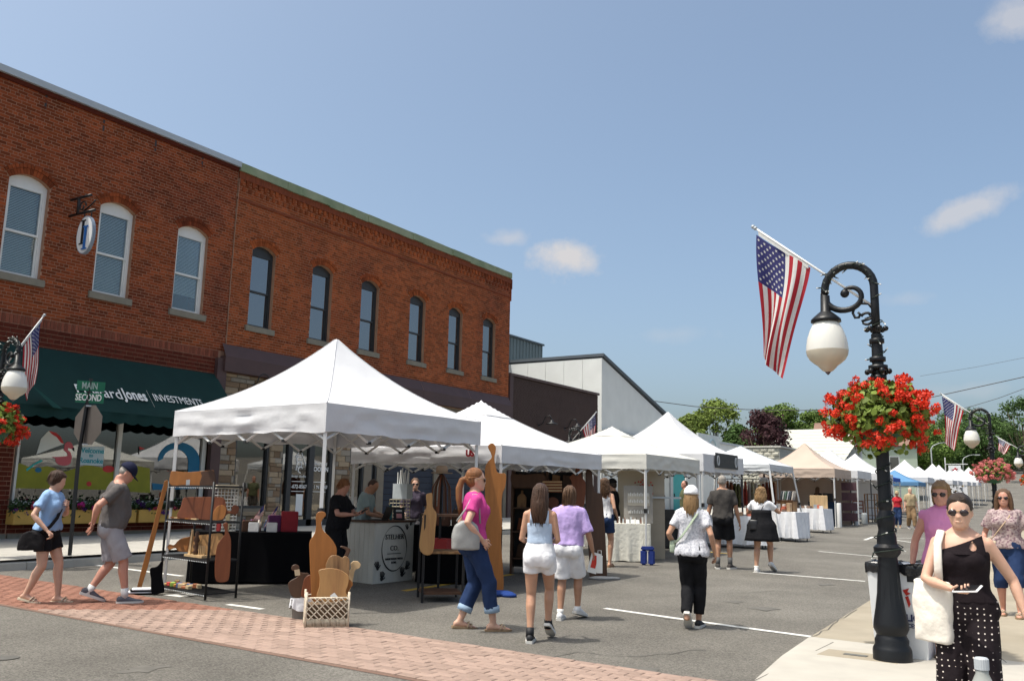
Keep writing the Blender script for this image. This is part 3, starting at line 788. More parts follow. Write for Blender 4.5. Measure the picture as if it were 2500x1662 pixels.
# dentil courses under the coping
mb = MB(); u = B2U0+.05; k = 0
while u < B2U1-.1:
    for zz, hh, pr in ((BTOP-.42, .14, .035), (BTOP-.62, .12, .028)):
        if (k+(zz < BTOP-.5)) % 2 == 0: mb.box((u, zz, -.005), (u+.095, zz+hh, pr), TWF)
    u += .108; k += 1
wb(mb, 'dentil_course', m_brick, b2o, kind='stuff')
wb(MB(TWF).box((B2U0, BTOP-.28, 0), (B2U1, BTOP-.08, .045)).box((B2U0, BTOP-.88, 0), (B2U1, BTOP-.82, .03)), 'corbel', M('brick_corbel', (.19, .046, .018), .9, .3, 5, .3, 60, stretch=(1, 4, 1)), b2o)
cp = MB(TWF)
for i in range(24):
    u0_, u1_ = B2U0-.03+(B2U1-B2U0)*i/24, B2U0-.03+(B2U1-B2U0)*(i+1)/24-.004
    w = .10+RND.uniform(-.012, .012); dz = RND.uniform(-.02, .015)
    cp.box((u0_, BTOP-.09+dz, -.35), (u1_, BTOP+.15, w))
wb(cp, 'coping', m_copingg, b2o)
# corner corbels at the far end
wb(MB(TWF).box((B2U1-.02, 9.7, -.2), (B2U1+.05, BTOP-.1, .06)).box((B2U1-.02, 9.2, -.2), (B2U1+.03, 9.7, .04)), 'quoin', m_brick, b2o)
m_fascia = M('fascia_brown', (.075, .042, .040), .55, .12, 2, .05, 20)
fa = MB(TWF)
for i in range(5):
    u0_ = B2U0-.15+(B2U1-B2U0+.1)*i/5; u1_ = B2U0-.15+(B2U1-B2U0+.1)*(i+1)/5-.012
    fa.box((u0_, 4.52, -.02), (u1_, 4.92, .22)); fa.add([(u0_, 4.92, .22), (u1_, 4.92, .22), (u1_, 5.26, .05), (u0_, 5.26, .05)], [(0, 1, 2, 3)])
wb(fa, 'fascia', m_fascia, b2o)
wb(MB(TWF).box((B2U0-.32, .28, 0), (B2U0-.02, 4.85, .14)), 'pilaster', m_fascia, b2o)
# stone shop front with openings measured from the photo
def yv(x, y=1100): return onx(x, y, FX).y
OPS = [(yv(537), yv(617), .95, 3.15, 'window'), (yv(646), yv(770), .33, 3.10, 'door'), (yv(803), yv(838), .9, 3.1, 'window'), (yv(855), yv(868), .9, 3.1, 'window'), (yv(884), yv(1000), .4, 3.3, 'navy'), (yv(1020), yv(1160), .4, 3.3, 'navy')]
OPS = [(a, min(b, B2U1-.2), c, d, e) for a, b, c, d, e in OPS]
mb = MB(); backing(mb, TWF, (B2U0, B2U1, .2, 4.5), [(a, b, c, d) for a, b, c, d, e in OPS], .3); wb(mb, 'shop_wall', M('stone_mortar', (.20, .17, .13), .95, .1), b2o)
m_stone = [M('ledgestone_%s' % n, c, .9, .16, 6, .4, 50, spec=.15, obrand=.18) for n, c in (('buff', (.30, .23, .155)), ('brown', (.20, .135, .085)), ('grey', (.27, .235, .19)))]
sr_ = random.Random(9); st_me = []
for k in range(9):
    bm_ = MB(); e = .06
    j = lambda: sr_.uniform(-.03, .03)
    bm_.rings([[(-.5, -.5, -.3), (.5, -.5, -.3), (.5, .5, -.3), (-.5, .5, -.3)], [(-.5, -.5, .7), (.5, -.5, .7), (.5, .5, .7), (-.5, .5, .7)], [(-.46+j(), -.40+j(), 1+j()), (.46+j(), -.40+j(), 1+j()), (.46+j(), .40+j(), 1+j()), (-.46+j(), .40+j(), 1+j())]])
    st_me.append(bm_.mesh('stone', m_stone[k % 3]))
v0 = .3; stones = []
while v0 < 4.45:
    h = sr_.choice((.09, .12, .15, .18)); h = min(h, 4.5-v0)
    u = B2U0+.02
    while u < B2U1-.05:
        L_ = sr_.uniform(.18, .52); b_ = min(u+L_, B2U1-.02)
        seg = [(u, b_)]
        for a, b, c, d, e in OPS:
            if v0+h > c and v0 < d:
                nv = []
                for p, q in seg:
                    if b <= p or a >= q: nv.append((p, q)); continue
                    if a-p > .05: nv.append((p, a))
                    if q-b > .05: nv.append((b, q))
                seg = nv
        for p, q in seg:
            if q-p > .05: stones.append((p, q, v0, v0+h))
        u = b_
    v0 += h
def st_vis(s):
    q = proj((FX, (s[0]+s[1])/2, (s[2]+s[3])/2)); return 500 < q[0] < 1130 and q[1] < 1260
stones = sorted(stones, key=lambda s: (not st_vis(s), s[0]))[:300]
for i, (p, q, a, b) in enumerate(stones):
    o = bpy.data.objects.new('stone', sr_.choice(st_me)); C.objects.link(o); o.parent = b2o
    o.matrix_parent_inverse = Matrix.Translation(b2o.location).inverted()
    o.matrix_basis = TWF @ Matrix.Translation(((p+q)/2, (a+b)/2, 0)) @ Matrix.Diagonal((q-p-.012, b-a-.010, .035+sr_.uniform(-.012, .02), 1))
m_navy = M('navy_board', (.018, .024, .040), .6, .1, 3)
for a, b, c, d, kind in OPS:
    fr = MB(TWF)
    if kind == 'navy':
        z = c; nb = MB(TWF)
        while z < d-.02: nb.box((a, z, -.12), (b, min(d, z+.19), -.06)); z += .2
        pan = wb(nb, 'board_front', m_navy, b2o)
        continue
    fr.box((a, c, -.16), (a+.07, d, -.02)); fr.box((b-.07, c, -.16), (b, d, -.02)); fr.box((a+.07, d-.07, -.16), (b-.07, d, -.02)); fr.box((a+.07, c, -.16), (b-.07, c+.07, -.02))
    if kind == 'door':
        m_ = (a+b)/2; L_ = a+.28
        fr.box((L_, c+.07, -.15), (L_+.16, d-.07, -.03)); fr.box(((L_+b)/2-.10, c+.07, -.15), ((L_+b)/2+.10, d-.07, -.03)); fr.box((b-.18, c+.07, -.15), (b-.07, d-.07, -.03)); fr.box((L_+.16, c+.07, -.15), (b-.18, c+.3, -.03)); fr.box((L_+.16, d-.2, -.15), (b-.18, d-.07, -.03))
    w_ = wb(fr, 'shop_door' if kind == 'door' else 'shop_window', m_dark_frame, b2o)
    sub(MB(TWF).box((a+.05, c+.05, -.10), (b-.05, d-.05, -.095)).build('pane', glass_mat('shop_glass2', (.55, .52, .45), refl=.16)), w_)
    sub(MB(TWF).box((a-.3, c, -1.5), (b+.3, d+.2, -1.45)).build('room_back', M('room_brown', (.10, .07, .045), .9, .3, 2)), w_)
    if kind == 'door':
        L_ = a+.28; c1 = (L_+.16+(L_+b)/2-.10)/2; c2 = ((L_+b)/2+.10+b-.18)/2
        for s, cc, z, sz, kw in (('design studio', c1, 1.86, .11, {}), ('1-672-8567', c1, 1.56, .15, {'bold': .002}), ('diversified', c2, 2.25, .13, {}), ('FLOORING', c2, 2.08, .19, {'bold': .006}), ('211 N MAIN', c2, 1.56, .15, {'bold': .002})):
            o = lettering('lettering', s, sz, m_letter, Matrix.Translation((FX-.09, cc, z)) @ TX, None, **kw); sub(o, w_)
        ln = MB(TWF)
        for cc in (c1, c2):
            for z in (1.70, 1.42): ln.box((cc-.26, z, -.092), (cc+.26, z+.018, -.088))
        sub(ln.build('lettering_rule', m_letter), w_)
        lg = MB(TWF)
        lg.tube([(c1-.16, 2.40, -.088), (c1+.02, 2.62, -.088), (c1+.25, 2.18, -.088)], .014, 5)
        for zz, xx in ((2.33, -.02), (2.18, .0), (2.04, .06)):
            lg.tube([(c1+xx+.10*math.cos(t), zz+.085*math.sin(t), -.088) for t in [rad(40+i*26) for i in range(10)]], .018, 5)
        lg.tube([(c1-.12, 2.02, -.088), (c1-.1, 2.22, -.088), (c1+.08, 2.10, -.088), (c1+.08, 2.3, -.088)], .016, 5)
        sub(lg.build('logo', m_letter), w_)
        sub(MB(TWF).box((c1-.05, .75, -.093), (c1+.22, 1.35, -.09)).build('notice', m_letter), w_)
# tall potted plant seen in the doorway belongs to the flooring shop
lmp = onx(610, 880, FX+.25)
arc_l = thing('wall_light', 'thin black half hoop wall light above the stone shop front', 'wall light', (FX, lmp.y, lmp.z))
wb(MB().tube([(FX+.05, lmp.y-.22, lmp.z-.1)]+[(FX+.22, lmp.y+.22*math.cos(t), lmp.z-.02+.24*math.sin(t)) for t in [math.pi-i*math.pi/12 for i in range(13)]]+[(FX+.22, lmp.y+.22, lmp.z-.18)], .016, 6), 'hoop', m_iron, arc_l, True)
wb(MB().lathe([(.02, 0), (.10, -.02), (.14, -.10)], 14, T=Matrix.Translation((FX+.22, lmp.y+.22, lmp.z-.16))), 'shade', m_iron, arc_l, True)

# ---- brown low building
bb_t, bb_r = onx(1182, 870, FX), onx(1377, 908, FX)
YB0, YB1, ZB = 29.64, bb_r.y, 6.15
bb = thing('brown_building', 'low flat brown painted brick building with gooseneck wall lamps', 'building', (FX, 33, .4))
m_brownb = M('brown_painted_brick', (.060, .036, .030), .8, .1, 3, .2, 60)
wb(MB(TWF).box((YB0, .2, -8), (YB1, ZB, 0)), 'wall', M('brown_mortar', (.05, .03, .026), .85, .08), bb)
brick_field(bb, TWF, [(YB0+.25, YB1, 3.0, ZB-.02)], [], .215, .0735, .010, m_brownb, .006, 0, 'painted_brick', 6)
wb(MB(TWF).box((YB0, .2, 0), (YB0+.24, ZB+.02, .06)), 'pilaster', m_fascia, bb)
wb(MB(TWF).box((YB0, ZB+.02, -.4), (YB1+.05, ZB+.12, .08)), 'coping', M('brown_coping', (.10, .065, .058), .6, .05), bb)
wb(MB(TWF).box((YB0+1, .5, .005), (YB0+3, 3.0, .03)), 'door_panel', m_navy, bb)
for i, (x, y) in enumerate(((1240, 985), (1300, 992))):
    p = onx(x, y, FX)
    gl = thing('gooseneck_lamp', ('black gooseneck barn lamp on brown wall nearer to the brick building', 'black gooseneck barn lamp on brown wall beside the hanging flag')[i], 'wall lamp', (FX, p.y, p.z), group='gooseneck lamps on the brown wall')
    wb(MB().tube([(FX, p.y, p.z+.1), (FX+.2, p.y, p.z+.16), (FX+.35, p.y, p.z+.45), (FX+.55, p.y, p.z+.5), (FX+.65, p.y, p.z+.3)], .022, 6), 'arm', m_iron, gl, True)
    wb(MB().lathe([(.03, .12), (.07, .08), (.09, .02), (.26, -.05), (.27, -.07)], 16, T=Matrix.Translation((FX+.65, p.y, p.z+.2))), 'shade', m_iron, gl, True)
    wb(MB().lathe([(.05, 0), (.07, .02)], 10, T=Matrix.Translation((FX, p.y, p.z+.1)) @ Matrix.Rotation(math.pi/2, 4, 'Y')), 'base', m_iron, gl)

# ---- grey corrugated shed behind
def corrugated(mb, T, w, h, pitch=.3, rib=.03):
    n = int(w/pitch); mb.box((0, 0, -.05), (w, h, 0), T)
    for i in range(n+1):
        mb.box((i*pitch, 0, 0), (min(w, i*pitch+.05), h, rib), T)
gt_r, gt_l = onx(1250, 797, -26), onx(1165, 777, -26)
gs = thing('grey_shed', 'grey green ribbed metal building rising behind the low brown one', 'building', (-26, gt_l.y+2, .5))
m_greymetal = M('ribbed_metal_grey', (.19, .225, .215), .55, .08, 1.5)
mb = MB(); corrugated(mb, frame((-26, gt_l.y-6, 1), (0, 1, 0), (0, 0, 1), (1, 0, 0)), gt_r.y-gt_l.y+6, gt_r.z-1, .34)
mb.box((-34, gt_l.y-6, 1), (-26.06, gt_r.y, gt_r.z-.05)); wb(mb, 'wall', m_greymetal, gs)
wb(MB().box((-34.05, gt_l.y-6.05, gt_r.z), (-25.9, gt_r.y+.06, gt_r.z+.1)), 'coping', M('coping_slate', (.10, .12, .13), .5, .05), gs)
wq = onx(1181, 855, -26)
wb(MB().box((-26.1, wq.y-.5, wq.z-.35), (-25.94, wq.y+.35, wq.z+.45)), 'window', m_dark_frame, gs)

# ---- white metal building with sloping roof edge
WX = -20.0
wc = onx(1387, 822, WX); wl = onx(1527, 955, WX)
wg = thing('white_building', 'white panelled building with steep dark edged roof slope', 'building', (WX, wc.y, .5))
m_whitep = M('white_panel', (.70, .71, .68), .6, .06, 1.2, .03, 6)
y0_, z0_ = wc.y, wc.z-.05; y1_, z1_ = wl.y, wl.z-.05; slope = (z1_-z0_)/(y1_-y0_); y2_ = y0_+15
ztop2 = z0_+slope*(y2_-y0_)
ledge = 4.72
yb = y0_+(ledge+.3-z0_)/slope
poly = [(y0_, ledge), (yb, ledge), (yb, ledge+.3), (y0_, z0_)]
mb = MB(); mb.prism(poly, -14, frame((WX, 0, 0), (0, 1, 0), (0, 0, 1), (1, 0, 0)))
wb(mb, 'wall', m_whitep, wg)
lw = wb(MB().box((WX-14.1, y0_+.03, .1), (WX+.08, y0_+16, ledge)), 'lower_wall', M('white_block', (.56, .57, .55), .85, .06, 2, .15, 30), wg)
mb = MB(); T_ = frame((WX, y0_, 0), (-1, 0, 0), (0, 0, 1), (0, -1, 0))
for i in range(13):
    x = i*1.1; mb.box((x+.003, .5, 0), (x+1.085, z0_-.02, .03), T_)
wb(mb, 'cladding_panel', m_whitep, wg)
rf = MB()
th_ = .15
rf.add([(WX+.12, y0_-.06, z0_+.08), (WX+.12, yb+.2, ledge+.42), (WX-14, yb+.2, ledge+.42), (WX-14, y0_-.06, z0_+.08),
        (WX+.12, y0_-.06, z0_+.08+th_), (WX+.12, yb+.2, ledge+.42+th_), (WX-14, yb+.2, ledge+.42+th_), (WX-14, y0_-.06, z0_+.08+th_)], MB.BOXF)
wb(rf, 'roof', M('roof_slate', (.09, .105, .12), .6, .06, 2), wg)
wb(MB().box((WX+.08, y0_, ledge-.05), (WX+.14, y0_+16, ledge+.06)), 'ledge', m_copingw, wg)
for i in range(2):
    p = onx(1530+i*38, 1040, WX+.1)
    wb(MB().box((WX+.1, p.y-1.2, p.z-.4), (WX+.13, p.y+1.0, p.z+.55)), 'wall_panel', M('panel_grey', (.36, .37, .35), .8, .1), wg)
# teal door and small window further along
dq = onx(1562, 1105, WX+.1); dw_ = onx(1575, 1105, WX+.1).y-onx(1548, 1105, WX+.1).y
dr = wb(MB().box((WX+.08, dq.y-.5*dw_, .45), (WX+.16, dq.y+.5*dw_, 3.1)), 'door', M('door_teal', (.02, .30, .31), .5, .05), wg)
sub(MB().box((WX+.1, dq.y-.5*dw_-.35, .45), (WX+.17, dq.y-.5*dw_, 3.1)).build('side_pane', m_copingw), dr)
sub(MB().tube([(WX+.2, dq.y-.5*dw_+.1, 1.5), (WX+.2, dq.y-.5*dw_+.1, 1.7)], .03, 6).build('handle', m_iron), dr)
p = onx(1645*.9436+10, 1098, WX+.1)
wb(MB().box((WX+.09, p.y-.3, p.z-.45), (WX+.15, p.y+.3, p.z+.45)), 'window', m_dark_frame, wg)
# extension with white wall and sign board
ex = thing('white_annex', 'plain white flat roofed annex beyond the sloping roof building', 'building', (WX, y0_+20, .6))
zx = onx(1600, 992, WX).z
wb(MB().box((WX-9, y0_+16.05, .1), (WX+.04, y0_+22, onx(1600, 1012, WX).z)), 'wall', m_whitep, ex)
wb(MB().box((WX-9.1, y0_+16.0, onx(1600, 1012, WX).z), (WX+.12, y0_+22.1, onx(1600, 1012, WX).z+.15)), 'roof', m_copingw, ex)
sbp = onx(1630, 1030, -17.5)
sb_ = thing('sign_board', 'pale blank sign board with faint blue curl standing behind white tent', 'sign', (-17.5, sbp.y, .6))
for dy in (-1.2, 1.2): wb(MB().box((-17.6, sbp.y+dy-.06, .5), (-17.5, sbp.y+dy+.06, sbp.z)), 'post', m_copingw, sb_)
wb(MB().box((-17.5, sbp.y-1.7, sbp.z-1.0), (-17.4, sbp.y+1.75, onx(1630, 1001, -17.5).z)), 'board', M('signboard_pale', (.58, .62, .60), .6, .04), sb_)
wb(MB().tube([(-17.39, sbp.y+.5+.5*math.cos(t), sbp.z+.1+.35*math.sin(t)) for t in [i*.35 for i in range(13)]], .05, 5), 'curl', M('sign_mist', (.40, .52, .55), .6), sb_)

# ---- rock-faced white block building and pale roof behind
rc = onx(1795, 1030, -19.5)
rb = thing('block_building', 'low whitewashed rock faced block building behind the small slanted tent', 'building', (-19.5, rc.y, .8))
m_rock = M('rockface_white', (.46, .44, .37), .9, .15, 1.5, .8, 5, spec=.15)
HB = rc.z
wb(MB().box((-34, rc.y, .1), (-19.5, rc.y+20, HB)), 'wall', M('rock_mortar', (.34, .33, .28), .95, .1), rb)
mb = MB(); z = .6; r5 = random.Random(4); j = 0
for z in np.arange(.6, HB-.25, .3):
    x = -19.5-(j % 2)*.3; j += 1
    while x > -33:
        w = .6; d = r5.uniform(.04, .10); T_ = Matrix.Translation((x-w/2, rc.y, z+.15))
        mb.add([(-.29, 0, -.14), (.29, 0, -.14), (.29, 0, .14), (-.29, 0, .14), (-.2+r5.uniform(-.05, .05), -d, -.07), (.2+r5.uniform(-.05, .05), -d*r5.uniform(.6, 1.2), -.07), (.2, -d*r5.uniform(.6, 1.2), .08), (-.2, -d, .08)], [(0, 1, 5, 4), (1, 2, 6, 5), (2, 3, 7, 6), (3, 0, 4, 7), (4, 5, 6, 7)], T_)
        x -= w
wb(mb, 'rock_block', m_rock, rb, kind='stuff')
mb = MB(); z = .6
for z in np.arange(.6, HB-.1, .2):
    mb.box((-19.5, rc.y+.02, z), (-19.46, rc.y+20, z+.185))
wb(mb, 'side_course', M('side_grey', (.33, .33, .31), .85, .08, 2), rb, kind='stuff')
wb(MB().box((-34.1, rc.y-.12, HB), (-19.35, rc.y+20.1, HB+.12)), 'coping', M('coping_pale', (.52, .50, .45), .8, .06), rb)
# pale long building: shingled roof face
ph = thing('long_pale_building', 'long pale building with wide light grey shingle roof behind the tan tent', 'building', (-22, 88, 1))
YQ = 78
a1, a2 = ony(1822, 991, YQ+10), ony(2040, 1000, YQ+10)
e1, e2 = ony(1815, 1063, YQ), ony(2080, 1072, YQ)
mb = MB()
m_shing = M('shingle_pale', (.47, .47, .41), .9, .12, 1.0, .3, 12, stretch=(1, 3, 6))
rows = 10
for k in range(rows):
    t0, t1 = k/rows, (k+1)/rows+.02
    y0k, y1k = YQ+10*t0, YQ+10*t1; z0k, z1k = e1.z+(a1.z-e1.z)*t0, e1.z+(a1.z-e1.z)*t1
    mb.add([(e1.x-3, y0k, z0k+.05), (-16.5, y0k, z0k+.05), (-16.5, y1k, z1k), (e1.x-3, y1k, z1k), (e1.x-3, y0k, z0k-.05), (-16.5, y0k, z0k-.05)], [(0, 1, 2, 3), (4, 5, 1, 0)])
wb(mb, 'roof', m_shing, ph)
wb(MB().box((e1.x-2.6, YQ+.4, .5), (-17, YQ+18, e1.z-.05)), 'wall', m_whitep, ph)
wb(MB().box((e1.x-2.6, YQ+10, e1.z-.05), (-17, YQ+10.3, a1.z-.2)), 'gable_wall', m_whitep, ph)
for dy in (2, 6): wb(MB().box((-16.99, YQ+dy, e1.z-3), (-16.85, YQ+dy+1.2, e1.z-1.5)), 'window', m_dark_frame, ph)
ckq = ony(1998, 975, YQ+11)
wb(MB().box((ckq.x-.35, YQ+10.8, a1.z-.8), (ckq.x+.35, YQ+11.5, ckq.z+.3)), 'chimney', M('chimney_brick', (.16, .075, .05), .9, .15, 6), ph)

# ---- far houses at the street end
def house(label, c, w, d, hw, hr, wallc, roofc, rz=0.0):
    o = thing('house', label, 'house', c, rz)
    MB().box((-w/2, -d/2, -.5), (w/2, d/2, hw)).add([(-w/2, -d/2, hw), (-w/2, d/2, hw), (-w/2, 0, hw+hr)], [(0, 1, 2)]).add([(w/2, -d/2, hw), (w/2, d/2, hw), (w/2, 0, hw+hr)], [(2, 1, 0)]).build('wall', M('house_wall_%d' % (len(label)), wallc, .8, .08, 1), o)
    rf = MB()
    for s in (-1, 1):
        T_ = Matrix.Translation((0, 0, hw+hr)) @ Matrix.Rotation(s*math.atan2(hr, d/2), 4, 'X')
        L_ = math.hypot(hr, d/2)+.4
        rf.box((-w/2-.4, 0 if s < 0 else -L_, 0), (w/2+.4, L_ if s < 0 else 0, .12), T_ @ Matrix.Identity(4))
    rf.build('roof', M('house_roof_%d' % (len(label)), roofc, .85, .15, 2, .3, 10), o)
    for k, x in enumerate((-w*.28, w*.28)):
        for sgn in (-1,):
            wn = MB().box((x-.5, sgn*d/2-.05, hw*.35), (x+.5, sgn*d/2+.02, hw*.78)).build('window', m_white_paint, o)
            MB().box((x-.42, sgn*d/2-.07, hw*.35+.08), (x+.42, sgn*d/2-.04, hw*.78-.08)).build('pane', m_glass_dark, wn)
    MB().box((-.5, -d/2-.06, -.3), (.5, -d/2+.02, 2.0)).build('door', M('house_door', (.15, .06, .04), .6), o)
    return o
house('pale green sided house with brown roof half hidden by the red flowers', (-19.5, 104, G(-19.5, 104)), 10, 8, 5.5, 2.6, (.36, .42, .33), (.20, .12, .09), rad(8))
hq = at_dist(2212, 1035, 235)
house('far grey roofed house among the trees up the hill', (hq.x, hq.y, G(hq.x, hq.y)-1.0), 16, 12, 4.5, 5.5, (.30, .27, .22), (.22, .22, .22), rad(55))

# ================================================================== TREES
m_bark = M('bark', (.11, .085, .06), .95, .2, 8, .5, 20)
def leaf_mat(name, c, isl=.45): return M(name, c, .7, .25, .35, 0, spec=.2, island=isl, transl=.25)
m_lv = [leaf_mat('leaf_mid', (.115, .175, .040)), leaf_mat('leaf_dark', (.062, .110, .030)), leaf_mat('leaf_yellow', (.155, .205, .045)), leaf_mat('leaf_purple', (.048, .020, .024), .4)]
def tree(label, base, H, R, mat, seed, clumps=84, per=120, leaf=.30, trunk_h=.22, squash=1.0, name='tree', group=None, taper=0.0):
    r = random.Random(seed); o = thing(name, label, 'tree', base, 0, group)
    tb = MB(); th_ = H*trunk_h
    tb.tube([(0, 0, -1.2), (r.uniform(-.1, .1), r.uniform(-.1, .1), th_*.6), (r.uniform(-.2, .2), r.uniform(-.2, .2), th_*1.3), (0, 0, H*.8)], [H*.03, H*.025, H*.018, H*.005], 8)
    cl = []
    for i in range(clumps):
        t = r.random()**.8; z = th_*.75+(H-th_*.75)*t
        prof = math.sin(min(1, (t*.86+.12))*math.pi)**.6*(1-taper*t)
        a = r.uniform(0, 2*math.pi); rr = R*prof*math.sqrt(r.uniform(.15, 1.0))
        cl.append((rr*math.cos(a), rr*math.sin(a)*squash, z, R*r.uniform(.18, .36)))
    for c in cl[::4]:
        tb.tube([(0, 0, th_*r.uniform(.7, 1.2)), (c[0]*.5, c[1]*.5, (th_+c[2])/2), (c[0], c[1], c[2])], [H*.010, H*.006, H*.002], 5)
    tb.build('trunk', m_bark, o, True)
    lb = MB(); V = []; F = []
    for cx, cy, cz, cr in cl:
        for k in range(per):
            u = Vector((r.gauss(0, 1), r.gauss(0, 1), r.gauss(0, 1))).normalized(); d = cr*r.uniform(.55, 1.12)
            p = Vector((cx, cy, cz))+Vector((u.x*d, u.y*d, u.z*d*.75))
            n = (u+Vector((r.gauss(0, .5), r.gauss(0, .5), r.gauss(.35, .5)))).normalized()
            a = n.orthogonal().normalized(); b = n.cross(a); ang = r.uniform(0, 6.28); a, b = a*math.cos(ang)+b*math.sin(ang), -a*math.sin(ang)+b*math.cos(ang)
            s = leaf*r.uniform(.6, 1.3); i0 = len(V)
            V += [p-a*s*.5, p+b*s*.35, p+a*s*.6, p-b*s*.35]; F.append((i0, i0+1, i0+2, i0+3))
    lb.v = [tuple(v) for v in V]; lb.f = F; lb.mi = [0]*len(F)
    lb.build('crown', mat, o)
    return o
def tree_at(label, px, top, dist, wpx, mat, seed, **kw):
    p = at_dist(px, top, dist); g = G(p.x, p.y); H = p.z-g; R = wpx/2/(FPX/KPX)*dist*1.15
    return tree(label, (p.x, p.y, g), H, R, mat, seed, **kw)
TG = 'trees rising behind the street'
tree_at('bright green tree with notched top left of the purple tree', 1648, 930, 96, 120, m_lv[2], 1, group=TG)
tree_at('low green tree hugging the white annex roof', 1588, 960, 88, 80, m_lv[2], 2, group=TG)
tree_at('dark purple leaved tree above the rock faced block wall', 1758, 950, 80, 128, m_lv[3], 3, group=TG, clumps=54, per=110, leaf=.26, trunk_h=.2, name='purple_tree', taper=.45)
tree_at('green tree peeking out behind the purple tree', 1797, 938, 108, 100, m_lv[0], 4, group=TG)
tree_at('round green tree behind the roof with the chimney', 1872, 955, 118, 105, m_lv[0], 5, group=TG)
tree_at('small green tree filling the gap behind the pale sign board', 1700, 985, 92, 70, m_lv[1], 6, group=TG)
tree_at('wide green tree above the pale green house', 2030, 985, 150, 130, m_lv[1], 7, group=TG)
tree_at('green tree left of the far grey roofed house', 2115, 985, 170, 130, m_lv[0], 8, group=TG, leaf=.4)
tree_at('tall green tree directly behind the farther flag', 2210, 950, 200, 120, m_lv[1], 9, group=TG, leaf=.42)
tree_at('tall dark green tree right of the farther lamp globe', 2272, 965, 190, 110, m_lv[1], 10, group=TG, leaf=.42)
tree_at('tall tree with open crown cut by the right photo edge', 2350, 925, 150, 105, m_lv[1], 11, group=TG, leaf=.34, clumps=38)
tree_at('dense low tree just above the far stretch of road', 2300, 1020, 215, 140, m_lv[0], 12, group=TG, leaf=.45, trunk_h=.12)
tree_at('bushy green tree behind the far row of tents', 2160, 1025, 190, 120, m_lv[1], 13, group=TG, leaf=.42, trunk_h=.12)
tree_at('bushy tree on the hill behind the pink flower basket', 2250, 1035, 225, 110, m_lv[0], 14, group=TG, leaf=.45, trunk_h=.1)
tree_at('green bush like tree at the bend of the road', 2390, 1000, 205, 120, m_lv[0], 15, group=TG, leaf=.45, trunk_h=.1)
tree_at('broad tree closing the end of the street', 2060, 1020, 180, 110, m_lv[0], 16, group=TG, leaf=.42, trunk_h=.1)

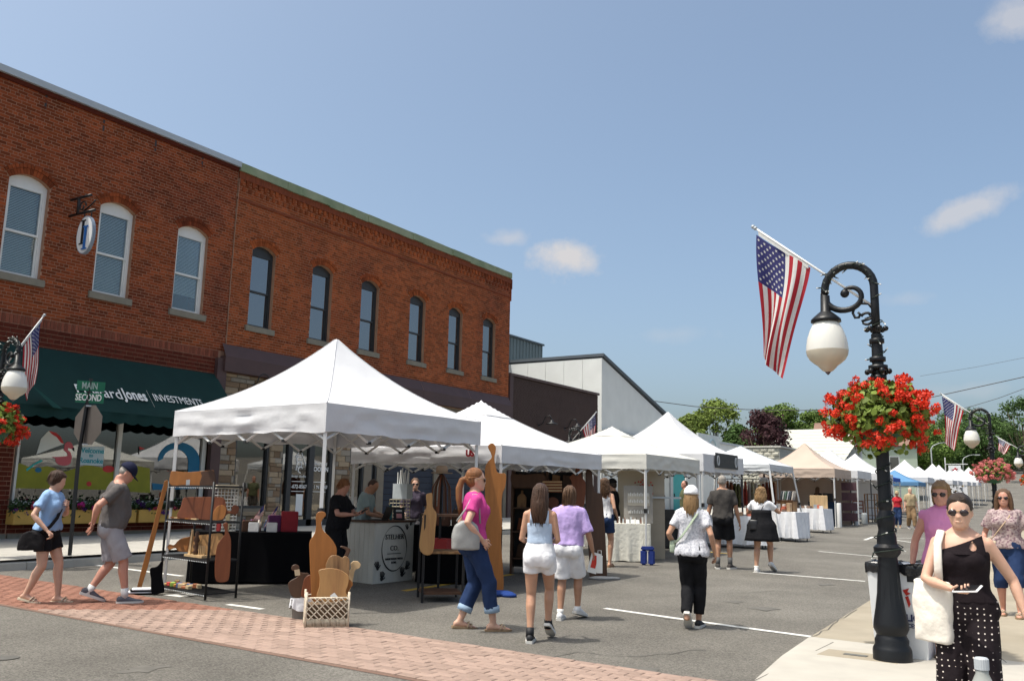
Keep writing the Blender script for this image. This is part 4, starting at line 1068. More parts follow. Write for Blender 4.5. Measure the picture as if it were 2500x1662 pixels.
# ================================================================== TENTS
def canvas(name, c, tl=.12): return M(name, c, .75, .05, 1.6, .5, 5, spec=.2, transl=tl*.5)
m_canvW = canvas('canvas_white', (.62, .62, .635)); m_canvI = canvas('canvas_ivory', (.60, .59, .545)); m_canvT = canvas('canvas_tan', (.47, .375, .31)); m_canvB = canvas('canvas_blue', (.10, .22, .38)); m_canvG = canvas('canvas_grey', (.54, .56, .58)); m_canvRB = canvas('canvas_royal', (.03, .10, .42))
m_pole = M('tent_pole', (.66, .66, .65), .4, .04, 3); m_poleD = M('tent_pole_dark', (.05, .05, .055), .45, .05, 3); m_blkpl = M('black_plastic', (.015, .015, .016), .5, .05)
def tent(label, N, rot, s, zv, mat, vh=.30, rise=1.05, polemat=None, slant=0.0, vent=False, detail=2, sag=.45, walls=(), wallmat=None, s2=None, group='canopy tents along the street', wr=1.0, seed=0, dark_right=False):
    """N: near street-side corner (x,y); the tent runs to -x and +y. zv: height of the valance bottom above ground."""
    polemat = polemat or m_pole; s2 = s2 or s
    g = G(N[0], N[1])
    o = thing('canopy_tent', label, 'tent', (N[0], N[1], g), rad(rot), group)
    L = lambda x, y: (-x, y)                        # local: x to the left of the street, y along the street
    zt = zv+vh; r = random.Random(seed); ox, oy = r.uniform(0, 50), r.uniform(0, 50)
    ztop = zt+rise
    def roofz(x, y, u=.5):
        t = 1-max(abs(x-s/2)/(s/2), abs(y-s2/2)/(s2/2))
        z = zt+rise*((1-sag)*t+sag*t**2.2)
        w = min(1, min(u, 1-u)*7)*(1-t)**.5
        return z+(fbm((x*1.1+ox, y*1.1+oy, 0), 1.0)*.018+fbm((x*3.2+ox, y*3.2, 3), 1.0)*.007)*wr*w*min(1, t*8+.1)
    n = 30 if detail > 1 else 10
    sides = [((0, 0), (s, 0)), ((s, 0), (s, s2)), ((s, s2), (0, s2)), ((0, s2), (0, 0))]
    mb = MB()
    for a, b in sides:
        def f(u, v, a=a, b=b):
            x, y = a[0]+(b[0]-a[0])*u, a[1]+(b[1]-a[1])*u; v = min(v, .995); x += (s/2-x)*v; y += (s2/2-y)*v
            return (-x, y, roofz(x, y, u))
        mb.grid(f, n, n)
    roof = mb.build('canopy', mat, o, True)
    sm_ = MB()
    for a, b in sides:
        sm_.tube([(-(a[0]+(s/2-a[0])*q), a[1]+(s2/2-a[1])*q, roofz(a[0]+(s/2-a[0])*q, a[1]+(s2/2-a[1])*q, 0)+.002) for q in np.linspace(0, .99, 14)], .008, 5)
    sub(sm_.build('seam', mat, None, True), roof)
    if vent:
        q = .13; vb = MB()
        def fv(u, v):
            x, y = s*(.5-q+2*q*u), s2*(.5-q+2*q*v); e = max(abs(u-.5), abs(v-.5))*2
            return (-x, y, roofz(x, y)+.035-.025*e+.01*fbm((x+ox, y, 1), 2))
        vb.grid(fv, 14, 14)
        sub(vb.build('vent_cap', mat, None, True), roof)
    # valances
    nv = 48 if detail > 1 else 10
    for k, (a, b) in enumerate(sides):
        vb = MB(); nx, ny = (b[1]-a[1]), -(b[0]-a[0]); ln = math.hypot(nx, ny); nx, ny = nx/ln, ny/ln
        def fvl(u, v, a=a, b=b, nx=nx, ny=ny, k=k):
            x, y = a[0]+(b[0]-a[0])*u, a[1]+(b[1]-a[1])*u
            w = math.sin(u*math.pi)**.5
            d = (.016*fbm((u*4+k*9+ox, v*3.5, 0), 1.0)+.014*fbm((u*3+k*9, v*7+ox, 4), 1.0)+.008*math.sin(v*9+fbm((u*5+ox, k*3, 0), 1)*4))*wr*w*min(1, v*3+.1)
            z = zt-vh*v+.025*fbm((u*4+k*5+oy, 0, 0), 1)*v*wr-.03*v*w*0
            rz = roofz(x, y, u) if v == 0 else z
            return (-(x+nx*(-d)), y+ny*(-d), min(z, zt) if v > 0 else rz)
        vb.grid(fvl, nv, 7 if detail > 1 else 3)
        vb.build('valance', mat, o, True)
    # legs
    for k, (x, y) in enumerate(((.04, .04), (s-.04, .04), (s-.04, s2-.04), (.04, s2-.04))):
        pm = m_poleD if (dark_right and k == 3) else polemat
        dx = (x-s/2)/(s/2)*slant; dy = (y-s2/2)/(s2/2)*slant
        wx, wy = N[0]-(x*math.cos(rad(rot))+y*math.sin(rad(rot))), N[1]-x*math.sin(rad(rot))+y*math.cos(rad(rot))
        gz = G(wx-dx, wy+dy)-g
        lm = MB(); top = Vector((-x, y, zt-.03)); bot = Vector((-(x+dx), y+dy, gz)); mid = bot.lerp(top, .48)
        lm.tube([bot, mid], .023, 4); lm.tube([mid, top], .030, 4)
        leg = lm.build('leg', pm, o)
        if detail > 1:
            sub(MB().cbox(tuple(mid), (.06, .06, .09)).build('clamp', m_blkpl), leg); sub(MB().cbox((bot.x, bot.y, gz+.008), (.09, .09, .014)).build('foot', m_pole), leg)
    # scissor trusses
    if detail > 0:
        zt2, zb2 = zv+vh-.06, zv-.10
        for k, (a, b) in enumerate(sides):
            tb = MB(); nn = 4 if detail > 1 else 2
            ins = .05
            cx, cy = s/2, s2/2
            pts = []
            for i in range(nn+1):
                t = i/nn; x, y = a[0]+(b[0]-a[0])*t, a[1]+(b[1]-a[1])*t
                x += (cx-x)/max(cx, .1)*ins; y += (cy-y)/max(cy, .1)*ins; pts.append((-x, y))
            for i in range(nn):
                p, q = pts[i], pts[i+1]; za, zb_ = (zt2, zb2) if i % 2 == 0 else (zb2, zt2)
                tb.bar((p[0], p[1], za), (q[0], q[1], zb_), .026); tb.bar((p[0], p[1], zb_), (q[0], q[1], za), .026)
            tr = tb.build('truss', polemat, o)
            if detail > 1:
                kb2 = MB()
                for i in range(nn+1):
                    for z in (zt2, zb2):
                        if 0 < i < nn: kb2.cbox((pts[i][0], pts[i][1], z), (.045, .045, .035))
                sub(kb2.build('joint', m_blkpl, kind='stuff'), tr)
        tb = MB()
        for (x, y) in ((.06, .06), (s-.06, .06), (s-.06, s2-.06), (.06, s2-.06)):
            tb.tube([(-x, y, zt-.05)]+[(-(x+(s/2-x)*q), y+(s2/2-y)*q, zt+rise*((1-sag)*q+sag*q**2.2)-.07) for q in (.25, .5, .75, .97)], .014, 4)
        tb.build('rafter', polemat, o)
    for w in walls:
        a, b = sides[w]; wbm = MB()
        def fw(u, v, a=a, b=b, w=w):
            x, y = a[0]+(b[0]-a[0])*u, a[1]+(b[1]-a[1])*u; x += (s/2-x)*.02; y += (s2/2-y)*.02
            d = .02*math.sin(u*26+w)+.02*fbm((u*6, v, w), 1)
            return (-(x+d), y+d, .03+(zv+.02-.03)*v)
        wbm.grid(fw, 26, 6); wbm.build('side_wall', wallmat or mat, o, True)
    return o
t1 = tent('large white peaked tent in front, its near leg before the brick shops', (-7.54, 7.73), -3, 3.05, 2.11, m_canvW, .34, 1.14, seed=1, wr=1.35, sag=.5)
t2 = tent('white vent topped tent with red letters, second from the front', (-7.12, 10.95), -2, 3.05, 1.84, m_canvW, .26, .84, vent=True, seed=2, sag=.3)
t3 = tent('ivory vent topped tent above the jewellery table', (-7.45, 16.9), 0, 3.05, 1.88, m_canvI, .30, .68, vent=True, seed=3, sag=.3)
t4 = tent('tall white peaked tent with dark banner strip', (-7.6, 20.6), 0, 3.05, 1.90, m_canvW, .42, 1.19, seed=4, dark_right=True)
t5 = tent('low grey white tent on splayed legs over clothes rail', (-7.75, 26.6), 0, 2.6, 2.02, m_canvG, .20, .62, slant=.33, seed=5, sag=.15)
tan = tent('tan peaked tent with tan back and side walls', (-8.2, 37.0), 0, 3.05, 1.95, m_canvT, .36, 1.12, walls=(1, 2, 3)[:2], seed=6, dark_right=True, detail=2)
t7 = tent('white peaked tent directly behind the tan tent', (-8.1, 40.9), 0, 3.05, 1.98, m_canvW, .33, 1.05, seed=7, dark_right=True, detail=1)
t8 = tent('white peaked tent left of the black lamp post shaft', (-8.1, 46.6), 0, 3.05, 1.95, m_canvW, .33, 1.05, seed=8, detail=1, walls=(2,))
bl1 = tent('blue shade tent under the white peaks', (-8.0, 57.5), 0, 3.05, 1.75, m_canvB, .22, .75, seed=9, detail=1)
t9 = tent('white peaked tent with blue tent before it', (-8.0, 61.5), 0, 3.05, 1.98, m_canvW, .33, 1.15, seed=10, detail=1)
rb_ = tent('small royal blue canopy right of the lamp post', (-8.6, 52.5), 0, 2.6, 1.95, m_canvRB, .2, .5, seed=11, detail=1)
far_lab = ['low white tent after the blue one in the far row', 'white peaked tent, left one of a twin pair in the far row', 'white peaked tent, right one of a twin pair in the far row', 'white peaked tent under the small red and white sign', 'white peaked tent third from the end of the far row', 'white peaked tent second from the end of the far row', 'white peaked tent at the very end of the far row']
for i, y in enumerate((68, 75.5, 79.3, 86, 90.5, 96, 103)):
    tent(far_lab[i], (-8.1, y), 0, 3.05, 1.95, m_canvW, .33, (.9, 1.3, 1.3, 1.0, 1.15, 1.25, 1.25)[i], seed=20+i, detail=0 if i > 1 else 1, walls=(0,) if i == 3 else ())
# banner on the fourth tent: mesh panel, dark strip, ovals and lettering
def tent_world(o, x, y, z): return Matrix.Translation(o.location) @ rotz(o.rotation_euler.z) @ Vector((-x, y, z))
m_ban = M('banner_dark', (.028, .030, .032), .6, .06)
bx0 = MB().box((.03, .75, 2.06-.05), (.045, 2.45, 2.38)).build('banner', m_ban, t4)
fz = MB(); rq = random.Random(4)
for k in range(15):
    if k not in (5, 10): fz.box((.046, .98+k*.078, 2.15), (.049, 1.03+k*.078, 2.22+rq.uniform(-.01, .02)))
fz.build('faint_lettering', M('banner_grey', (.06, .06, .06), .6), t4, kind='stuff')
for y in (.92, 2.28):
    ring = MB().tube([(.05, y+.07*math.cos(t), 2.19+.115*math.sin(t)) for t in [i*2*math.pi/14 for i in range(15)]], .018, 5).build('emblem', m_canvG, t4)
# red letters on second tent's valance corner
lettering('lettering', 'US', .13, M('letter_red', (.45, .02, .03), .6), frame((-.55, -.045, 1.98), (1, 0, 0), (0, 0, 1), (0, -1, 0)), t2, bold=.008)
# weight tubes on tan tent legs
for k, (x, y) in enumerate(((.0, -.05), (.0, 3.05))):
    p = tent_world(tan, x-.12, y, 0)
    tag(MB().lathe([(.085, 0), (.09, .02), (.09, .93), (.08, .96)], 14).build('weight_tube', m_pole if k == 0 else m_canvG, loc=(p.x, p.y, G(p.x, p.y)), smooth=True), ('white pipe weight strapped to the near tan tent leg', 'white pipe weight at the far street side tan tent leg')[k], 'weight', 'pipe weights on tent legs')

# ================================================================== LAMP POSTS
m_post = M('post_black', (.008, .009, .011), .42, .1, 6, .08, 40, spec=.3)
m_globe = M('globe_white', (.80, .79, .74), .25, .02, 2, spec=.4, transl=.25)
m_globe_low = M('globe_ivory', (.68, .62, .50), .3, .02, 2, transl=.2)
m_wire = M('wire_green', (.01, .02, .014), .5, .1)
m_bulb = M('bulb_clear', (.5, .5, .48), .2, .05)
def lamp_post(label, base, az, scale=1.0, wires=True):
    """az: direction of the arm in the world"""
    o = thing('street_lamp', label, 'street lamp', base, az, 'black street lamps')
    S = scale
    prof = [(.19, 0), (.19, .10), (.182, .125), (.165, .15), (.168, .19), (.150, .22), (.145, .235), (.174, .29), (.170, .34), (.146, .46), (.122, .60), (.106, .80), (.096, .93), (.132, .97), (.136, 1.02), (.100, 1.05), (.096, 1.12), (.078, 1.18), (.092, 1.25), (.094, 1.29), (.062, 1.36), (.075, 1.40), (.066, 1.45), (.060, 1.8), (.055, 2.6), (.05, 3.05)]
    nf = 16
    bm_ = MB()
    rs = []
    for r_, z in prof:
        ring = []
        for k in range(nf*2):
            fl = 1.0
            if .38 < z < .92: fl = 1.0 if k % 2 else .93
            fl *= .89 if z < 1.5 else 1
            a = k*math.pi/nf; ring.append((r_*fl*S*math.cos(a), r_*fl*S*math.sin(a), z*S))
        rs.append(ring)
    smooth_angle(bm_.rings(rs).build('base_shaft', m_post, o), 35)
    for z, r_ in ((2.62, .075), (2.72, .09), (2.80, .075), (2.98, .07)):
        MB().lathe([(.05*S, z*S-.03), (r_*S, z*S-.02), (r_*S, z*S+.02), (.05*S, z*S+.03)], 14).build('collar', m_post, o, True)
    cb = MB()
    for k in range(6):
        a = k*math.pi/3
        cb.ell((.10*S*math.cos(a), .10*S*math.sin(a), 2.68*S), (.028, .028, .03), 6, 4); cb.ell((.085*S*math.cos(a), .085*S*math.sin(a), 3.10*S), (.03, .03, .028), 6, 4)
    cb.build('knobs', m_post, o, True, kind='stuff')
    # arched arm: up the post, over, down to the globe, curling back as a scroll
    W = .47*S; top = 3.77*S; cz = top-.24*S
    arm = [(0, 0, 3.0*S), (0, 0, 3.35*S)]+[(W/2+W/2*math.cos(t), 0, cz+.24*S*math.sin(t)) for t in [math.pi-i*math.pi/14 for i in range(15)]]+[(W, 0, 3.50*S)]
    ab = MB(); ab.tube(arm, [.040*S]*len(arm), 10)
    sc = []
    for i in range(26):
        t = i/25; a = rad(10)-t*rad(330); rr = (.20*(1-t)**.8+.03)*S
        sc.append((W-.215*S+rr*math.cos(a)*1.0, 0, 3.47*S+rr*math.sin(a)*.85))
    ab.tube(sc, [.034*S*(1-.45*i/25) for i in range(26)], 8)
    ab.ell(sc[-1], (.045*S, .04*S, .045*S), 8, 6)
    # bracket s-curls between post and scroll
    b1_ = [(.0, 0, 3.22*S)]+[(.08*S+.055*S*math.cos(t)*(1-.1*t/6), 0, 3.21*S+.055*S*math.sin(t)*(1-.1*t/6)) for t in [-.4+i*-.45 for i in range(13)]]
    ab.tube(b1_, .014*S, 6)
    b2_ = [(.02*S, 0, 3.30*S), (.06*S, 0, 3.36*S), (.13*S, 0, 3.37*S), (.19*S, 0, 3.34*S), (.21*S, 0, 3.28*S), (.19*S, 0, 3.23*S), (.155*S, 0, 3.23*S), (.14*S, 0, 3.26*S), (.16*S, 0, 3.28*S)]
    ab.tube(b2_, .014*S, 6)
    ab.build('arm', m_post, o, True)
    hd = MB(); hd.lathe([(.045*S, 3.48*S), (.05*S, 3.32*S), (.075*S, 3.30*S), (.12*S, 3.26*S), (.145*S, 3.235*S), (.148*S, 3.21*S), (.10*S, 3.205*S)], 18, T=Matrix.Translation((W, 0, 0)))
    hd.build('fitter', m_post, o, True)
    gz = 3.215*S
    gp = [(.10, 0), (.128, -.025), (.158, -.085), (.186, -.165), (.20, -.25), (.203, -.30)]
    gl = MB(); gl.lathe([(r_*S, gz+z*S) for r_, z in gp], 28, T=Matrix.Translation((W, 0, 0)), cap=False)
    globe = gl.build('globe', m_globe, o, True)
    gp2 = [(.203, -.30), (.195, -.345), (.17, -.39), (.13, -.425), (.095, -.45), (.075, -.475), (.05, -.50), (.02, -.515), (.005, -.52)]
    sub(MB().lathe([(r_*S, gz+z*S) for r_, z in gp2], 28, T=Matrix.Translation((W, 0, 0)), cap=False).build('globe_bowl', m_globe_low, None, True), globe)
    sub(MB().lathe([(.032*S, gz-.50*S), (.024*S, gz-.52*S), (.006*S, gz-.54*S)], 10, T=Matrix.Translation((W, 0, 0))).build('finial', M('finial_grey', (.12, .10, .11), .4), None, True), globe)
    if wires:
        wbm = MB(); bb_ = MB(); r = random.Random(int(base[1]*10)); path = []
        for i in range(150):
            t = i/149; z = .95*S+t*2.3*S; rr = np.interp(z/S, [p[1] for p in prof], [p[0] for p in prof])*S+.012
            a = t*2*math.pi*15; path.append((rr*math.cos(a), rr*math.sin(a), z))
        wbm.tube(path, .0055, 4)
        pa = []
        for i in range(70):
            t = i/69; q = 1+t*(len(arm)-2.01); k = int(q); f = q-k
            c = Vector(arm[k]).lerp(Vector(arm[k+1]), f); a = t*2*math.pi*12; pa.append((c.x+.048*math.cos(a)*.6, .048*math.sin(a), c.z+.048*math.cos(a)*.6))
        wbm.tube(pa, .0055, 4)
        for p in path[::4]+pa[::2]:
            d = Vector((r.gauss(0, 1), r.gauss(0, 1), r.gauss(0, .7))).normalized()*.04
            wbm.tube([p, tuple(Vector(p)+d)], .007, 4); bb_.tube([tuple(Vector(p)+d), tuple(Vector(p)+d*1.5)], .006, 4)
        wbm.build('light_string', m_wire, o, kind='stuff'); bb_.build('light_bulbs', m_bulb, o, kind='stuff')
    return o
# ---- hanging flower basket ring fixed on a post
m_leafb = M('geranium_leaf', (.15, .21, .035), .6, .2, 3, spec=.3, island=.4, transl=.2)
def bloom_mesh(name, mat, seed, R=.055, n=34, ps=.021):
    r = random.Random(seed); mb = MB()
    for k in range(n):
        u = Vector((r.gauss(0, 1), r.gauss(0, 1), r.gauss(.35, .8))).normalized(); p = u*R*r.uniform(.6, 1.05); p.z *= .8
        q = (u+Vector((r.gauss(0, .35), r.gauss(0, .35), r.gauss(0, .35)))).normalized(); a = q.orthogonal().normalized(); b = q.cross(a); s = ps*r.uniform(.8, 1.3)
        for m in range(3):
            t = m*2.094+r.uniform(0, 1); d = a*math.cos(t)+b*math.sin(t); e = q.cross(d)
            mb.add([p, p+d*s*.7+e*s*.45, p+d*s*1.15+q*.002, p+d*s*.7-e*s*.45], [(0, 1, 2, 3)])
    return mb.mesh(name, mat)
def petal_mat(name, c): return M(name, c, .55, .12, 5, spec=.25, island=.22, transl=.25)
def basket(label, post, z, R, bm_list, seed, nb=95, nl=1500, droop=.20, up=.36, leaf=.045, mat=None, potmat=None):
    o = thing('flower_basket', label, 'flower basket', (post[0], post[1], post[2]+z), 0)
    pot = MB().lathe([(.06, -.30), (.16, -.29), (.27, -.10), (.30, -.02), (.275, -.02), (.25, -.10)], 20)
    pot.v = [(x*R/.48, y*R/.48, zz) for x, y, zz in pot.v]
    pot.build('pot', potmat or M('basket_green', (.018, .09, .05), .5, .1, 4), o, True)
    r = random.Random(seed); lb = MB()
    def surf(rr_):
        u = Vector((rr_.gauss(0, 1), rr_.gauss(0, 1), rr_.gauss(0, 1))).normalized()
        f = rr_.uniform(.72, 1.0)
        z_ = u.z*up if u.z > 0 else u.z*(droop+.12)
        rad_ = R*(1.0+.12*math.sin(5*math.atan2(u.y, u.x)+seed)+(.10 if u.z < 0 else 0))
        return Vector((u.x*rad_*f, u.y*rad_*f, z_*f)), u
    for k in range(nl):
        p, u = surf(r)
        if u.z < -.45 and r.random() < .8: continue
        n = (u*.7+Vector((r.gauss(0, .6), r.gauss(0, .6), r.gauss(.4, .5)))).normalized(); a = n.orthogonal().normalized(); b = n.cross(a); s = leaf*r.uniform(.6, 1.25)
        p = p*r.uniform(.8, 1.0)
        lb.add([p-a*s*.6-b*s*.25, p-a*s*.1-b*s*.6, p+a*s*.6-b*s*.3, p+a*s*.65+b*s*.3, p-a*s*.05+b*s*.62, p-a*s*.6+b*s*.25], [(0, 1, 2, 3, 4, 5)])
    st = MB()
    spots = []
    for k in range(nb*3):
        p, u = surf(r)
        if u.z < -.75: continue
        p = p*r.uniform(1.0, 1.13)
        if all((p-q).length > .085*R/.48 for q in spots): spots.append(p)
        if len(spots) >= nb: break
    for p in spots:
        bo = bpy.data.objects.new('bloom', r.choice(bm_list)); C.objects.link(bo); bo.parent = o
        bo.location = p; bo.rotation_euler = (r.uniform(-.5, .5), r.uniform(-.5, .5), r.uniform(0, 6.28)); k_ = r.uniform(.6, 1.3); bo.scale = (k_, k_, k_)
        st.tube([p*.6, p*.85+Vector((0, 0, -.01)), p], .0035, 4)
    lb.build('foliage', mat or m_leafb, o, kind='stuff'); st.build('stems', mat or m_leafb, o, kind='stuff')
    return o
m_red = petal_mat('petal_red', (.66, .045, .018)); m_pinkp = petal_mat('petal_pink', (.62, .20, .19)); m_or = petal_mat('petal_orange', (.62, .10, .015))
bl_red = [bloom_mesh('bloom', m_red, k) for k in range(5)]; bl_pink = [bloom_mesh('bloom', m_pinkp, k+9) for k in range(4)]; bl_or = [bloom_mesh('bloom', m_or, k+19) for k in range(3)]

# ---- flags
m_fr = M('flag_red', (.38, .018, .030), .7, .08, 3, .1, 40, transl=.25); m_fw = M('flag_white', (.70, .69, .66), .7, .05, 3, .1, 40, transl=.3); m_fb = M('flag_blue', (.030, .030, .13), .7, .08, 3, .1, 40, transl=.2)
def flag(label, base, tip, hoist0, hoist1, fly, seed=0, fold=.0, detail=True, fold_side=1):
    """pole base->tip (world); cloth hoist runs from fraction hoist0 (tip end) to hoist1 along the pole; fly length hangs down"""
    base, tip = Vector(base), Vector(tip)
    o = thing('flag', label, 'flag', tuple(base), 0, 'striped flags on lamp posts')
    d = tip-base; L = d.length; dn = d.normalized()
    MB().tube([(0, 0, 0), tuple(d)], [.013, .011], 8).build('pole', m_pole, o, True)
    MB().ell(tuple(d+dn*.02), (.022, .022, .022), 10, 6).tube([tuple(d*(.985)), tuple(d)], .02, 8).build('finial', m_copingw, o, True)
    h0, h1 = d*hoist0, d*hoist1
    side = Vector((-dn.y, dn.x, 0)); side.normalize()
    hx = Vector((dn.x, dn.y, 0)).normalized()
    Lh = (h1-h0).length
    def P(u, v):                         # u along hoist (0 = tip), v along fly
        p = h0.lerp(h1, u)+Vector((0, 0, -.05))
        # cloth falls straight; outer (lower hoist) part swings in under the tip
        pull = (v**1.15)*(.62*u)
        dx = -(h1-h0)*1.0*pull
        q = p+Vector((dx.x, dx.y, 0))
        q.z = p.z-fly*v*(1-.06*u)+ (-(h1-h0).z*pull*.35)
        w = .055*math.sin(u*9+v*3.0+seed)+.035*math.sin(u*17-v*2+seed*2)
        q += side*(w*(.25+v)*fold_side*.9)+hx*(.02*math.sin(v*5+u*4+seed))
        return q
    NU, NV = 26, 30
    cols = {0: MB(), 1: MB(), 2: MB()}
    for i in range(NU):
        for j in range(NV):
            u0, u1, v0, v1 = i/NU, (i+1)/NU, j/NV, (j+1)/NV
            c = 2 if (i < 14 and j < 12) else ((i//2) % 2)
            cols[c].add([P(u0, v0), P(u1, v0), P(u1, v1), P(u0, v1)], [(0, 1, 2, 3)])
    cl = MB(); 
    for c in (0, 1, 2):
        cl.cur = c; cl.add(cols[c].v, cols[c].f)
    cloth = cl.build('cloth', [m_fr, m_fw, m_fb], o, False)
    bm_ = bmesh.new(); bm_.from_mesh(cloth.data); bmesh.ops.remove_doubles(bm_, verts=bm_.verts, dist=1e-5)
    for f in bm_.faces: f.smooth = True
    bm_.to_mesh(cloth.data); bm_.free()
    sb = MB()
    for row in range(9):
        for k in range(6 if row % 2 == 0 else 5):
            u = (row+.9)/9.8*14/26; v = ((k+.5) if row % 2 == 0 else (k+1))/6*12/30
            p = P(u, v); pu = (P(u+.01, v)-p).normalized(); pv = (P(u, v+.01)-p).normalized(); n = pu.cross(pv)
            rr_ = .021*Lh/.75
            for sg_ in (1, -1):
                vs = [p+n*.004*sg_]
                for m in range(10):
                    a = m*math.pi/5; q = rr_ if m % 2 == 0 else rr_*.42
                    vs.append(p+n*.004*sg_+pu*(-q*math.cos(a))+pv*(q*math.sin(a)))
                sb.add(vs, [(0, 1+m, 1+(m+1) % 10) for m in range(10)])
    sub(sb.build('stars', m_fw, None, kind='stuff'), cloth)
    hb = MB(); hb.grid(lambda u, v: h0.lerp(h1, u)+Vector((0, 0, -.012-.045*v))+side*.003, 10, 1); hb.build('header_band', m_fw, o)
    return o
LBASE = gnd(2057, 1522, RZ)
az_left = math.pi
lp1 = lamp_post('tall black lamp post wrapped in light strings beside white litter box', tuple(LBASE), az_left, 1.0)
def lpt(base, az, x, z, S=1.0): return Vector((base[0]+math.cos(az)*x*S, base[1]+math.sin(az)*x*S, base[2]+z*S))
flag('large striped flag on the nearest black lamp post', lpt(LBASE, az_left, .03, 3.34), lpt(LBASE, az_left, 1.17, 4.30), .965, .52, 1.30, seed=1)
basket('round basket full of red geraniums on the nearest black lamp post', tuple(LBASE), 2.28, .43, bl_red, 3, 120, 3200, droop=.34, up=.34)
L2 = at_depth(2283, 1015, 24.2); L2 = Vector((L2.x, L2.y, G(L2.x, L2.y)+RZ))
lamp_post('second black lamp post with pink flower basket', tuple(L2), az_left, 1.0)
flag('striped flag behind the red geranium basket', lpt(L2, az_left, .03, 3.34), lpt(L2, az_left, 1.17, 4.25), .965, .52, 1.30, seed=2)
basket('basket of pale pink geraniums on the second lamp post', tuple(L2), 2.05, .46, bl_pink, 5, 120, 900, droop=.22)
L3 = at_depth(2372, 1072, 44); L3 = Vector((L3.x, L3.y, G(L3.x, L3.y)+RZ))
lamp_post('small far black lamp post at the right edge', tuple(L3), az_left, 1.0, wires=False)
flag('small far flag at the right edge above pink flowers', lpt(L3, az_left, .03, 3.39), lpt(L3, az_left, 1.35, 4.27), .965, .55, .6, seed=3)
basket('far basket of orange flowers at the right edge', tuple(L3), 2.1, .46, bl_or, 6, 70, 500)
LL = at_depth(1, 880, 14.4); LL = Vector((LL.x, LL.y, SWL(LL.y)))
az_r = 0.0
lamp_post('black lamp post at the left edge before green awning', tuple(LL), az_r, .93)
flag('striped flag on the lamp post before green awning', lpt(LL, rad(63), .03, 3.3, .93), lpt(LL, rad(63), .55, 4.28, .93), .965, .45, 1.05, seed=4, fold_side=-1)
basket('basket of red geraniums on the left edge lamp post', tuple(LL), 2.15, .43, bl_red, 8, 80, 1300, droop=.3)
LM = onx(1338, 1000, -14.5); LM = Vector((-14.5, LM.y, SWL(LM.y)))
lamp_post('black lamp post half hidden behind tents by the brown wall', tuple(LM), rad(200), .86, wires=True)
flag('striped flag against the brown building wall', lpt(LM, rad(208), .30, 3.0, .95), lpt(LM, rad(28), .55, 4.02, .95), .965, .45, .85, seed=6)

# ---- stop sign seen from behind, with street name plates
sp = gnd(160, 1285, .126)
sp = Vector((sp.x, sp.y, SWL(sp.y)))
ss = thing('stop_sign', 'grey back of an octagonal sign on dark post with green street name plates', 'sign', tuple(sp))
vdir = Vector((sp.x, sp.y, 0)).normalized(); az = math.atan2(vdir.y, vdir.x)
Rv = rotz(az-math.pi/2)                     # local y = away from camera
m_signback = M('sign_back', (.12, .105, .095), .5, .15, 3, metal=.3)
MB(Rv @ rotz(rad(10))).tube([(0, 0, -.05), (-.02, 0, 1.7), (.05, 0, 3.0)], .032, 4).build('post', m_post, ss)
oc = [(.36*math.cos(rad(22.5+45*k)), .36*math.sin(rad(22.5+45*k))) for k in range(8)]
pz = at_dist(192, 978, math.hypot(sp.x, sp.y)).z-sp.z
MB(Rv @ rotz(rad(-52)) @ Matrix.Translation((.06, .05, pz)) @ Matrix.Rotation(math.pi/2, 4, 'X')).prism(oc, .006).build('octagon', m_signback, ss)
for z in (pz+.32, pz-.33): MB(Rv).box((.01, -.05, z-.012), (.11, -.02, z+.012)).build('clamp', m_copingw, ss)
m_sgreen = M('sign_green', (.01, .13, .065), .45, .05)
for k, (s, z, a) in enumerate((('SECOND', pz+.46, -8), ('MAIN', pz+.66, 8))):
    T_ = Rv @ Matrix.Translation((.06, -.01, z)) @ rotz(rad(a))
    pl_ = MB(T_).box((-.22, -.003, -.085), (.22, .003, .085)).build('name_plate', m_sgreen, ss)
    o = lettering('lettering', s, .155, m_letter if k == 0 else M('letter_dim', (.32, .40, .36), .5), T_ @ Matrix.Translation((-.02, -.006, 0)) @ Matrix.Rotation(math.pi/2, 4, 'X'), None, xs=.66, bold=.003); sub(o, pl_)

# ---- window boxes with petunias
def petunia(label, u0, u1, seed):
    zc = .95
    o = thing('window_box', label, 'window box', (FX+.2, (u0+u1)/2, .64), 0, 'yellow window boxes under the shop window')
    w = (u1-u0)/2
    bx = MB().box((-.14, -w, 0), (.17, w, .30)).build('box', M('box_ochre', (.50, .30, .07), .7, .08, 4), o); bevel(bx, .01, 1)
    r = random.Random(seed); lb = MB()
    for k in range(int(900*w)):
        p = Vector((r.gauss(.06, .10), r.uniform(-w-.05, w+.05), .30+abs(r.gauss(.10, .08))-(.22*r.random() if r.random() < .3 else 0)))
        n = Vector((r.gauss(.3, .6), r.gauss(0, .6), r.gauss(.4, .6))).normalized(); a = n.orthogonal().normalized(); b = n.cross(a); s = r.uniform(.025, .05)
        lb.add([p-a*s, p+b*s*.6, p+a*s, p-b*s*.6], [(0, 1, 2, 3)])
    lb.build('foliage', M('petunia_leaf', (.035, .065, .020), .7, .2, 4, island=.4, transl=.2), o, kind='stuff')
    for k in range(int(13*w)):
        bo = bpy.data.objects.new('bloom', r.choice(pet_bl)); C.objects.link(bo); bo.parent = o
        bo.location = (r.uniform(.08, .24), r.uniform(-w, w), .22+r.uniform(.0, .28)); bo.rotation_euler = (0, r.uniform(0, 1), r.uniform(0, 6)); k_ = r.uniform(.7, 1.1); bo.scale = (k_, k_, k_)
    return o
pet_bl = [bloom_mesh('bloom', petal_mat(n, c), k+40, .07, 12, .045) for k, (n, c) in enumerate((('petal_magenta', (.48, .03, .22)), ('petal_purple', (.11, .03, .20)), ('petal_rose', (.55, .08, .14))))]
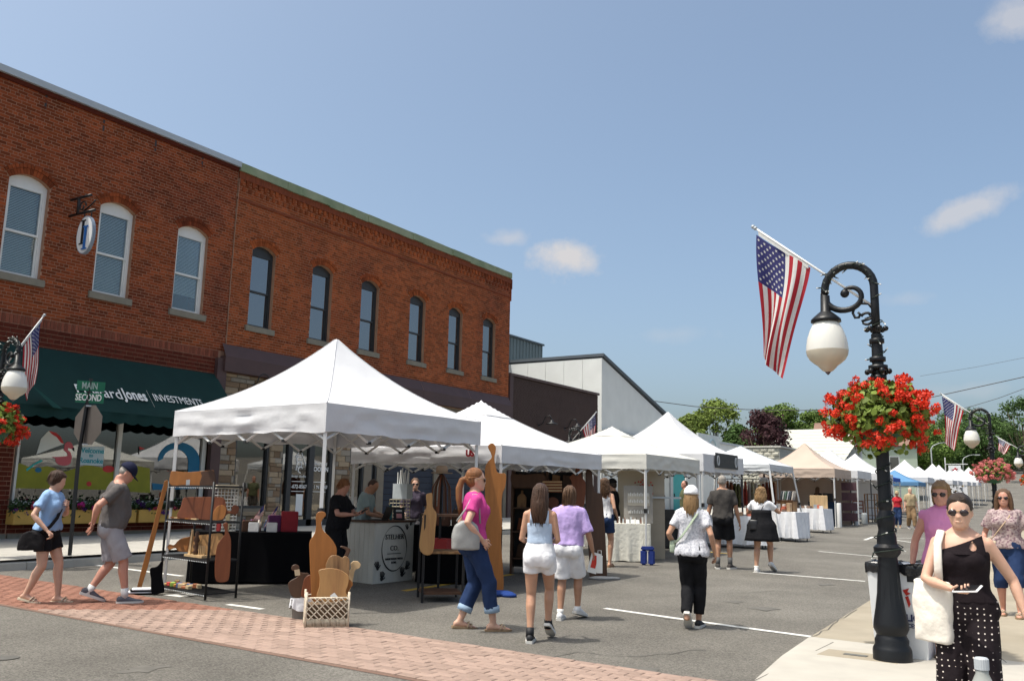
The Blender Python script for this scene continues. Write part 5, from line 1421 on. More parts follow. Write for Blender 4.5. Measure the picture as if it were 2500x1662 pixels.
petunia('ochre window box with magenta petunias at the pier end of shop window', yv(20), yv(152), 1)
petunia('ochre window box with dark purple petunias between sign post and tent', yv(158), yv(300), 2)
petunia('ochre window box with pink petunias behind the wooden rack', yv(306), yv(440), 3)

# ---- wires across the sky and far street lights, small far sign
def cable(label, pts, dists, r_=.02):
    P = [at_dist(x, y, d) for (x, y), d in zip(pts, dists)]
    o = MB().tube([tuple(p) for p in P], r_, 5).build('power_line', M('cable', (.03, .03, .033), .6)); return tag(o, label, 'power line')
cable('long dark power line crossing behind the sloping white roof and geraniums', [(1495, 922), (1600, 936), (1720, 943), (1850, 945), (1960, 941), (2100, 925), (2359, 868), (2420, 850)], [70]*8, .03)
cable('thin lower power line above the second lamp post', [(2180, 950), (2240, 935), (2300, 917), (2400, 880)], [80]*4, .022)
cable('faint high thin power line at right', [(2120, 866), (2250, 845), (2420, 812)], [100]*3, .016)
for i, (x, yb, yt, dist, lab) in enumerate(((2145, 1105, 1022, 140, 'grey curved street light left of the far flag'), (2218, 1110, 1048, 165, 'grey curved street light behind the far white tents'))):
    p = at_dist(x, yt+12, dist); g = G(p.x, p.y)
    o = thing('road_light', lab, 'street light', (p.x, p.y, g), 0, 'grey curved road lights')
    h = p.z-g
    MB().tube([(0, 0, -.3), (0, 0, h), (.25, .1, h+.45), (1.0, .5, h+.85), (1.7, .9, h+.95)], [.11, .09, .07, .06, .05], 8).build('pole', M('galvanised', (.36, .38, .38), .5, .05), o, True)
    MB().cbox((2.1, 1.1, h+.93), (.8, .4, .16)).build('head', M('galvanised', (.36, .38, .38), .5, .05), o)
p = at_dist(2190, 1080, 108); g = G(p.x, p.y)
o = thing('bracket_sign', 'small white sign with red bird shape hanging from white post', 'sign', (p.x, p.y, g))
h = at_dist(2180, 1062, 108).z-g
MB().box((-.55, -.05, 0), (-.45, .05, h+.4)).box((-.45, -.04, h-.35), (1.7, .04, h-.27)).build('post', m_pole, o)
MB().box((-.2, -.03, h-1.45), (1.0, .03, h-.45)).build('board', m_signface, o)
MB(Matrix.Translation((.4, -.04, h-.9)) @ Matrix.Rotation(math.pi/2, 4, 'X')).prism([(-.35, 0), (-.1, .05), (.05, .25), (.2, .1), (.35, .12), (.2, -.05), (.1, -.2), (-.1, -.12)], .01).build('emblem', M('emblem_red', (.40, .03, .04), .6), o)

# ================================================================== PEOPLE
def skin_mat(n, c): return M('skin_'+n, c, .5, .06, 14, .04, 160, spec=.4, sss=.12)
SK = {'fair': skin_mat('fair', (.56, .33, .235)), 'mid': skin_mat('mid', (.46, .255, .165)), 'tan': skin_mat('tan', (.40, .215, .135)), 'red': skin_mat('ruddy', (.50, .25, .18))}
m_lip = M('lip', (.36, .12, .10), .5, .03); m_eye = M('eye', (.03, .022, .018), .3, .02); m_lens = M('lens_dark', (.018, .008, .008), .08, .02, spec=.6)
def cloth(n, c, **kw):
    a = dict(rough=.85, var=.08, scale=7, bump=.5, bscale=15, spec=.15); a.update(kw)
    return M('cloth_'+n, c, **a)
def hair_mat(n, c): return M('hair_'+n, c, .45, .22, 5, .5, 34, spec=.35, stretch=(9, 9, 1.2))
HR = {'brown': hair_mat('brown', (.055, .026, .014)), 'dark': hair_mat('dark', (.030, .018, .012)), 'auburn': hair_mat('auburn', (.21, .085, .030)), 'blonde': hair_mat('blonde', (.36, .22, .095)), 'dirty': hair_mat('dirty', (.24, .145, .065)), 'grey': hair_mat('grey', (.30, .27, .24)), 'brownlt': hair_mat('brownlt', (.10, .052, .026)), 'white': hair_mat('white', (.55, .52, .47))}
def ik(a, b, l1, l2, pole):
    a, b, pole = Vector(a), Vector(b), Vector(pole); d = b-a; L = min(d.length, (l1+l2)*.999)
    dn = d.normalized(); x = (l1*l1-l2*l2+L*L)/(2*L); h = math.sqrt(max(0, l1*l1-x*x))
    p = pole-dn*pole.dot(dn)
    if p.length < 1e-6: p = Vector((0, 1, 0))
    return a+dn*x+p.normalized()*h, a+dn*L
def ring(z, rx, ry, yc=0.0, n=22, e=2.3):
    out = []
    for k in range(n):
        t = k*2*math.pi/n; c, s = math.cos(t), math.sin(t)
        out.append(Vector((rx*abs(c)**(2/e)*(1 if c >= 0 else -1), yc+ry*abs(s)**(2/e)*(1 if s >= 0 else -1), z)))
    return out
def remesh(mb, voxel, it=6, wr=0.0, wf=9.0, seed=0.0, zs=1.0):
    me0 = mb.mesh('body_src'); o = bpy.data.objects.new('body_src', me0)
    md = o.modifiers.new('r', 'REMESH'); md.mode = 'VOXEL'; md.voxel_size = voxel; md.use_smooth_shade = True
    if it:
        sm = o.modifiers.new('s', 'SMOOTH'); sm.factor = .5; sm.iterations = it
    me = evaluated(o)
    bpy.data.objects.remove(o); bpy.data.meshes.remove(me0)
    if wr > 0:
        n = len(me.vertices); co = np.empty(n*3); me.vertices.foreach_get('co', co); co = co.reshape(-1, 3)
        no = np.empty(n*3); me.vertices.foreach_get('normal', no); no = no.reshape(-1, 3)
        dd = np.array([mnoise.noise(Vector((c[0]*wf+seed, c[1]*wf, c[2]*wf*zs)))+.5*mnoise.noise(Vector((c[0]*wf*2.3+seed, c[1]*wf*2.3, c[2]*wf*1.5*zs))) for c in co])
        co += no*(dd*wr)[:, None]; me.vertices.foreach_set('co', co.ravel()); me.update()
    return me
def link_mesh(name, me, mat, parent, smooth=True):
    me.materials.clear()
    for m in (mat if isinstance(mat, (list, tuple)) else [mat]): me.materials.append(m)
    if smooth: me.polygons.foreach_set('use_smooth', [True]*len(me.polygons))
    o = bpy.data.objects.new(name, me); C.objects.link(o); o.parent = parent; return o
TORSO = {'f': [(.80, .115, .085, -.005), (.86, .160, .112, -.012), (.91, .176, .118, -.012), (.98, .163, .108, -.005), (1.06, .136, .093, .0), (1.14, .140, .098, .005), (1.22, .150, .112, .01), (1.29, .150, .108, .005), (1.36, .150, .092, -.005), (1.405, .130, .074, -.010), (1.435, .085, .060, -.012), (1.465, .052, .052, -.008), (1.53, .047, .050, .004)],
         'm': [(.80, .118, .09, -.005), (.86, .155, .112, -.008), (.91, .165, .115, -.008), (.98, .160, .112, .0), (1.06, .155, .110, .004), (1.14, .162, .114, .006), (1.22, .172, .120, .004), (1.30, .178, .116, .0), (1.37, .175, .098, -.005), (1.415, .148, .080, -.010), (1.445, .095, .066, -.012), (1.47, .060, .060, -.008), (1.53, .056, .058, .004)]}
HEAD = [(1.462, .022, .030, .062), (1.475, .042, .045, .051), (1.495, .057, .063, .037), (1.52, .065, .077, .024), (1.55, .069, .088, .012), (1.585, .073, .094, .004), (1.62, .074, .096, -.002), (1.65, .068, .088, -.006), (1.675, .052, .070, -.008), (1.692, .030, .042, -.010), (1.698, .012, .018, -.010)]
PEOPLE = []
def person(label, H, pos, face, sex='f', build=1.0, lean=0, twist=0, hyaw=0, hpitch=0, feet=None, hands=None, poles=None, skin='fair', top=None, bottom=None, hair=None, shoes=None, glasses=False, cap=None, vox=.013, palm=None, curl=.5, drop=0.0, belly=0.0, hips=1.0, detail=1, bust=1.0):
    pos = Vector(pos); az = math.atan2(pos.y, pos.x)
    o = thing('person', label, 'person', tuple(pos), az-rad(face)-math.pi/2)
    S = H/1.70; o.scale = (S, S, S)
    PEOPLE.append(o)
    rg = random.Random(len(PEOPLE))
    sm = SK[skin]
    pv = Vector((0, 0, .92-drop))
    TT = Matrix.Translation(pv) @ Matrix.Rotation(-rad(lean), 4, 'X') @ rotz(rad(twist)) @ Matrix.Translation((0, 0, -.92))
    TL = Matrix.Translation((0, 0, -drop))
    neck = Vector((0, 0, 1.48))
    TH = TT @ Matrix.Translation(neck) @ rotz(rad(hyaw)) @ Matrix.Rotation(-rad(hpitch), 4, 'X') @ Matrix.Translation(-neck)
    feet = feet or {'L': (-.10, .0, 0, 0, 0), 'R': (.10, .0, 0, 0, 0)}
    hands = hands or {}
    poles = poles or {}
    tor = [(z, rx*build*(hips if z < 1.0 else 1), ry*build+(belly*math.exp(-((z-1.08)/.12)**2)), yc+belly*.7*math.exp(-((z-1.08)/.12)**2)) if z < 1.43 else (z, rx, ry, yc) for z, rx, ry, yc in TORSO[sex]]
    sw = (.168 if sex == 'm' else .150)*(.5+.5*build)
    bw = .45+.55*build
    for s in 'LR':
        d2 = (abs(feet[s][0])-.085)**2+feet[s][1]**2; drop = max(drop, .805-feet[s][2]-math.sqrt(max(.1, .812**2-d2)))
    TL = Matrix.Translation((0, 0, -drop)); TT = Matrix.Translation((0, 0, .92-drop-pv.z)) @ TT; TH = Matrix.Translation((0, 0, .92-drop-pv.z)) @ TH
    # ---- skeleton
    legs = {}; arms = {}
    for s, sg in (('L', -1), ('R', 1)):
        f = feet[s]; hip = TL @ Vector((sg*.085*hips, 0, .89))
        ank = Vector((f[0], f[1], .085+f[2])); knee, ank2 = ik(hip, ank, .410, .410, (sg*.06, 1, 0)); legs[s] = (hip, knee, ank, f)
        sh = TT @ Vector((sg*sw, -.012, 1.362))
        w = Vector(hands.get(s, (sg*.235*build, .03, .82))); pl_ = poles.get(s, (sg*.35, -1, 0)); el, w2 = ik(sh, w, .285, .255, pl_); arms[s] = (sh, el, w2)
    # ---- body
    mb = MB()
    mb.rings([[TT @ p for p in ring(*r_)] for r_ in tor])
    if sex == 'f' and bust > 0:
        for sg in (-1, 1): mb.ell((sg*.066*build, .075*build, 1.245), (.062*build, .058*build*bust, .062*build), 12, 8, T=TT)
    for sg in (-1, 1): mb.ell((sg*.075*hips*build, -.055*build, .885), (.085*build*hips, .078*build, .095), 12, 8, T=TL)
    mb.rings([[TH @ p for p in ring(z, rx, ry, yc, 20, 2.1)] for z, rx, ry, yc in HEAD])
    mb.ell((0, .098, 1.548), (.0135, .022, .014), 8, 6, T=TH); mb.ell((0, .092, 1.568), (.009, .016, .026), 8, 6, T=TH)
    for sg in (-1, 1): mb.ell((sg*.075, -.006, 1.568), (.012, .020, .032), 8, 6, T=TH); mb.ell((sg*.03, .082, 1.598), (.026, .014, .008), 8, 5, T=TH)
    mb.ell((0, .086, 1.517), (.024, .014, .012), 8, 5, T=TH); mb.ell((0, .075, 1.478), (.024, .022, .016), 8, 5, T=TH)
    for s in 'LR':
        hip, knee, ank, f = legs[s]; b = bw*(1.0 if sex == 'm' else 1.02)
        mid1 = hip.lerp(knee, .45); c1 = knee.lerp(ank, .28)+Vector((0, -.012, 0)); c2 = knee.lerp(ank, .65)
        mb.tube([hip+Vector((0, 0, .03)), hip.lerp(knee, .15), mid1, knee.lerp(mid1, .15), knee, c1, c2, ank, ank-Vector((0, 0, .03))], [.086*b*hips, .088*b*hips, .076*b, .058*b, .054*b, .056*b, .042*b, .034, .034], 14)
        sh, el, w = arms[s]; a_ = (.5+.5*build)*(1.0 if sex == 'm' else .90)
        mb.tube([TT @ Vector((-.03 if s == 'L' else .03, -.015, 1.445)), sh.lerp(TT @ Vector((0, -.015, 1.43)), .35), sh], [.040, .050*a_, .046*a_], 10)
        mb.ell(tuple(sh), (.053*a_, .053*a_, .050*a_), 12, 8)
        mb.tube([sh, sh.lerp(el, .4), el, el.lerp(w, .28), el.lerp(w, .7), w], [.052*a_, .047*a_, .039*a_, .041*a_, .031*a_, .025*a_], 12)
        # palm
        dr = (w-el).normalized(); pn = Vector((palm or {}).get(s, (-1 if s == 'R' else 1, 0, 0))); pn = (pn-dr*pn.dot(dr)).normalized(); sd = dr.cross(pn)
        Tp = frame(w, sd, dr, pn); mb.ell((0, .045, 0), (.038, .055, .015), 10, 8, T=Tp)
        yaw, pit = rad(f[3]), rad(f[4] if len(f) > 4 else 0)
        Tf = Matrix.Translation((f[0], f[1], f[2])) @ rotz(yaw) @ Matrix.Translation((0, .12, 0)) @ Matrix.Rotation(-pit, 4, 'X') @ Matrix.Translation((0, -.12, 0))
        prof = [(-.072, .024, .05), (-.05, .031, .072), (-.01, .034, .085), (.04, .037, .066), (.09, .043, .044), (.14, .043, .032), (.178, .03, .020)]
        mb.rings([[Tf @ Vector((hw*math.cos(k*2*math.pi/10), y, ht/2+.004+ht/2*math.sin(k*2*math.pi/10))) for k in range(10)] for y, hw, ht in prof])
    me = remesh(mb, vox, 5)
    # fingers, lips and eyes are added to the same mesh
    fb = MB()
    for s in 'LR':
        sh, el, w = arms[s]; dr = (w-el).normalized(); pn = Vector((palm or {}).get(s, (-1 if s == 'R' else 1, 0, 0))); pn = (pn-dr*pn.dot(dr)).normalized(); sd = dr.cross(pn)
        Tp = frame(w, sd, dr, pn); cu = curl[s] if isinstance(curl, dict) else curl
        for k, (x, ln) in enumerate(((-.030, .066), (-.010, .078), (.010, .074), (.029, .058))):
            p0 = Vector((x, .085, 0)); a1 = cu*.8; a2 = cu*1.9; l1 = ln*.5; l2 = ln*.5
            p1 = p0+Vector((x*.12, l1*math.cos(a1), l1*math.sin(a1))); p2 = p1+Vector((x*.06, l2*math.cos(a2), l2*math.sin(a2)))
            fb.tube([Tp @ (p0-Vector((0, .02, 0))), Tp @ p0, Tp @ p1, Tp @ p2], [.0095, .0092, .0085, .0065], 6)
        tsd = 1 if s == 'R' else -1
        tx = -tsd if (palm or {}).get('flip') else tsd
        fb.tube([Tp @ Vector((tx*.022, .025, .004)), Tp @ Vector((tx*.048, .050, .014)), Tp @ Vector((tx*.052, .085, .022+.02*cu))], [.012, .0105, .008], 6)
    fb.cur = 1; fb.ell((0, .0975, 1.5145), (.025, .0065, .008), 10, 5, T=TH)
    fb.cur = 2
    if not glasses:
        for sg in (-1, 1): fb.ell((sg*.030, .0875, 1.580), (.012, .006, .005), 8, 4, T=TH)
    fb.cur = 3
    for sg in (-1, 1): fb.ell((sg*.031, .0895, 1.600), (.019, .006, .0035), 8, 4, T=TH)
    bm_ = bmesh.new(); bm_.from_mesh(me)
    me2 = fb.mesh('tmp', [sm, m_lip, m_eye, sm]); bm_.from_mesh(me2)
    bm_.to_mesh(me); bm_.free(); bpy.data.meshes.remove(me2)
    hm = HR[(hair or {}).get('c', 'brown')]
    body = link_mesh('body', me, [sm, m_lip, m_eye, hm], o)
    # ---- bottoms
    sx = float(len(PEOPLE))*3.1
    if bottom:
        k = bottom.get('k', 'shorts'); e = bottom.get('e', .014); gb = MB()
        zt = bottom.get('waist', 1.02)
        if k != 'dress':
            rs = [r_ for r_ in tor if r_[0] <= zt]+[tuple(np.interp(zt, [r_[0] for r_ in tor], [r_[q] for r_ in tor]) for q in range(4))]
            gb.rings([[TL @ p if z < .93 else TT @ p for p in ring(z, rx+e, ry+e, yc)] for z, rx, ry, yc in rs])
            for sg in (-1, 1): gb.ell((sg*.075*hips*build, -.055*build, .885), (.088*build*hips+e, .078*build+e, .098+e), 12, 8, T=TL)
        if k in ('shorts', 'pants'):
            t = bottom.get('len', .55); lo = bottom.get('loose', .02)
            for s in 'LR':
                hip, knee, ank, f = legs[s]; b = bw
                pts = []; rr_ = []
                for q in np.linspace(0, min(t, 1), 6): pts.append(hip.lerp(knee, q)+(Vector((0, 0, .03)) if q == 0 else Vector())); rr_.append(np.interp(q, [0, .45, 1], [.090*hips, .079, .056])*b+e*.6+lo*q)
                if t > 1:
                    ak = ank+Vector((0, 0, -.02))
                    for q in np.linspace(.15, t-1, 5): pts.append(knee.lerp(ak, q)+Vector((0, -.008, 0))); rr_.append(np.interp(q, [0, .3, 1], [.058, .058, .042])*b+e*.5+lo*bottom.get('lo2', .9))
                gb.tube(pts, rr_, 14)
            gme = remesh(gb, vox, 3, bottom.get('wr', .011), 11, sx, .6)
            ob = link_mesh({'shorts': 'shorts', 'pants': 'trousers'}[k], gme, bottom['m'], o)
            if bottom.get('cuff'):
                for s in 'LR':
                    hip, knee, ank, f = legs[s]; q = t-1; a_, b_ = knee.lerp(ank, q-.02), knee.lerp(ank, q+.13); r0 = np.interp(q, [0, .3, 1], [.058, .058, .042])*bw+e*.5+lo+.006
                    MB().tube([a_, b_], [r0, r0], 16).build('cuff', bottom['cuff'], o, True)
        elif k in ('skirt', 'dress'):
            zl = bottom.get('hem', .55); zt = bottom.get('waist', 1.02); fl = bottom.get('flare', .10)
            n = 44; rs = []
            for i in range(11):
                q = i/10; z = zt+(zl-zt)*q; bz = max(z, .86)
                rx = np.interp(bz, [r_[0] for r_ in tor], [r_[1] for r_ in tor])+e+fl*q**1.1; ry = np.interp(bz, [r_[0] for r_ in tor], [r_[2] for r_ in tor])+e+.02+fl*.7*q**1.1
                ringp = []
                for j in range(n):
                    a = j*2*math.pi/n; pl2 = 1+bottom.get('pleat', .05)*q*math.sin(a*9+sx)+.03*q*math.sin(a*4+1)
                    ringp.append((TT if z > .95 else TL) @ Vector((rx*pl2*math.cos(a), ry*pl2*math.sin(a)-.012, z)))
                rs.append(ringp)
            gb = MB().rings(rs, True); gb.build('skirt', bottom['m'], o, True)
    # ---- tops
    if top:
        e = top.get('e', .016); hem = top.get('hem', .92); nk = top.get('neck', 1.445); gb = MB()
        zs_ = [r_[0] for r_ in tor]; cols = [[r_[q] for r_ in tor] for q in range(1, 4)]
        zz = [hem]+[z for z in zs_ if hem+.02 < z < nk-.01]+[nk]
        def tr(z): return TT
        rs = []
        for z in zz:
            rx, ry, yc = (np.interp(z, zs_, c) for c in cols); ex = e+(top.get('hang', .012)*max(0, (1.15-z)/.25) if z < 1.15 else 0)
            if z > 1.42: ex = min(ex, .010)
            rs.append([TT @ p for p in ring(z, rx+ex, ry+ex, yc)])
        gb.rings(rs)
        if sex == 'f' and bust > 0 and nk > 1.27:
            for sg in (-1, 1): gb.ell((sg*.066*build, .075*build, 1.245), (.064*build+e, .058*build*bust+e, .064*build+e), 12, 8, T=TT)
        if hem < .90:
            for sg in (-1, 1): gb.ell((sg*.075*hips*build, -.055*build, .89), (.080*build*hips+e*.6, .078*build+e*.6, .06), 12, 8, T=Matrix.Translation((0, 0, .035)) @ TL)
        sl = top.get('sleeve', .5)
        for s in 'LR':
            sh, el, w = arms[s]; a_ = (.5+.5*build)
            if sl > 0:
                if top.get('only') and s not in top['only']: continue
                gb.tube([TT @ Vector((-.045 if s == 'L' else .045, -.015, 1.43)), sh.lerp(TT @ Vector((0, -.015, 1.425)), .35), sh], [.030+e*.5, .046*a_+e*.5, .046*a_+e*.4], 10)
                gb.ell(tuple(sh), (.054*a_+e*.5, .054*a_+e*.6, .050*a_+e*.45), 12, 8)
                pts = [sh, sh.lerp(el, min(sl, 1)*.5), sh.lerp(el, min(sl, 1))]
                lo = top.get('loose', .016); gb.tube(pts, [.050*a_+e*.45, .048*a_+e*.5+lo*.5, .045*a_+e*.5+lo*.9], 14)
                if sl > 1: gb.tube([el, el.lerp(w, sl-1)], [.048*a_+e*.6+lo, .044*a_+e*.6+lo], 14)
        gme = remesh(gb, vox, 8, top.get('wr', .016), 10, sx+1, .6)
        link_mesh(top.get('n', 'shirt'), gme, top['m'], o)
        if top.get('straps'):
            st = MB()
            for sg in (-1, 1):
                if top['straps'] == 'one' and sg < 0: continue
                x0, x1 = sg*top.get('sx', .085)*build, sg*top.get('sx', .085)*build*.95
                pth = [TT @ Vector(p) for p in ((x0, .098*build, nk-.02), (x0, .075, nk+.07), (x1, .01, 1.425), (x1, -.055, 1.40), (x0, -.088*build, nk-.02))]
                st.tube(pth, top.get('sw', .016), 8, flat=.5)
            st.build('strap', top['m'], o, True)
        if top.get('collar'):
            cb = MB(); rr_ = [TT @ Vector((.062*math.cos(a), .058*math.sin(a)-.004, 1.462+.012*math.sin(a)*-1)) for a in [i*2*math.pi/18 for i in range(19)]]; cb.tube(rr_, .011, 6); cb.build('collar', top['m'], o, True)
    # ---- shoes
    if shoes:
        k = shoes.get('k', 'sneaker')
        for s in 'LR':
            ub = MB(); sb = MB(); kb2 = MB()
            hip, knee, ank, f = legs[s]; yaw, pit = rad(f[3]), rad(f[4] if len(f) > 4 else 0)
            Tf = Matrix.Translation((f[0], f[1], f[2])) @ rotz(yaw) @ Matrix.Translation((0, .12, 0)) @ Matrix.Rotation(-pit, 4, 'X') @ Matrix.Translation((0, -.12, 0))
            if k == 'sneaker':
                prof = [(-.088, .026, .070), (-.07, .036, .088), (-.02, .041, .098), (.03, .043, .090), (.08, .049, .068), (.13, .051, .052), (.175, .044, .046), (.20, .024, .034)]
                ub.rings([[Tf @ Vector((hw*math.cos(j*2*math.pi/14), y, .014+(ht-.014)*(.5+.5*math.sin(j*2*math.pi/14)))) for j in range(14)] for y, hw, ht in prof])
                sb.rings([[Tf @ Vector((hw*sc, y, z)) for hw, y in [(w_*sg2, y_) for sg2, seq in ((1, [(.032, -.092), (.046, -.05), (.047, .03), (.055, .09), (.057, .14), (.046, .185), (.02, .212)]), (-1, [(.02, .212), (.046, .185), (.057, .14), (.055, .09), (.047, .03), (.046, -.05), (.032, -.092)])) for w_, y_ in seq]] for z, sc in ((0, .96), (.012, 1.0), (.03, .98))])
                if shoes.get('high'):
                    ub.tube([Tf @ Vector((0, -.025, .06)), ank+Vector((0, 0, .07))], [.045, .044], 12)
                if shoes.get('sock'):
                    kb2.tube([ank+Vector((0, 0, -.02)), ank.lerp(knee, shoes.get('sh', .18))], [.040, .042*bw+.002], 12)
            else:
                sb.rings([[Tf @ Vector((hw*sc, y, z-.004)) for hw, y in [(w_*sg2, y_) for sg2, seq in ((1, [(.028, -.085), (.040, -.05), (.040, .03), (.050, .09), (.052, .14), (.042, .18), (.018, .20)]), (-1, [(.018, .20), (.042, .18), (.052, .14), (.050, .09), (.040, .03), (.040, -.05), (.028, -.085)])) for w_, y_ in seq]] for z, sc in ((-.006, .97), (.012, 1.0), (.018, .98))])
                ub.tube([Tf @ Vector(p) for p in ((-.048, .07, .012), (-.03, .085, .055), (0, .10, .064), (.03, .085, .055), (.048, .07, .012))], .014, 6, flat=.45)
                ub.tube([Tf @ Vector(p) for p in ((-.046, .11, .012), (-.025, .118, .042), (0, .12, .048), (.025, .118, .042), (.046, .11, .012))], .012, 6, flat=.45)
            ub.build('shoe_upper' if k == 'sneaker' else 'sandal_strap', shoes['m'], o, True)
            smooth_angle(sb.build('sole', shoes.get('sole', m_pole), o), 40)
            if kb2.v: kb2.build('sock', shoes['sock'], o, True)
    # ---- hair
    if hair:
        st = hair.get('st', 'short'); hb = MB(); T_ = TH
        if st != 'bald':
            ck_ = .94 if cap else 1.0
            hb.ell((0, -.015, 1.626), (.084*ck_, .099*ck_, .086*ck_), 18, 12, T=T_)
            hb.ell((0, -.038, 1.570), (.080, .072, .080), 16, 10, T=T_)
        strands = []
        if st in ('short', 'bob'):
            d = 0.0 if st == 'short' else .05
            hb.ell((0, -.045, 1.545-d), (.078, .060, .060+d), 14, 10, T=T_)
            for sg in (-1, 1): hb.ell((sg*.068, -.01, 1.585-d*.8), (.022, .050, .055+d), 10, 8, T=T_)
            if hair.get('fringe'): hb.ell((.0, .062, 1.648), (.064, .034, .026), 12, 8, T=T_)
            for k in range(36):
                a = rg.uniform(-2.6, 2.6); cx, cy = math.sin(a), -math.cos(a)
                z1 = 1.52-d*1.6+rg.uniform(-.02, .03)+(0 if abs(a) < 1.7 else .06)
                if cap: continue
                strands.append([(cx*.03, cy*.03-.02, 1.708), (cx*.075, cy*.085-.022, 1.66), (cx*.088, cy*.098-.022, 1.60), (cx*.088+rg.uniform(-.012, .012), cy*.095-.02+rg.uniform(-.01, .01), z1)])
        elif st in ('long', 'wavy'):
            zl = hair.get('end', 1.20); wd = hair.get('w', .095)
            rs = []
            for i in range(10):
                q = i/9; z = 1.63+(zl-1.63)*q; rx = .082+(wd-.082)*math.sin(q*math.pi*.75); ry = .075-.035*q; yc = -.035-.045*math.sin(min(1, q*1.4)*math.pi/2)
                if q > .75: rx *= 1-(q-.75)*1.6
                rs.append([(TH if q < .35 else (TH.lerp(TT, min(1, (q-.35)/.4)))) @ p for p in ring(z, rx, ry, yc, 18, 2)])
            hb.rings(rs)
            for sg in (-1, 1):
                if hair.get('front'): hb.tube([T_ @ Vector(p) for p in ((sg*.06, .02, 1.67), (sg*.085, .03, 1.58), (sg*.092, .035, 1.48), (sg*.10, .05, hair['front']))], [.03, .03, .034, .02], 10)
            for k in range(70):
                a = rg.uniform(-1.9, 1.9); cx, cy = math.sin(a), -math.cos(a); ze = zl+rg.uniform(-.05, .10)
                wv = (lambda q, k=k: .016*math.sin(q*17+k)) if st == 'wavy' else (lambda q, k=k: .003*math.sin(q*5+k))
                pts = []
                for i in range(9):
                    q = i/8; z = (1.70 if not cap else 1.62)+(ze-(1.70 if not cap else 1.62))*q; rx = np.interp(q, [0, .12, .3, .7, 1], [.03, .078, .09, wd+.005, wd*.7]) if not cap else np.interp(q, [0, .2, .3, .7, 1], [.01, .05, .085, wd+.005, wd*.7]); ry = np.interp(q, [0, .12, .3, 1], [.03, .085, .092, .055])
                    yc = np.interp(q, [0, .3, 1], [-.01, -.03, -.075]); TQ = TH if z > 1.45 else TH.lerp(TT, min(1, (1.45-z)/.12))
                    pts.append(tuple(TQ @ Vector((cx*rx+wv(q), cy*ry+yc+wv(q+.5)*.6, z))))
                strands.append(('w', pts))
        elif st == 'pony':
            zl = hair.get('end', 1.22); pts = [T_ @ Vector((0, -.105, 1.595)), T_ @ Vector((0, -.15, 1.57)), T_ @ Vector((.0, -.175, 1.48)), T_ @ Vector((.01, -.175, 1.36)), T_ @ Vector((.02, -.15, zl))]
            hb.tube(pts, [.022, .034, .040, .034, .010], 12)
            for k in range(16):
                dx, dy = rg.uniform(-.03, .03), rg.uniform(-.025, .025)
                strands.append(('w', [tuple(p+Vector((dx*q_, dy*q_, rg.uniform(-.02, .02)))) for p, q_ in zip(pts, (.5, 1, 1.2, 1.1, .9))]))
            for k in range(30):
                a = rg.uniform(-1.5, 1.5); cx = math.sin(a)
                strands.append([(cx*.055, .045-.02*abs(cx), 1.675-abs(cx)*.03), (cx*.082, -.01, 1.66-abs(cx)*.06), (cx*.07, -.08, 1.63-abs(cx)*.04), (cx*.015, -.112, 1.598)])
        elif st == 'updo':
            hb.ell((0, -.115, 1.60), (.04, .035, .04), 10, 8, T=T_)
            for sg in (-1, 1): hb.ell((sg*.022, .0, 1.660), (.048, .082, .036), 12, 8, T=T_); hb.ell((sg*.064, -.006, 1.61), (.019, .05, .05), 10, 8, T=T_)
            for k in range(30):
                a = rg.uniform(-1.5, 1.5); cx = math.sin(a)
                strands.append([(cx*.058, .055-.03*abs(cx), 1.672-abs(cx)*.03), (cx*.083, -.01, 1.66-abs(cx)*.06), (cx*.07, -.08, 1.63-abs(cx)*.04), (cx*.015, -.112, 1.60)])
        elif st == 'buzz':
            hb = MB(); hb.ell((0, -.016, 1.618), (.0775, .089, .0845), 18, 12, T=T_); hb.ell((0, -.03, 1.575), (.0755, .072, .06), 16, 10, T=T_)
        if hb.v:
            hme = remesh(hb, vox*.9, 4, .0015 if st in ('updo', 'pony', 'buzz') else .004, 24, sx, .35)
            hobj = link_mesh('hair', hme, hm, o)
            if strands:
                sb2 = MB()
                for s_ in strands:
                    if s_[0] == 'w': sb2.tube(s_[1], [.006]*(len(s_[1])-1)+[.002], 5)
                    else: sb2.tube([T_ @ Vector(p) for p in s_], [.004, .006, .006, .002], 5)
                sub(sb2.build('hair_strands', hm, None, True, kind='stuff'), hobj)
    if cap:
        cb = MB(T_ if hair else TH); cb.T = TH
        rs = []
        for i in range(8):
            t = i/7*math.pi/2; rs.append([((.095*math.cos(t)*math.cos(k*2*math.pi/20)), -.014+.112*math.cos(t)*math.sin(k*2*math.pi/20), 1.606+.118*math.sin(t)) for k in range(20)])
        rs[-1] = [(x*.3, y*.3, z) for x, y, z in rs[-1]]
        cb.rings(rs); cap_o = cb.build('cap', cap['m'], o, True)
        bb_ = MB(TH); n = 12; pts = []
        for k in range(n+1):
            a = rad(20+140*k/n); pts.append((a, .085*math.cos(a), .09*math.sin(a)-.012))
        V = []
        for a, x, y in pts: V += [(x*1.0, y, 1.622), (x*1.08, y+.085*math.sin(a)**.6, 1.600), (x*1.08, y+.085*math.sin(a)**.6, 1.594), (x, y, 1.614)]
        bb_.add(V, [(4*i+j, 4*i+(j+1) % 4, 4*(i+1)+(j+1) % 4, 4*(i+1)+j) for i in range(n) for j in range(4)])
        sub(bb_.build('brim', cap['m'], None, True), cap_o)
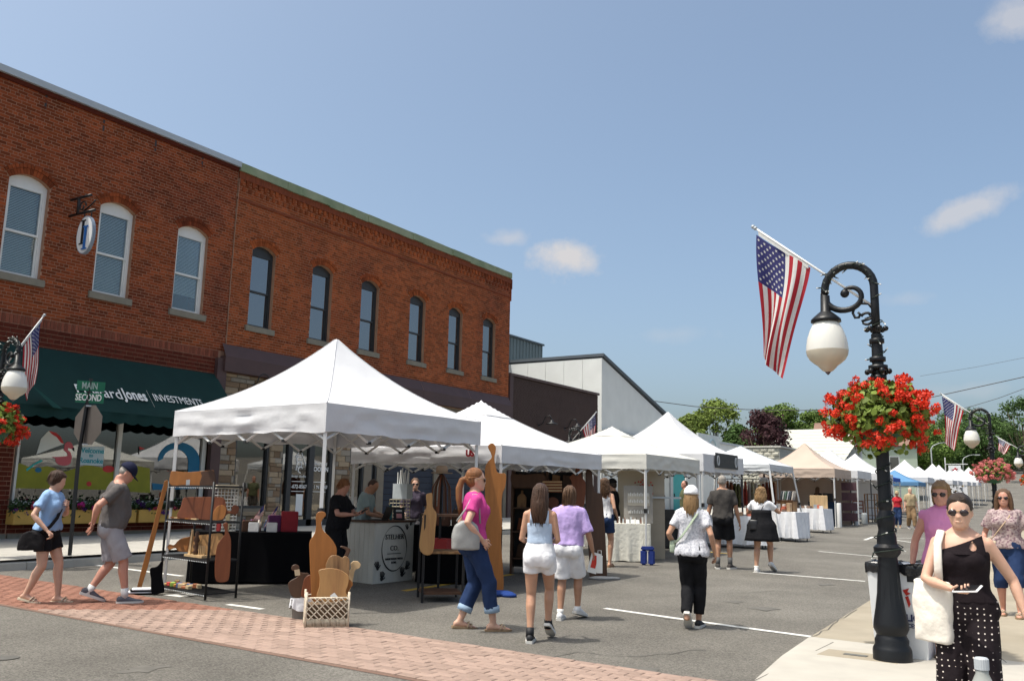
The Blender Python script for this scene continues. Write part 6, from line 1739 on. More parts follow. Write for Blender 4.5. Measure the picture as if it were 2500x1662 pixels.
    if glasses:
        gb = MB(TH)
        for sg in (-1, 1): gb.ell((sg*.0345, .093, 1.576), (.031, .011, .023), 14, 8)
        go = gb.build('sunglasses', m_lens, o, True)
        g2 = MB()
        for sg in (-1, 1): g2.tube([TH @ Vector(p) for p in ((sg*.060, .088, 1.586), (sg*.077, .05, 1.585), (sg*.080, -.005, 1.580))], .003, 5)
        g2.tube([TH @ Vector(p) for p in ((-.012, .102, 1.585), (0, .105, 1.588), (.012, .102, 1.585))], .003, 5)
        sub(g2.build('frame', M('frame_gold', (.35, .24, .12), .35, .02, metal=.6), None, True), go)
    info = dict(o=o, TT=TT, TH=TH, arms=arms, legs=legs, S=S, W=Matrix.Translation(pos) @ rotz(az-rad(face)-math.pi/2) @ Matrix.Scale(S, 4))
    return info
def stand(px, py, top, dz=0.0, extra=0.0):       # ground point under pixel, height from the pixel of the top
    p = gnd(px, py, dz); D = math.hypot(p.x, p.y); return p, at_dist(px, top, D).z-p.z-extra
def stand_d(px, top, D, dz=0.0):
    p = at_dist(px, top, D); g = G(p.x, p.y)+dz; return Vector((p.x, p.y, g)), p.z-g

m_bluetee = cloth('powder_blue', (.26, .40, .62)); m_blackc = cloth('black', (.010, .010, .012)); m_greytee = cloth('grey_heather', (.105, .095, .092)); m_greysh = cloth('grey_cargo', (.30, .29, .31)); m_navyc = cloth('navy', (.012, .014, .035))
m_pinkt = cloth('magenta', (.50, .055, .23)); m_denim = cloth('denim', (.018, .036, .095), bump=.3); m_denimlt = cloth('denim_pale', (.28, .38, .50)); m_whitec = cloth('white', (.72, .72, .74)); m_lav = cloth('lavender', (.44, .33, .62)); m_lbt = cloth('ice_blue', (.42, .52, .66), wave=None)
m_smoke = cloth('charcoal', (.055, .050, .047)); m_speck = cloth('speckled', (.60, .60, .64), col2=(.30, .31, .36), mixscale=46, mixpos=.57); m_rose = cloth('orchid', (.60, .23, .42)); m_floral = cloth('floral', (.42, .33, .32), col2=(.14, .07, .10), mixscale=34, mixpos=.56)
m_redc = cloth('red', (.42, .025, .035)); m_khaki = cloth('khaki', (.36, .28, .17)); m_khaki2 = cloth('camel', (.24, .155, .085)); m_olive2 = cloth('olive', (.10, .11, .06)); m_sage = cloth('sage', (.26, .33, .33))
m_sole = M('sole_white', (.62, .60, .56), .6, .05); m_shoeblk = M('shoe_black', (.012, .012, .014), .6, .05); m_shoewht = M('shoe_white', (.68, .68, .68), .6, .06, 10); m_shoegrey = M('shoe_grey', (.10, .10, .12), .7, .25, 14, .3, 40); m_cork = M('cork', (.25, .17, .10), .8, .1); m_sockw = cloth('sock_white', (.68, .67, .65)); m_straptan = M('strap_tan', (.40, .29, .19), .6, .08); m_beige = M('flip_beige', (.55, .48, .36), .6, .06)
sock_g = cloth('sock_grey', (.10, .10, .10))

# 1 woman in powder blue, left edge
p, h = stand(92, 1388, 1080)
W1 = person('woman in powder blue tee and black shorts walking past the sign post', h, p, 118, 'f', 1.10, lean=3, hyaw=38, hpitch=12, skin='fair',
    feet={'R': (.10, -.15, .015, 8, 14), 'L': (-.10, .17, 0, 4, 0)}, hands={'R': (.27, .13, .93), 'L': (-.075, .19, 1.22)}, poles={'R': (.6, -1, 0), 'L': (-.8, -.4, -.6)}, palm={'L': (.2, -1, 0), 'R': (-.3, -.6, -1)}, curl=1.1,
    top=dict(m=m_bluetee, hem=.93, sleeve=.62, loose=.018, neck=1.43), bottom=dict(m=m_blackc, len=.55, loose=.03), hair=dict(st='short', c='brown', fringe=True), shoes=dict(k='sandal', m=m_beige, sole=m_beige), vox=.012, hips=1.05)
# 2 man with cap
p, h = stand(240, 1390, 1056)
W2 = person('man in grey tee and cargo shorts with navy cap, hands behind his back', h, p, 84, 'm', 1.06, lean=5, hyaw=-4, hpitch=36, skin='red', belly=.035,
    feet={'R': (.08, .21, 0, -2, 0), 'L': (-.09, -.19, .04, 6, 20)}, hands={'L': (-.06, -.20, .92), 'R': (.06, -.215, .95)}, poles={'R': (1, -.9, 0), 'L': (-1, -.9, 0)}, palm={'R': (0, -1, .3), 'L': (0, -1, .3)}, curl=.35,
    top=dict(m=m_greytee, hem=.90, sleeve=.72, loose=.022), bottom=dict(m=m_greysh, len=.93, loose=.045, wr=.009), hair=dict(st='buzz', c='grey'), cap=dict(m=m_navyc), shoes=dict(k='sneaker', m=m_shoegrey, sole=m_sole, sock=m_sockw, sh=.24), vox=.012)
# 3 and 4 vendors behind the counter
p, h = stand_d(783, 1101, 13.6)
W3 = person('stall keeper in black tee with glasses looking at his phone', h, p, 118, 'm', 1.12, lean=4, hpitch=26, hyaw=-12, skin='red', belly=.04, hands={'R': (.12, .34, 1.13), 'L': (-.10, .34, 1.14)}, poles={'R': (1, -.6, -.6), 'L': (-1, -.6, -.6)}, palm={'R': (0, -.2, 1), 'L': (0, -.2, 1)}, curl=.8,
    top=dict(m=m_blackc, hem=.90, sleeve=.72, loose=.02), bottom=dict(m=m_blackc, k='pants', len=1.9, loose=.02), hair=dict(st='short', c='auburn'), shoes=dict(k='sneaker', m=m_shoeblk, sole=m_shoeblk), vox=.014)
p, h = stand_d(838, 1098, 14.5)
W4 = person('bearded stall keeper in sage grey tee bending over the counter', h, p, 105, 'm', 1.02, lean=10, hpitch=34, hyaw=-10, skin='tan', hands={'R': (.14, .40, 1.03), 'L': (-.16, .40, 1.03)}, palm={'R': (0, 0, -1), 'L': (0, 0, -1)}, curl=.5,
    top=dict(m=m_sage, hem=.90, sleeve=.65), bottom=dict(m=m_blackc, k='pants', len=1.9, loose=.02), hair=dict(st='buzz', c='brown'), shoes=dict(k='sneaker', m=m_shoeblk, sole=m_shoeblk), vox=.014)
p, h = stand_d(957, 1101, 17.2)
W5 = person('older woman with dark sunglasses and tan bag strap behind the stall', h, p, 178, 'f', 1.12, skin='fair', glasses=True, hands={'R': (.22, .14, .98), 'L': (-.22, .14, .98)},
    top=dict(m=cloth('plum', (.050, .040, .060)), hem=.88, sleeve=.8), bottom=dict(m=cloth('print', (.45, .42, .42), col2=(.05, .05, .06), mixscale=22), k='pants', len=1.8, loose=.03), hair=dict(st='short', c='brownlt'), shoes=dict(k='sneaker', m=m_shoeblk, sole=m_shoeblk), vox=.016)
# 6 woman in magenta
p, h = stand(1084, 1450, 1073)
W6 = person('woman in magenta tee with auburn ponytail and rolled jeans', h, p, 78, 'f', 1.10, lean=1, hyaw=-4, skin='fair', glasses=True,
    feet={'R': (.09, .22, 0, -2, 0), 'L': (-.09, -.10, .0, 6, 6)}, hands={'R': (.215, .055, .93), 'L': (-.23, .08, .90)}, poles={'R': (.5, -1, 0), 'L': (-.5, -1, 0)}, curl=.7,
    top=dict(m=m_pinkt, hem=.93, sleeve=.55, loose=.016), bottom=dict(m=m_denim, k='pants', len=1.62, loose=.016, cuff=m_denimlt), hair=dict(st='pony', c='auburn', end=1.20), shoes=dict(k='sandal', m=m_straptan, sole=m_cork), vox=.011, hips=1.05)
# 7 girl from behind
p, h = stand(1240, 1478, 1114)
W7 = person('girl with long brown hair in ice blue strap top and white shorts', h, p, 6, 'f', .93, hyaw=-4, hpitch=8, skin='mid', bust=.7,
    feet={'L': (-.085, -.06, 0, 2, 0), 'R': (.085, .20, .05, -8, 30)}, hands={'L': (-.12, .24, 1.06), 'R': (.12, .24, 1.06)}, poles={'L': (-.45, -1, -.4), 'R': (.45, -1, -.4)}, curl=.8,
    top=dict(m=m_lbt, hem=1.045, sleeve=0, neck=1.275, e=.010, straps=True, sw=.026, sx=.088, wr=.003, n='strap_top'), bottom=dict(m=m_whitec, len=.40, loose=.022, waist=1.06, wr=.008), hair=dict(st='long', c='brown', end=1.27, w=.088), shoes=dict(k='sneaker', m=m_shoeblk, sole=m_sole, high=True, sock=m_blackc, sh=.16), vox=.011, hips=1.04)
# 8 lavender
p, h = stand(1308, 1427, 1119)
W8 = person('person with shaggy brown hair in lavender tee and long white shorts', h, p, 14, 'm', 1.08, lean=3, hpitch=8, skin='tan',
    feet={'L': (-.09, -.05, 0, 4, 0), 'R': (.09, .16, .025, -18, 14)}, hands={'R': (.30, .12, .86), 'L': (-.25, .10, .88)}, curl=.8,
    top=dict(m=m_lav, hem=.93, sleeve=.95, loose=.03, e=.018, wr=.014), bottom=dict(m=m_whitec, len=.92, loose=.045, waist=1.04, wr=.009), hair=dict(st='bob', c='brownlt'), shoes=dict(k='sneaker', m=m_shoewht, sole=m_sole, sock=m_sockw, sh=.12), vox=.012)
# 9..12 half hidden visitors and vendors
p, h = stand_d(1394, 1101, 17.4)
W9 = person('woman in white tank top half hidden by the dark walnut board', h, p, 25, 'f', 1.0, skin='mid', hands={'R': (.22, .10, .95)}, top=dict(m=m_whitec, hem=.92, sleeve=0, neck=1.33, e=.010, straps=True, sw=.02), bottom=dict(m=m_denim, len=.6, loose=.02), hair=dict(st='wavy', c='brownlt', end=1.36, w=.12), shoes=dict(k='sandal', m=m_cork, sole=m_cork), vox=.015)
p, h = stand_d(1412, 1103, 19.5)
W10 = person('jewellery seller in black with dark bucket hat', h, p, 290, 'm', 1.05, skin='mid', hpitch=12, top=dict(m=m_blackc, hem=.9, sleeve=1.4), bottom=dict(m=m_blackc, k='pants', len=1.9, loose=.02), hair=dict(st='short', c='dark'), cap=dict(m=m_blackc), shoes=dict(k='sneaker', m=m_shoeblk, sole=m_shoeblk), vox=.018)
p, h = stand_d(1522, 1113, 29)
W11 = person('far shopper with long dark hair and pale denim shorts before teal door', h, p, 120, 'f', .95, skin='mid', top=dict(m=m_navyc, hem=.98, sleeve=0, neck=1.36, straps=True), bottom=dict(m=m_denimlt, len=.4, loose=.02), hair=dict(st='long', c='dark', end=1.3), shoes=dict(k='sneaker', m=m_shoewht, sole=m_sole), vox=.02)
p, h = stand_d(1577, 1106, 27)
W12 = person('man in olive tee standing against the white wall', h, p, 250, 'm', 1.0, skin='red', top=dict(m=m_olive2, hem=.9, sleeve=.6), bottom=dict(m=m_smoke, len=.9, loose=.03), hair=dict(st='buzz', c='brown'), shoes=dict(k='sneaker', m=m_shoeblk, sole=m_sole), vox=.02)
# 13 white cap
p, h = stand(1597, 1447, 1118, extra=.01)
W13 = person('woman in white cap, speckled white tee and black trousers walking away', h, p, 8, 'f', 1.06, lean=1, skin='mid',
    feet={'L': (-.05, -.16, .055, 4, 42), 'R': (.05, .12, 0, -4, 0)}, hands={'L': (-.24, .14, .98), 'R': (.27, .02, .90)}, poles={'L': (-.4, -1, 0), 'R': (.25, -1, 0)}, curl=.7,
    top=dict(m=m_speck, hem=.86, sleeve=.62, loose=.008, e=.015, hang=.02), bottom=dict(m=m_blackc, k='pants', len=1.78, loose=.012), hair=dict(st='long', c='dirty', end=1.36, w=.085), cap=dict(m=m_whitec), shoes=dict(k='sneaker', m=m_shoeblk, sole=m_sole), vox=.012)
p, h = stand(1668, 1310, 1094)
W14 = person('bald headed man in charcoal tee and black shorts seen from behind', h, p, 4, 'm', 1.06, skin='tan', feet={'L': (-.11, -.02, 0, 6, 0), 'R': (.11, .05, 0, -22, 0)}, hands={'L': (-.30, .03, .83), 'R': (.29, .06, .84)},
    top=dict(m=m_smoke, hem=.90, sleeve=.75, loose=.02), bottom=dict(m=m_blackc, len=.88, loose=.04), hair=dict(st='buzz', c='grey'), shoes=dict(k='sneaker', m=m_smoke, sole=m_sole, sock=sock_g, sh=.30), vox=.014)
p, h = stand(1758, 1318, 1121)
W15 = person('woman with blonde curls in white tee and black pinafore dress', h, p, 12, 'f', 1.16, skin='mid', hpitch=8, feet={'L': (-.12, -.06, 0, 4, 0), 'R': (.12, .17, .05, -14, 30)}, hands={'L': (-.12, .30, 1.24), 'R': (.16, .30, 1.26)}, poles={'L': (-1, -.4, -.6), 'R': (1, -.4, -.6)}, curl=1.0,
    top=dict(m=m_whitec, hem=1.08, sleeve=.55, loose=.018), bottom=dict(k='dress', m=m_blackc, waist=1.24, hem=.62, flare=.11, pleat=.04, e=.024), hair=dict(st='wavy', c='dirty', end=1.36, w=.115), shoes=dict(k='sneaker', m=m_shoewht, sole=m_sole, sock=m_sockw, sh=.10), vox=.014, hips=1.08)
p, h = stand_d(1884, 1121, 40.0)
W16 = person('stall keeper with long hair in black inside the tan tent', h, p, 40, 'f', 1.05, skin='mid', top=dict(m=m_blackc, hem=.9, sleeve=.6), bottom=dict(m=m_blackc, k='pants', len=1.9), hair=dict(st='long', c='brownlt', end=1.3), vox=.024)
p, h = stand(2070, 1216, 1131)
W17 = person('far walker in red tee and jeans with straw hat', h, p, 185, 'f', 1.02, skin='red', feet={'L': (-.09, .1, 0, 0, 0), 'R': (.09, -.12, .02, 0, 12)}, top=dict(m=m_redc, hem=.95, sleeve=.5), bottom=dict(m=m_denim, k='pants', len=1.8), hair=dict(st='short', c='dirty'), cap=dict(m=m_khaki), shoes=dict(k='sneaker', m=m_cork, sole=m_sole), vox=.024)
p, h = stand(2101, 1218, 1122)
W18 = person('far older man in khaki shirt and camel trousers', h, p, 165, 'm', 1.05, skin='fair', feet={'L': (-.09, .14, 0, 0, 0), 'R': (.09, -.14, .02, 0, 12)}, top=dict(m=m_khaki, hem=.92, sleeve=.8, collar=True), bottom=dict(m=m_khaki2, k='pants', len=1.88, loose=.03), hair=dict(st='buzz', c='white'), shoes=dict(k='sneaker', m=m_shoegrey, sole=m_sole), vox=.024)
# 19 orchid sleeveless
p, h = stand_d(2166, 1108, 9.6, RZ)
W19 = person('blonde woman in orchid sleeveless blouse behind the woman in black', h, p, 172, 'f', 1.12, skin='red', hyaw=-20, hpitch=6, hands={'R': (.30, .0, .86), 'L': (-.29, .0, .86)}, top=dict(m=m_rose, hem=.88, sleeve=.10, loose=.0, collar=True, e=.014), bottom=dict(m=m_whitec, len=.85, loose=.03), hair=dict(st='bob', c='dirty', fringe=True), glasses=True, shoes=dict(k='sandal', m=m_cork, sole=m_cork), vox=.012)
# 20 main woman
p, h = stand_d(2208, 1131, 6.25, RZ)
m_dots = cloth('dotted', (.012, .008, .010))
def dots(m, c, sc, thr):
    nt = m.node_tree; N = nt.nodes; L = nt.links; b = N['Principled BSDF']; src = b.inputs['Base Color'].links[0].from_socket
    tc = N.new('ShaderNodeTexCoord'); vo = N.new('ShaderNodeTexVoronoi'); vo.inputs['Scale'].default_value = sc; vo.inputs['Randomness'].default_value = .18
    mp = N.new('ShaderNodeMapping'); mp.inputs['Rotation'].default_value = (0, 0, 0); mp.inputs['Scale'].default_value = (1, 0, 1); L.new(tc.outputs['Object'], mp.inputs[0]); L.new(mp.outputs[0], vo.inputs['Vector'])
    lt = N.new('ShaderNodeMath'); lt.operation = 'LESS_THAN'; lt.inputs[1].default_value = thr; L.new(vo.outputs['Distance'], lt.inputs[0])
    mx = N.new('ShaderNodeMixRGB'); L.new(lt.outputs[0], mx.inputs[0]); L.new(src, mx.inputs[1]); mx.inputs[2].default_value = (*c, 1); L.new(mx.outputs[0], b.inputs['Base Color'])
dots(m_dots, (.62, .55, .50), 26, .135)
W20 = person('woman in black one shoulder top and dotted trousers holding a phone', h, p, 183, 'f', 1.06, lean=-1, hyaw=-3, hpitch=4, skin='fair', glasses=True,
    feet={'L': (-.10, .20, 0, 0, 0), 'R': (.10, -.15, .03, 4, 20)}, hands={'R': (.055, .27, 1.055), 'L': (-.36, -.02, .87)}, poles={'R': (1, -.55, -.35), 'L': (-.5, -1, 0)}, palm={'R': (0, -.15, 1), 'L': (1, .2, 0)}, curl={'R': .95, 'L': .4},
    top=dict(m=cloth('black_rib', (.010, .006, .008), wr=0) if False else cloth('black_rib', (.011, .007, .009)), hem=.97, sleeve=0, neck=1.315, e=.010, wr=.003, n='one_shoulder_top'), bottom=dict(m=m_dots, k='pants', len=1.92, loose=.035, waist=1.03, wr=.008, lo2=1.2), hair=dict(st='updo', c='dark'), shoes=dict(k='sandal', m=m_shoeblk, sole=m_shoeblk), vox=.0105, hips=1.06)
# diagonal front of the one-shoulder top
T_ = W20['TT']; ow = W20['o']
sb_ = MB()
def chest(x, z, e=.012):
    zs_ = [r_[0] for r_ in TORSO['f']]; rx = np.interp(z, zs_, [r_[1] for r_ in TORSO['f']])*1.06+e; ry = np.interp(z, zs_, [r_[2] for r_ in TORSO['f']])*1.06+e; yc = np.interp(z, zs_, [r_[3] for r_ in TORSO['f']])
    q = min(.98, abs(x)/rx); return rx, ry*(1-q**2.3)**(1/2.3), yc
def diag(u, v, sgn):
    # u: 0 = low side under her right arm ... 1 = her left shoulder ; v: bottom -> top edge
    xa = .135-.285*u; zt = 1.315+.105*max(0, u)**1.1; z = 1.29+(zt-1.29)*v
    x = xa*(1-.15*v*u)
    rx, yy, yc = chest(x, min(z, 1.40)); return T_ @ Vector((x, yc+sgn*(yy+.006*(1-v)), z))
for sgn in (1, -1):
    gb = MB()
    NU_, NV_ = 60, 36
    vs = [[diag(i/NU_, j/NV_, sgn) for i in range(NU_+1)] for j in range(NV_+1)]
    fs = []
    for j in range(NV_):
        for i in range(NU_):
            u = (i+.5)/NU_; v = (j+.5)/NV_
            if sgn > 0 and .25 < v < .9 and abs(u-.74) < .085*math.sin(((v-.25)/.65)**.7*math.pi): continue
            fs.append((j*(NU_+1)+i, j*(NU_+1)+i+1, (j+1)*(NU_+1)+i+1, (j+1)*(NU_+1)+i))
    gb.add([p_ for r_ in vs for p_ in r_], fs)
    gb.build('diagonal_panel', MATS['cloth_black_rib'], ow, True)
# 21 floral woman
p, h = stand(2332, 1418, 1126, RZ)
W21 = person('smiling woman in floral blouse and denim shorts with sunglasses', h, p, 186, 'f', 1.16, skin='red', glasses=True, hands={'R': (.30, .05, .88), 'L': (-.30, .05, .88)}, feet={'L': (-.11, .12, 0, 0, 0), 'R': (.11, -.08, 0, 0, 0)}, top=dict(m=m_floral, hem=.90, sleeve=.75, loose=.03, neck=1.42), bottom=dict(m=m_denim, k='pants', len=1.25, loose=.02), hair=dict(st='long', c='brownlt', end=1.36, w=.10, front=1.36), shoes=dict(k='sandal', m=m_beige, sole=m_cork), vox=.012, hips=1.05)
# far figures
for i, (x, yb, yt, lab, tm, bm2) in enumerate(((2263, 1163, 1135, 'distant man in navy top right of the last tent', m_navyc, m_smoke), (2286, 1160, 1136, 'distant walker in red and khaki beyond the second lamp post', m_redc, m_khaki), (2252, 1160, 1137, 'distant shopper in pale blue at the last tents', m_bluetee, m_denim))):
    p, h = stand(x, yb, yt)
    h = min(max(h, 1.55), 1.85)
    person(lab, h, p, (20, 200, 90)[i], 'm', 1.0, skin='mid', top=dict(m=tm, hem=.9, sleeve=.6), bottom=dict(m=bm2, len=.9, loose=.03), hair=dict(st='short', c='brown'), vox=.035)
p, h = stand_d(2028, 1130, 46)
person('person in black seen just left of the black lamp shaft', h, p, 90, 'm', 1.05, skin='mid', top=dict(m=m_blackc, hem=.88, sleeve=.9), bottom=dict(m=m_blackc, k='pants', len=1.9), hair=dict(st='short', c='dark'), vox=.03)

# ================================================================== MARKET GOODS
ORD = 'first second third fourth fifth sixth seventh eighth ninth tenth eleventh twelfth thirteenth fourteenth fifteenth sixteenth seventeenth eighteenth nineteenth twentieth last-but-one last'.split()
def wood(n, c, gr=.30, **kw): return M('wood_'+n, c, .48, .16, 2.2, .06, 60, spec=.35, stretch=(11, 11, 1.3), wave=None, detail=6, **kw)
m_honey = wood('honey', (.29, .110, .025)); m_oak = wood('oak', (.37, .200, .075), col2=(.28, .14, .055), mixscale=1.2, mixpos=.58); m_walnut = wood('walnut', (.075, .036, .019)); m_cherry = wood('cherry', (.165, .048, .017)); m_maple = wood('maple', (.52, .36, .19)); m_rustic = wood('rustic', (.27, .15, .065), col2=(.12, .055, .022), mixscale=1.4, mixpos=.55)
m_blkcloth = M('drape_black', (.006, .006, .007), .95, .1, 5, spec=.05); m_rack = M('rack_black', (.010, .010, .011), .5, .05)
m_paper = M('paper_white', (.66, .66, .64), .7, .03); m_drapeW = cloth('drape_white', (.70, .71, .74)); m_drapeC = cloth('drape_cream', (.68, .66, .58))
def cam_dir(P):
    d = Vector((P[0], P[1], 0)).normalized(); return d, Vector((d.y, -d.x, 0))       # away, image right
def cutout(label, cat, pts, P0, th=.02, mat=None, lean=6, name='cutting_board', parent=None, yaw=0, bev=.004, group=None):
    """outline (photo pixels) stood up as a real slab through P0, turned to the viewer and leaning back"""
    P0 = Vector(P0); away, right = cam_dir(P0)
    n = (away*math.cos(rad(yaw))+right*math.sin(rad(yaw))); n = (n*math.cos(rad(lean))-Vector((0, 0, 1))*math.sin(rad(lean))).normalized()
    W_ = []
    for x, y in pts:
        v = Vector(ray(x, y)); t = (P0-Vector((0, 0, CAM_H))).dot(n)/v.dot(n); W_.append(Vector((0, 0, CAM_H))+v*t-P0)
    k = len(W_); mb = MB()
    mb.add(W_+[w+n*th for w in W_], [tuple(range(k)), tuple(range(2*k-1, k-1, -1))]+[(i, k+i, k+(i+1) % k, (i+1) % k) for i in range(k)])
    o = mb.build(name, mat, parent, loc=tuple(P0) if parent is None else None)
    if parent is not None: adopt(o, parent); o.location = P0
    bm_ = bmesh.new(); bm_.from_mesh(o.data); bmesh.ops.recalc_face_normals(bm_, faces=bm_.faces); bm_.to_mesh(o.data); bm_.free()
    if bev: bevel(o, bev, 1, 60)
    if label: tag(o, label, cat, group)
    return o
def curve(pts, n=5):                           # closed Catmull-Rom through pixel points
    out = []; k = len(pts)
    for i in range(k):
        p0, p1, p2, p3 = (np.array(pts[(i+j) % k], float) for j in (-1, 0, 1, 2))
        for t in np.linspace(0, 1, n, endpoint=False):
            out.append(tuple(.5*((2*p1)+(-p0+p2)*t+(2*p0-5*p1+4*p2-p3)*t*t+(-p0+3*p1-3*p2+p3)*t**3)))
    return out
def facing(P, yaw=0):                            # frame: x image right, y away, z up
    az = math.atan2(P[1], P[0]); return Matrix.Translation(Vector(P)) @ rotz(az-math.pi/2+rad(yaw))
def draped_table(label, P, w, d, h, mat, yaw=0, name='draped_table', floor=.02, fold=.03, seed=0, group=None, nogap=True):
    az = math.atan2(P[1], P[0]); o = thing(name, label, 'table', tuple(P), az-math.pi/2+rad(yaw), group)
    mb = MB(); n = 96; r = random.Random(seed); rs = []
    per = []
    for k in range(n):
        t = k/n*4; s = int(t); f = t-s
        c = [(-w/2, 0), (w/2, 0), (w/2, d), (-w/2, d)]; a, b = c[s], c[(s+1) % 4]; nx, ny = [(0, -1), (1, 0), (0, 1), (-1, 0)][s]
        per.append((a[0]+(b[0]-a[0])*f, a[1]+(b[1]-a[1])*f, nx, ny, f))
    for q in (0, .06, .3, .6, .85, 1.0):
        rg_ = []
        for k, (x, y, nx, ny, f) in enumerate(per):
            dd = fold*q*(math.sin(k*.9+seed)+.6*math.sin(k*2.1+seed*2)+.8*math.exp(-(min(f, 1-f)/.06)**2)*1.5)
            rg_.append((x+nx*dd, y+ny*dd, h-(h-floor)*q+.008*q*math.sin(k*.7)))
        rs.append(rg_)
    mb.rings(rs[::-1], False); mb.add([rs[0][k] for k in range(n)], [tuple(range(n))])
    mb.build('cloth', mat, o, True); smooth_angle(o.children[-1], 50)
    for x, y in ((-w/2+.06, .06), (w/2-.06, .06), (w/2-.06, d-.06), (-w/2+.06, d-.06)): MB().tube([(x, y, 0), (x, y, h-.02)], .016, 6).build('leg', m_rack, o)
    return o
def on(o, x, y, z):                              # point of a placed thing's local frame in the world
    return Matrix.Translation(o.location) @ rotz(o.rotation_euler.z) @ Vector((x, y, z))

# ---- wire rack with boards (left of the big tent)
ra, rbp = gnd(368, 1362), gnd(472, 1385); rc_ = gnd(416, 1350)
ux = (rbp-ra); RW = ux.length; ux = Vector((ux.x, ux.y, 0)).normalized(); uy = Vector((-ux.y, ux.x, 0)); RD = .42
rk = thing('wire_rack', 'tall black wire shelf rack loaded with wooden boards', 'shelf rack', tuple(ra), math.atan2(ux.y, ux.x))
RH = 1.45; SH = (.08, .48, .95, 1.40)
for x, y in ((0, 0), (RW, 0), (RW, RD), (0, RD)):
    lg = MB().tube([(x, y, 0), (x, y, RH)], .016, 8).build('post', m_rack, rk, True)
for z in SH:
    sh = MB().box((0, -.008, z-.02), (RW, .008, z)).box((0, RD-.008, z-.02), (RW, RD+.008, z)).box((-.008, 0, z-.02), (.008, RD, z)).box((RW-.008, 0, z-.02), (RW+.008, RD, z)).build('shelf', m_rack, rk)
    wr = MB()
    for k in range(20): wr.tube([(RW*(k+.5)/20, 0, z), (RW*(k+.5)/20, RD, z)], .004, 4)
    zz = MB().tube([(RW*k/40, -.004, z-.015-(.02 if k % 2 else 0)) for k in range(41)], .004, 4)
    sub(wr.build('shelf_wire', m_rack, None, kind='stuff'), sh); sub(zz.build('shelf_truss', m_copingw, None, kind='stuff'), sh)
def rkp(x, y, z): return Matrix.Translation(ra) @ rotz(math.atan2(ux.y, ux.x)) @ Vector((x, y, z))
Z2 = lambda zx, zy: ((380+zx*.2296)*.9436, (1120+zy*.2296)*.9436)
def zc(pts, n=4): return curve([Z2(*p) for p in pts], n)
P_ = rkp(.35, .12, SH[3]+.01)
cutout('light and dark two tone wooden board standing on the top rack shelf', 'board', zc([(155, 270), (160, 150), (185, 128), (330, 140), (480, 128), (600, 118), (625, 140), (635, 270), (560, 282), (300, 280)]), P_, .025, m_honey, 12)
cutout('dark walnut half of the board on the top rack shelf', 'board', zc([(470, 272), (490, 180), (482, 135), (560, 122), (610, 122), (632, 160), (638, 268), (560, 280)]), P_-cam_dir(P_)[0]*.012, .012, m_walnut, 12)
P_ = rkp(.6, .22, SH[2]+.01)
cutout('wide cherry board with round ring handle on the middle rack shelf', 'board', zc([(235, 620), (270, 500), (290, 425), (330, 404), (520, 402), (690, 405), (735, 430), (750, 500), (765, 545), (800, 548), (815, 500), (850, 488), (885, 510), (880, 560), (845, 590), (800, 578), (760, 585), (720, 640), (690, 655), (450, 640)]), P_, .025, m_cherry, 14)
cutout('round mulberry wood paddle leaning behind the ring handled board', 'board', zc([(600, 650), (615, 560), (660, 500), (720, 490), (752, 530), (740, 600), (700, 645)]), P_-cam_dir(P_)[0]*.02, .014, m_honey, 14)
P_ = rkp(.15, .2, SH[1]+.01)
cutout('honey coloured paddle board lying on its side, lower rack shelf', 'board', zc([(125, 930), (150, 905), (195, 912), (235, 870), (290, 838), (440, 826), (440, 960), (390, 985), (250, 980), (215, 945), (180, 950), (145, 965)]), P_, .02, m_honey, 18)
P_ = rkp(.70, .25, SH[1]+.01)
cutout('pale live edge board at the back of the lower rack shelf', 'board', zc([(400, 1010), (430, 830), (560, 800), (700, 790), (730, 860), (715, 960), (690, 1010)]), P_, .02, m_oak, 16)
st_ = thing('spindle_stand', 'small wooden stand with turned spindle and pegs on the rack', 'stand', tuple(rkp(.60, .12, SH[1]+.005)), math.atan2(ux.y, ux.x))
MB().box((-.16, -.05, 0), (.30, .08, .03)).build('base', m_maple, st_)
MB().lathe([(.02, .03), (.045, .06), (.02, .09), (.04, .13), (.018, .17), (.042, .21), (.02, .26), (.03, .30), (.01, .33)], 12, T=Matrix.Translation((.05, 0, 0))).build('spindle', m_walnut, st_, True)
for k in range(4): MB().tube([(.13+k*.045, 0, .03), (.13+k*.045, 0, .15)], .007, 6).build('peg', m_maple, st_)
MB(Matrix.Translation((-.09, 0, .03))).prism([(-.03, 0), (.03, 0), (.05, .30), (.02, .32)], .02, T=Matrix.Translation((-.09, 0, .03)) @ Matrix.Rotation(math.pi/2, 4, 'X')).build('upright', m_maple, st_)
gd = random.Random(21)
for k in range(9):
    P_ = rkp(.08+k*.075, .05, SH[2]+.012)
    tag(MB(rotz(gd.uniform(-.6, .6))).box((-.05, -.018, 0), (.06, .018, .016)).build('wooden_spoon', (m_honey, m_cherry, m_maple)[k % 3], loc=tuple(P_)), ORD[k]+' carved wooden utensil along the middle rack shelf, from the left', 'utensil', 'utensils lying along the rack shelf edge')
cols = [(.45, .30, .12), (.42, .05, .04), (.30, .45, .08), (.45, .20, .05), (.08, .12, .25), (.50, .38, .22), (.35, .12, .05), (.42, .33, .2)]
for k in range(16):
    P_ = rkp(.06+(k % 8)*.085, .06+(k//8)*.14, SH[0]+.004)
    tag(bevel(MB(rotz(gd.uniform(-1, 1))).box((-.05, -.03, 0), (.05, .03, gd.uniform(.03, .06))).build('wooden_toy', M('toy_%d' % (k % 8), cols[k % 8], .6, .1, 8), loc=tuple(P_)), .006, 1), ORD[k % 8]+' painted block toy from the left, '+('front', 'back')[k//8]+' row of bottom rack shelf', 'toy', 'painted block toys on the bottom rack shelf')
P_ = rkp(RW+.04, -.03, .30)
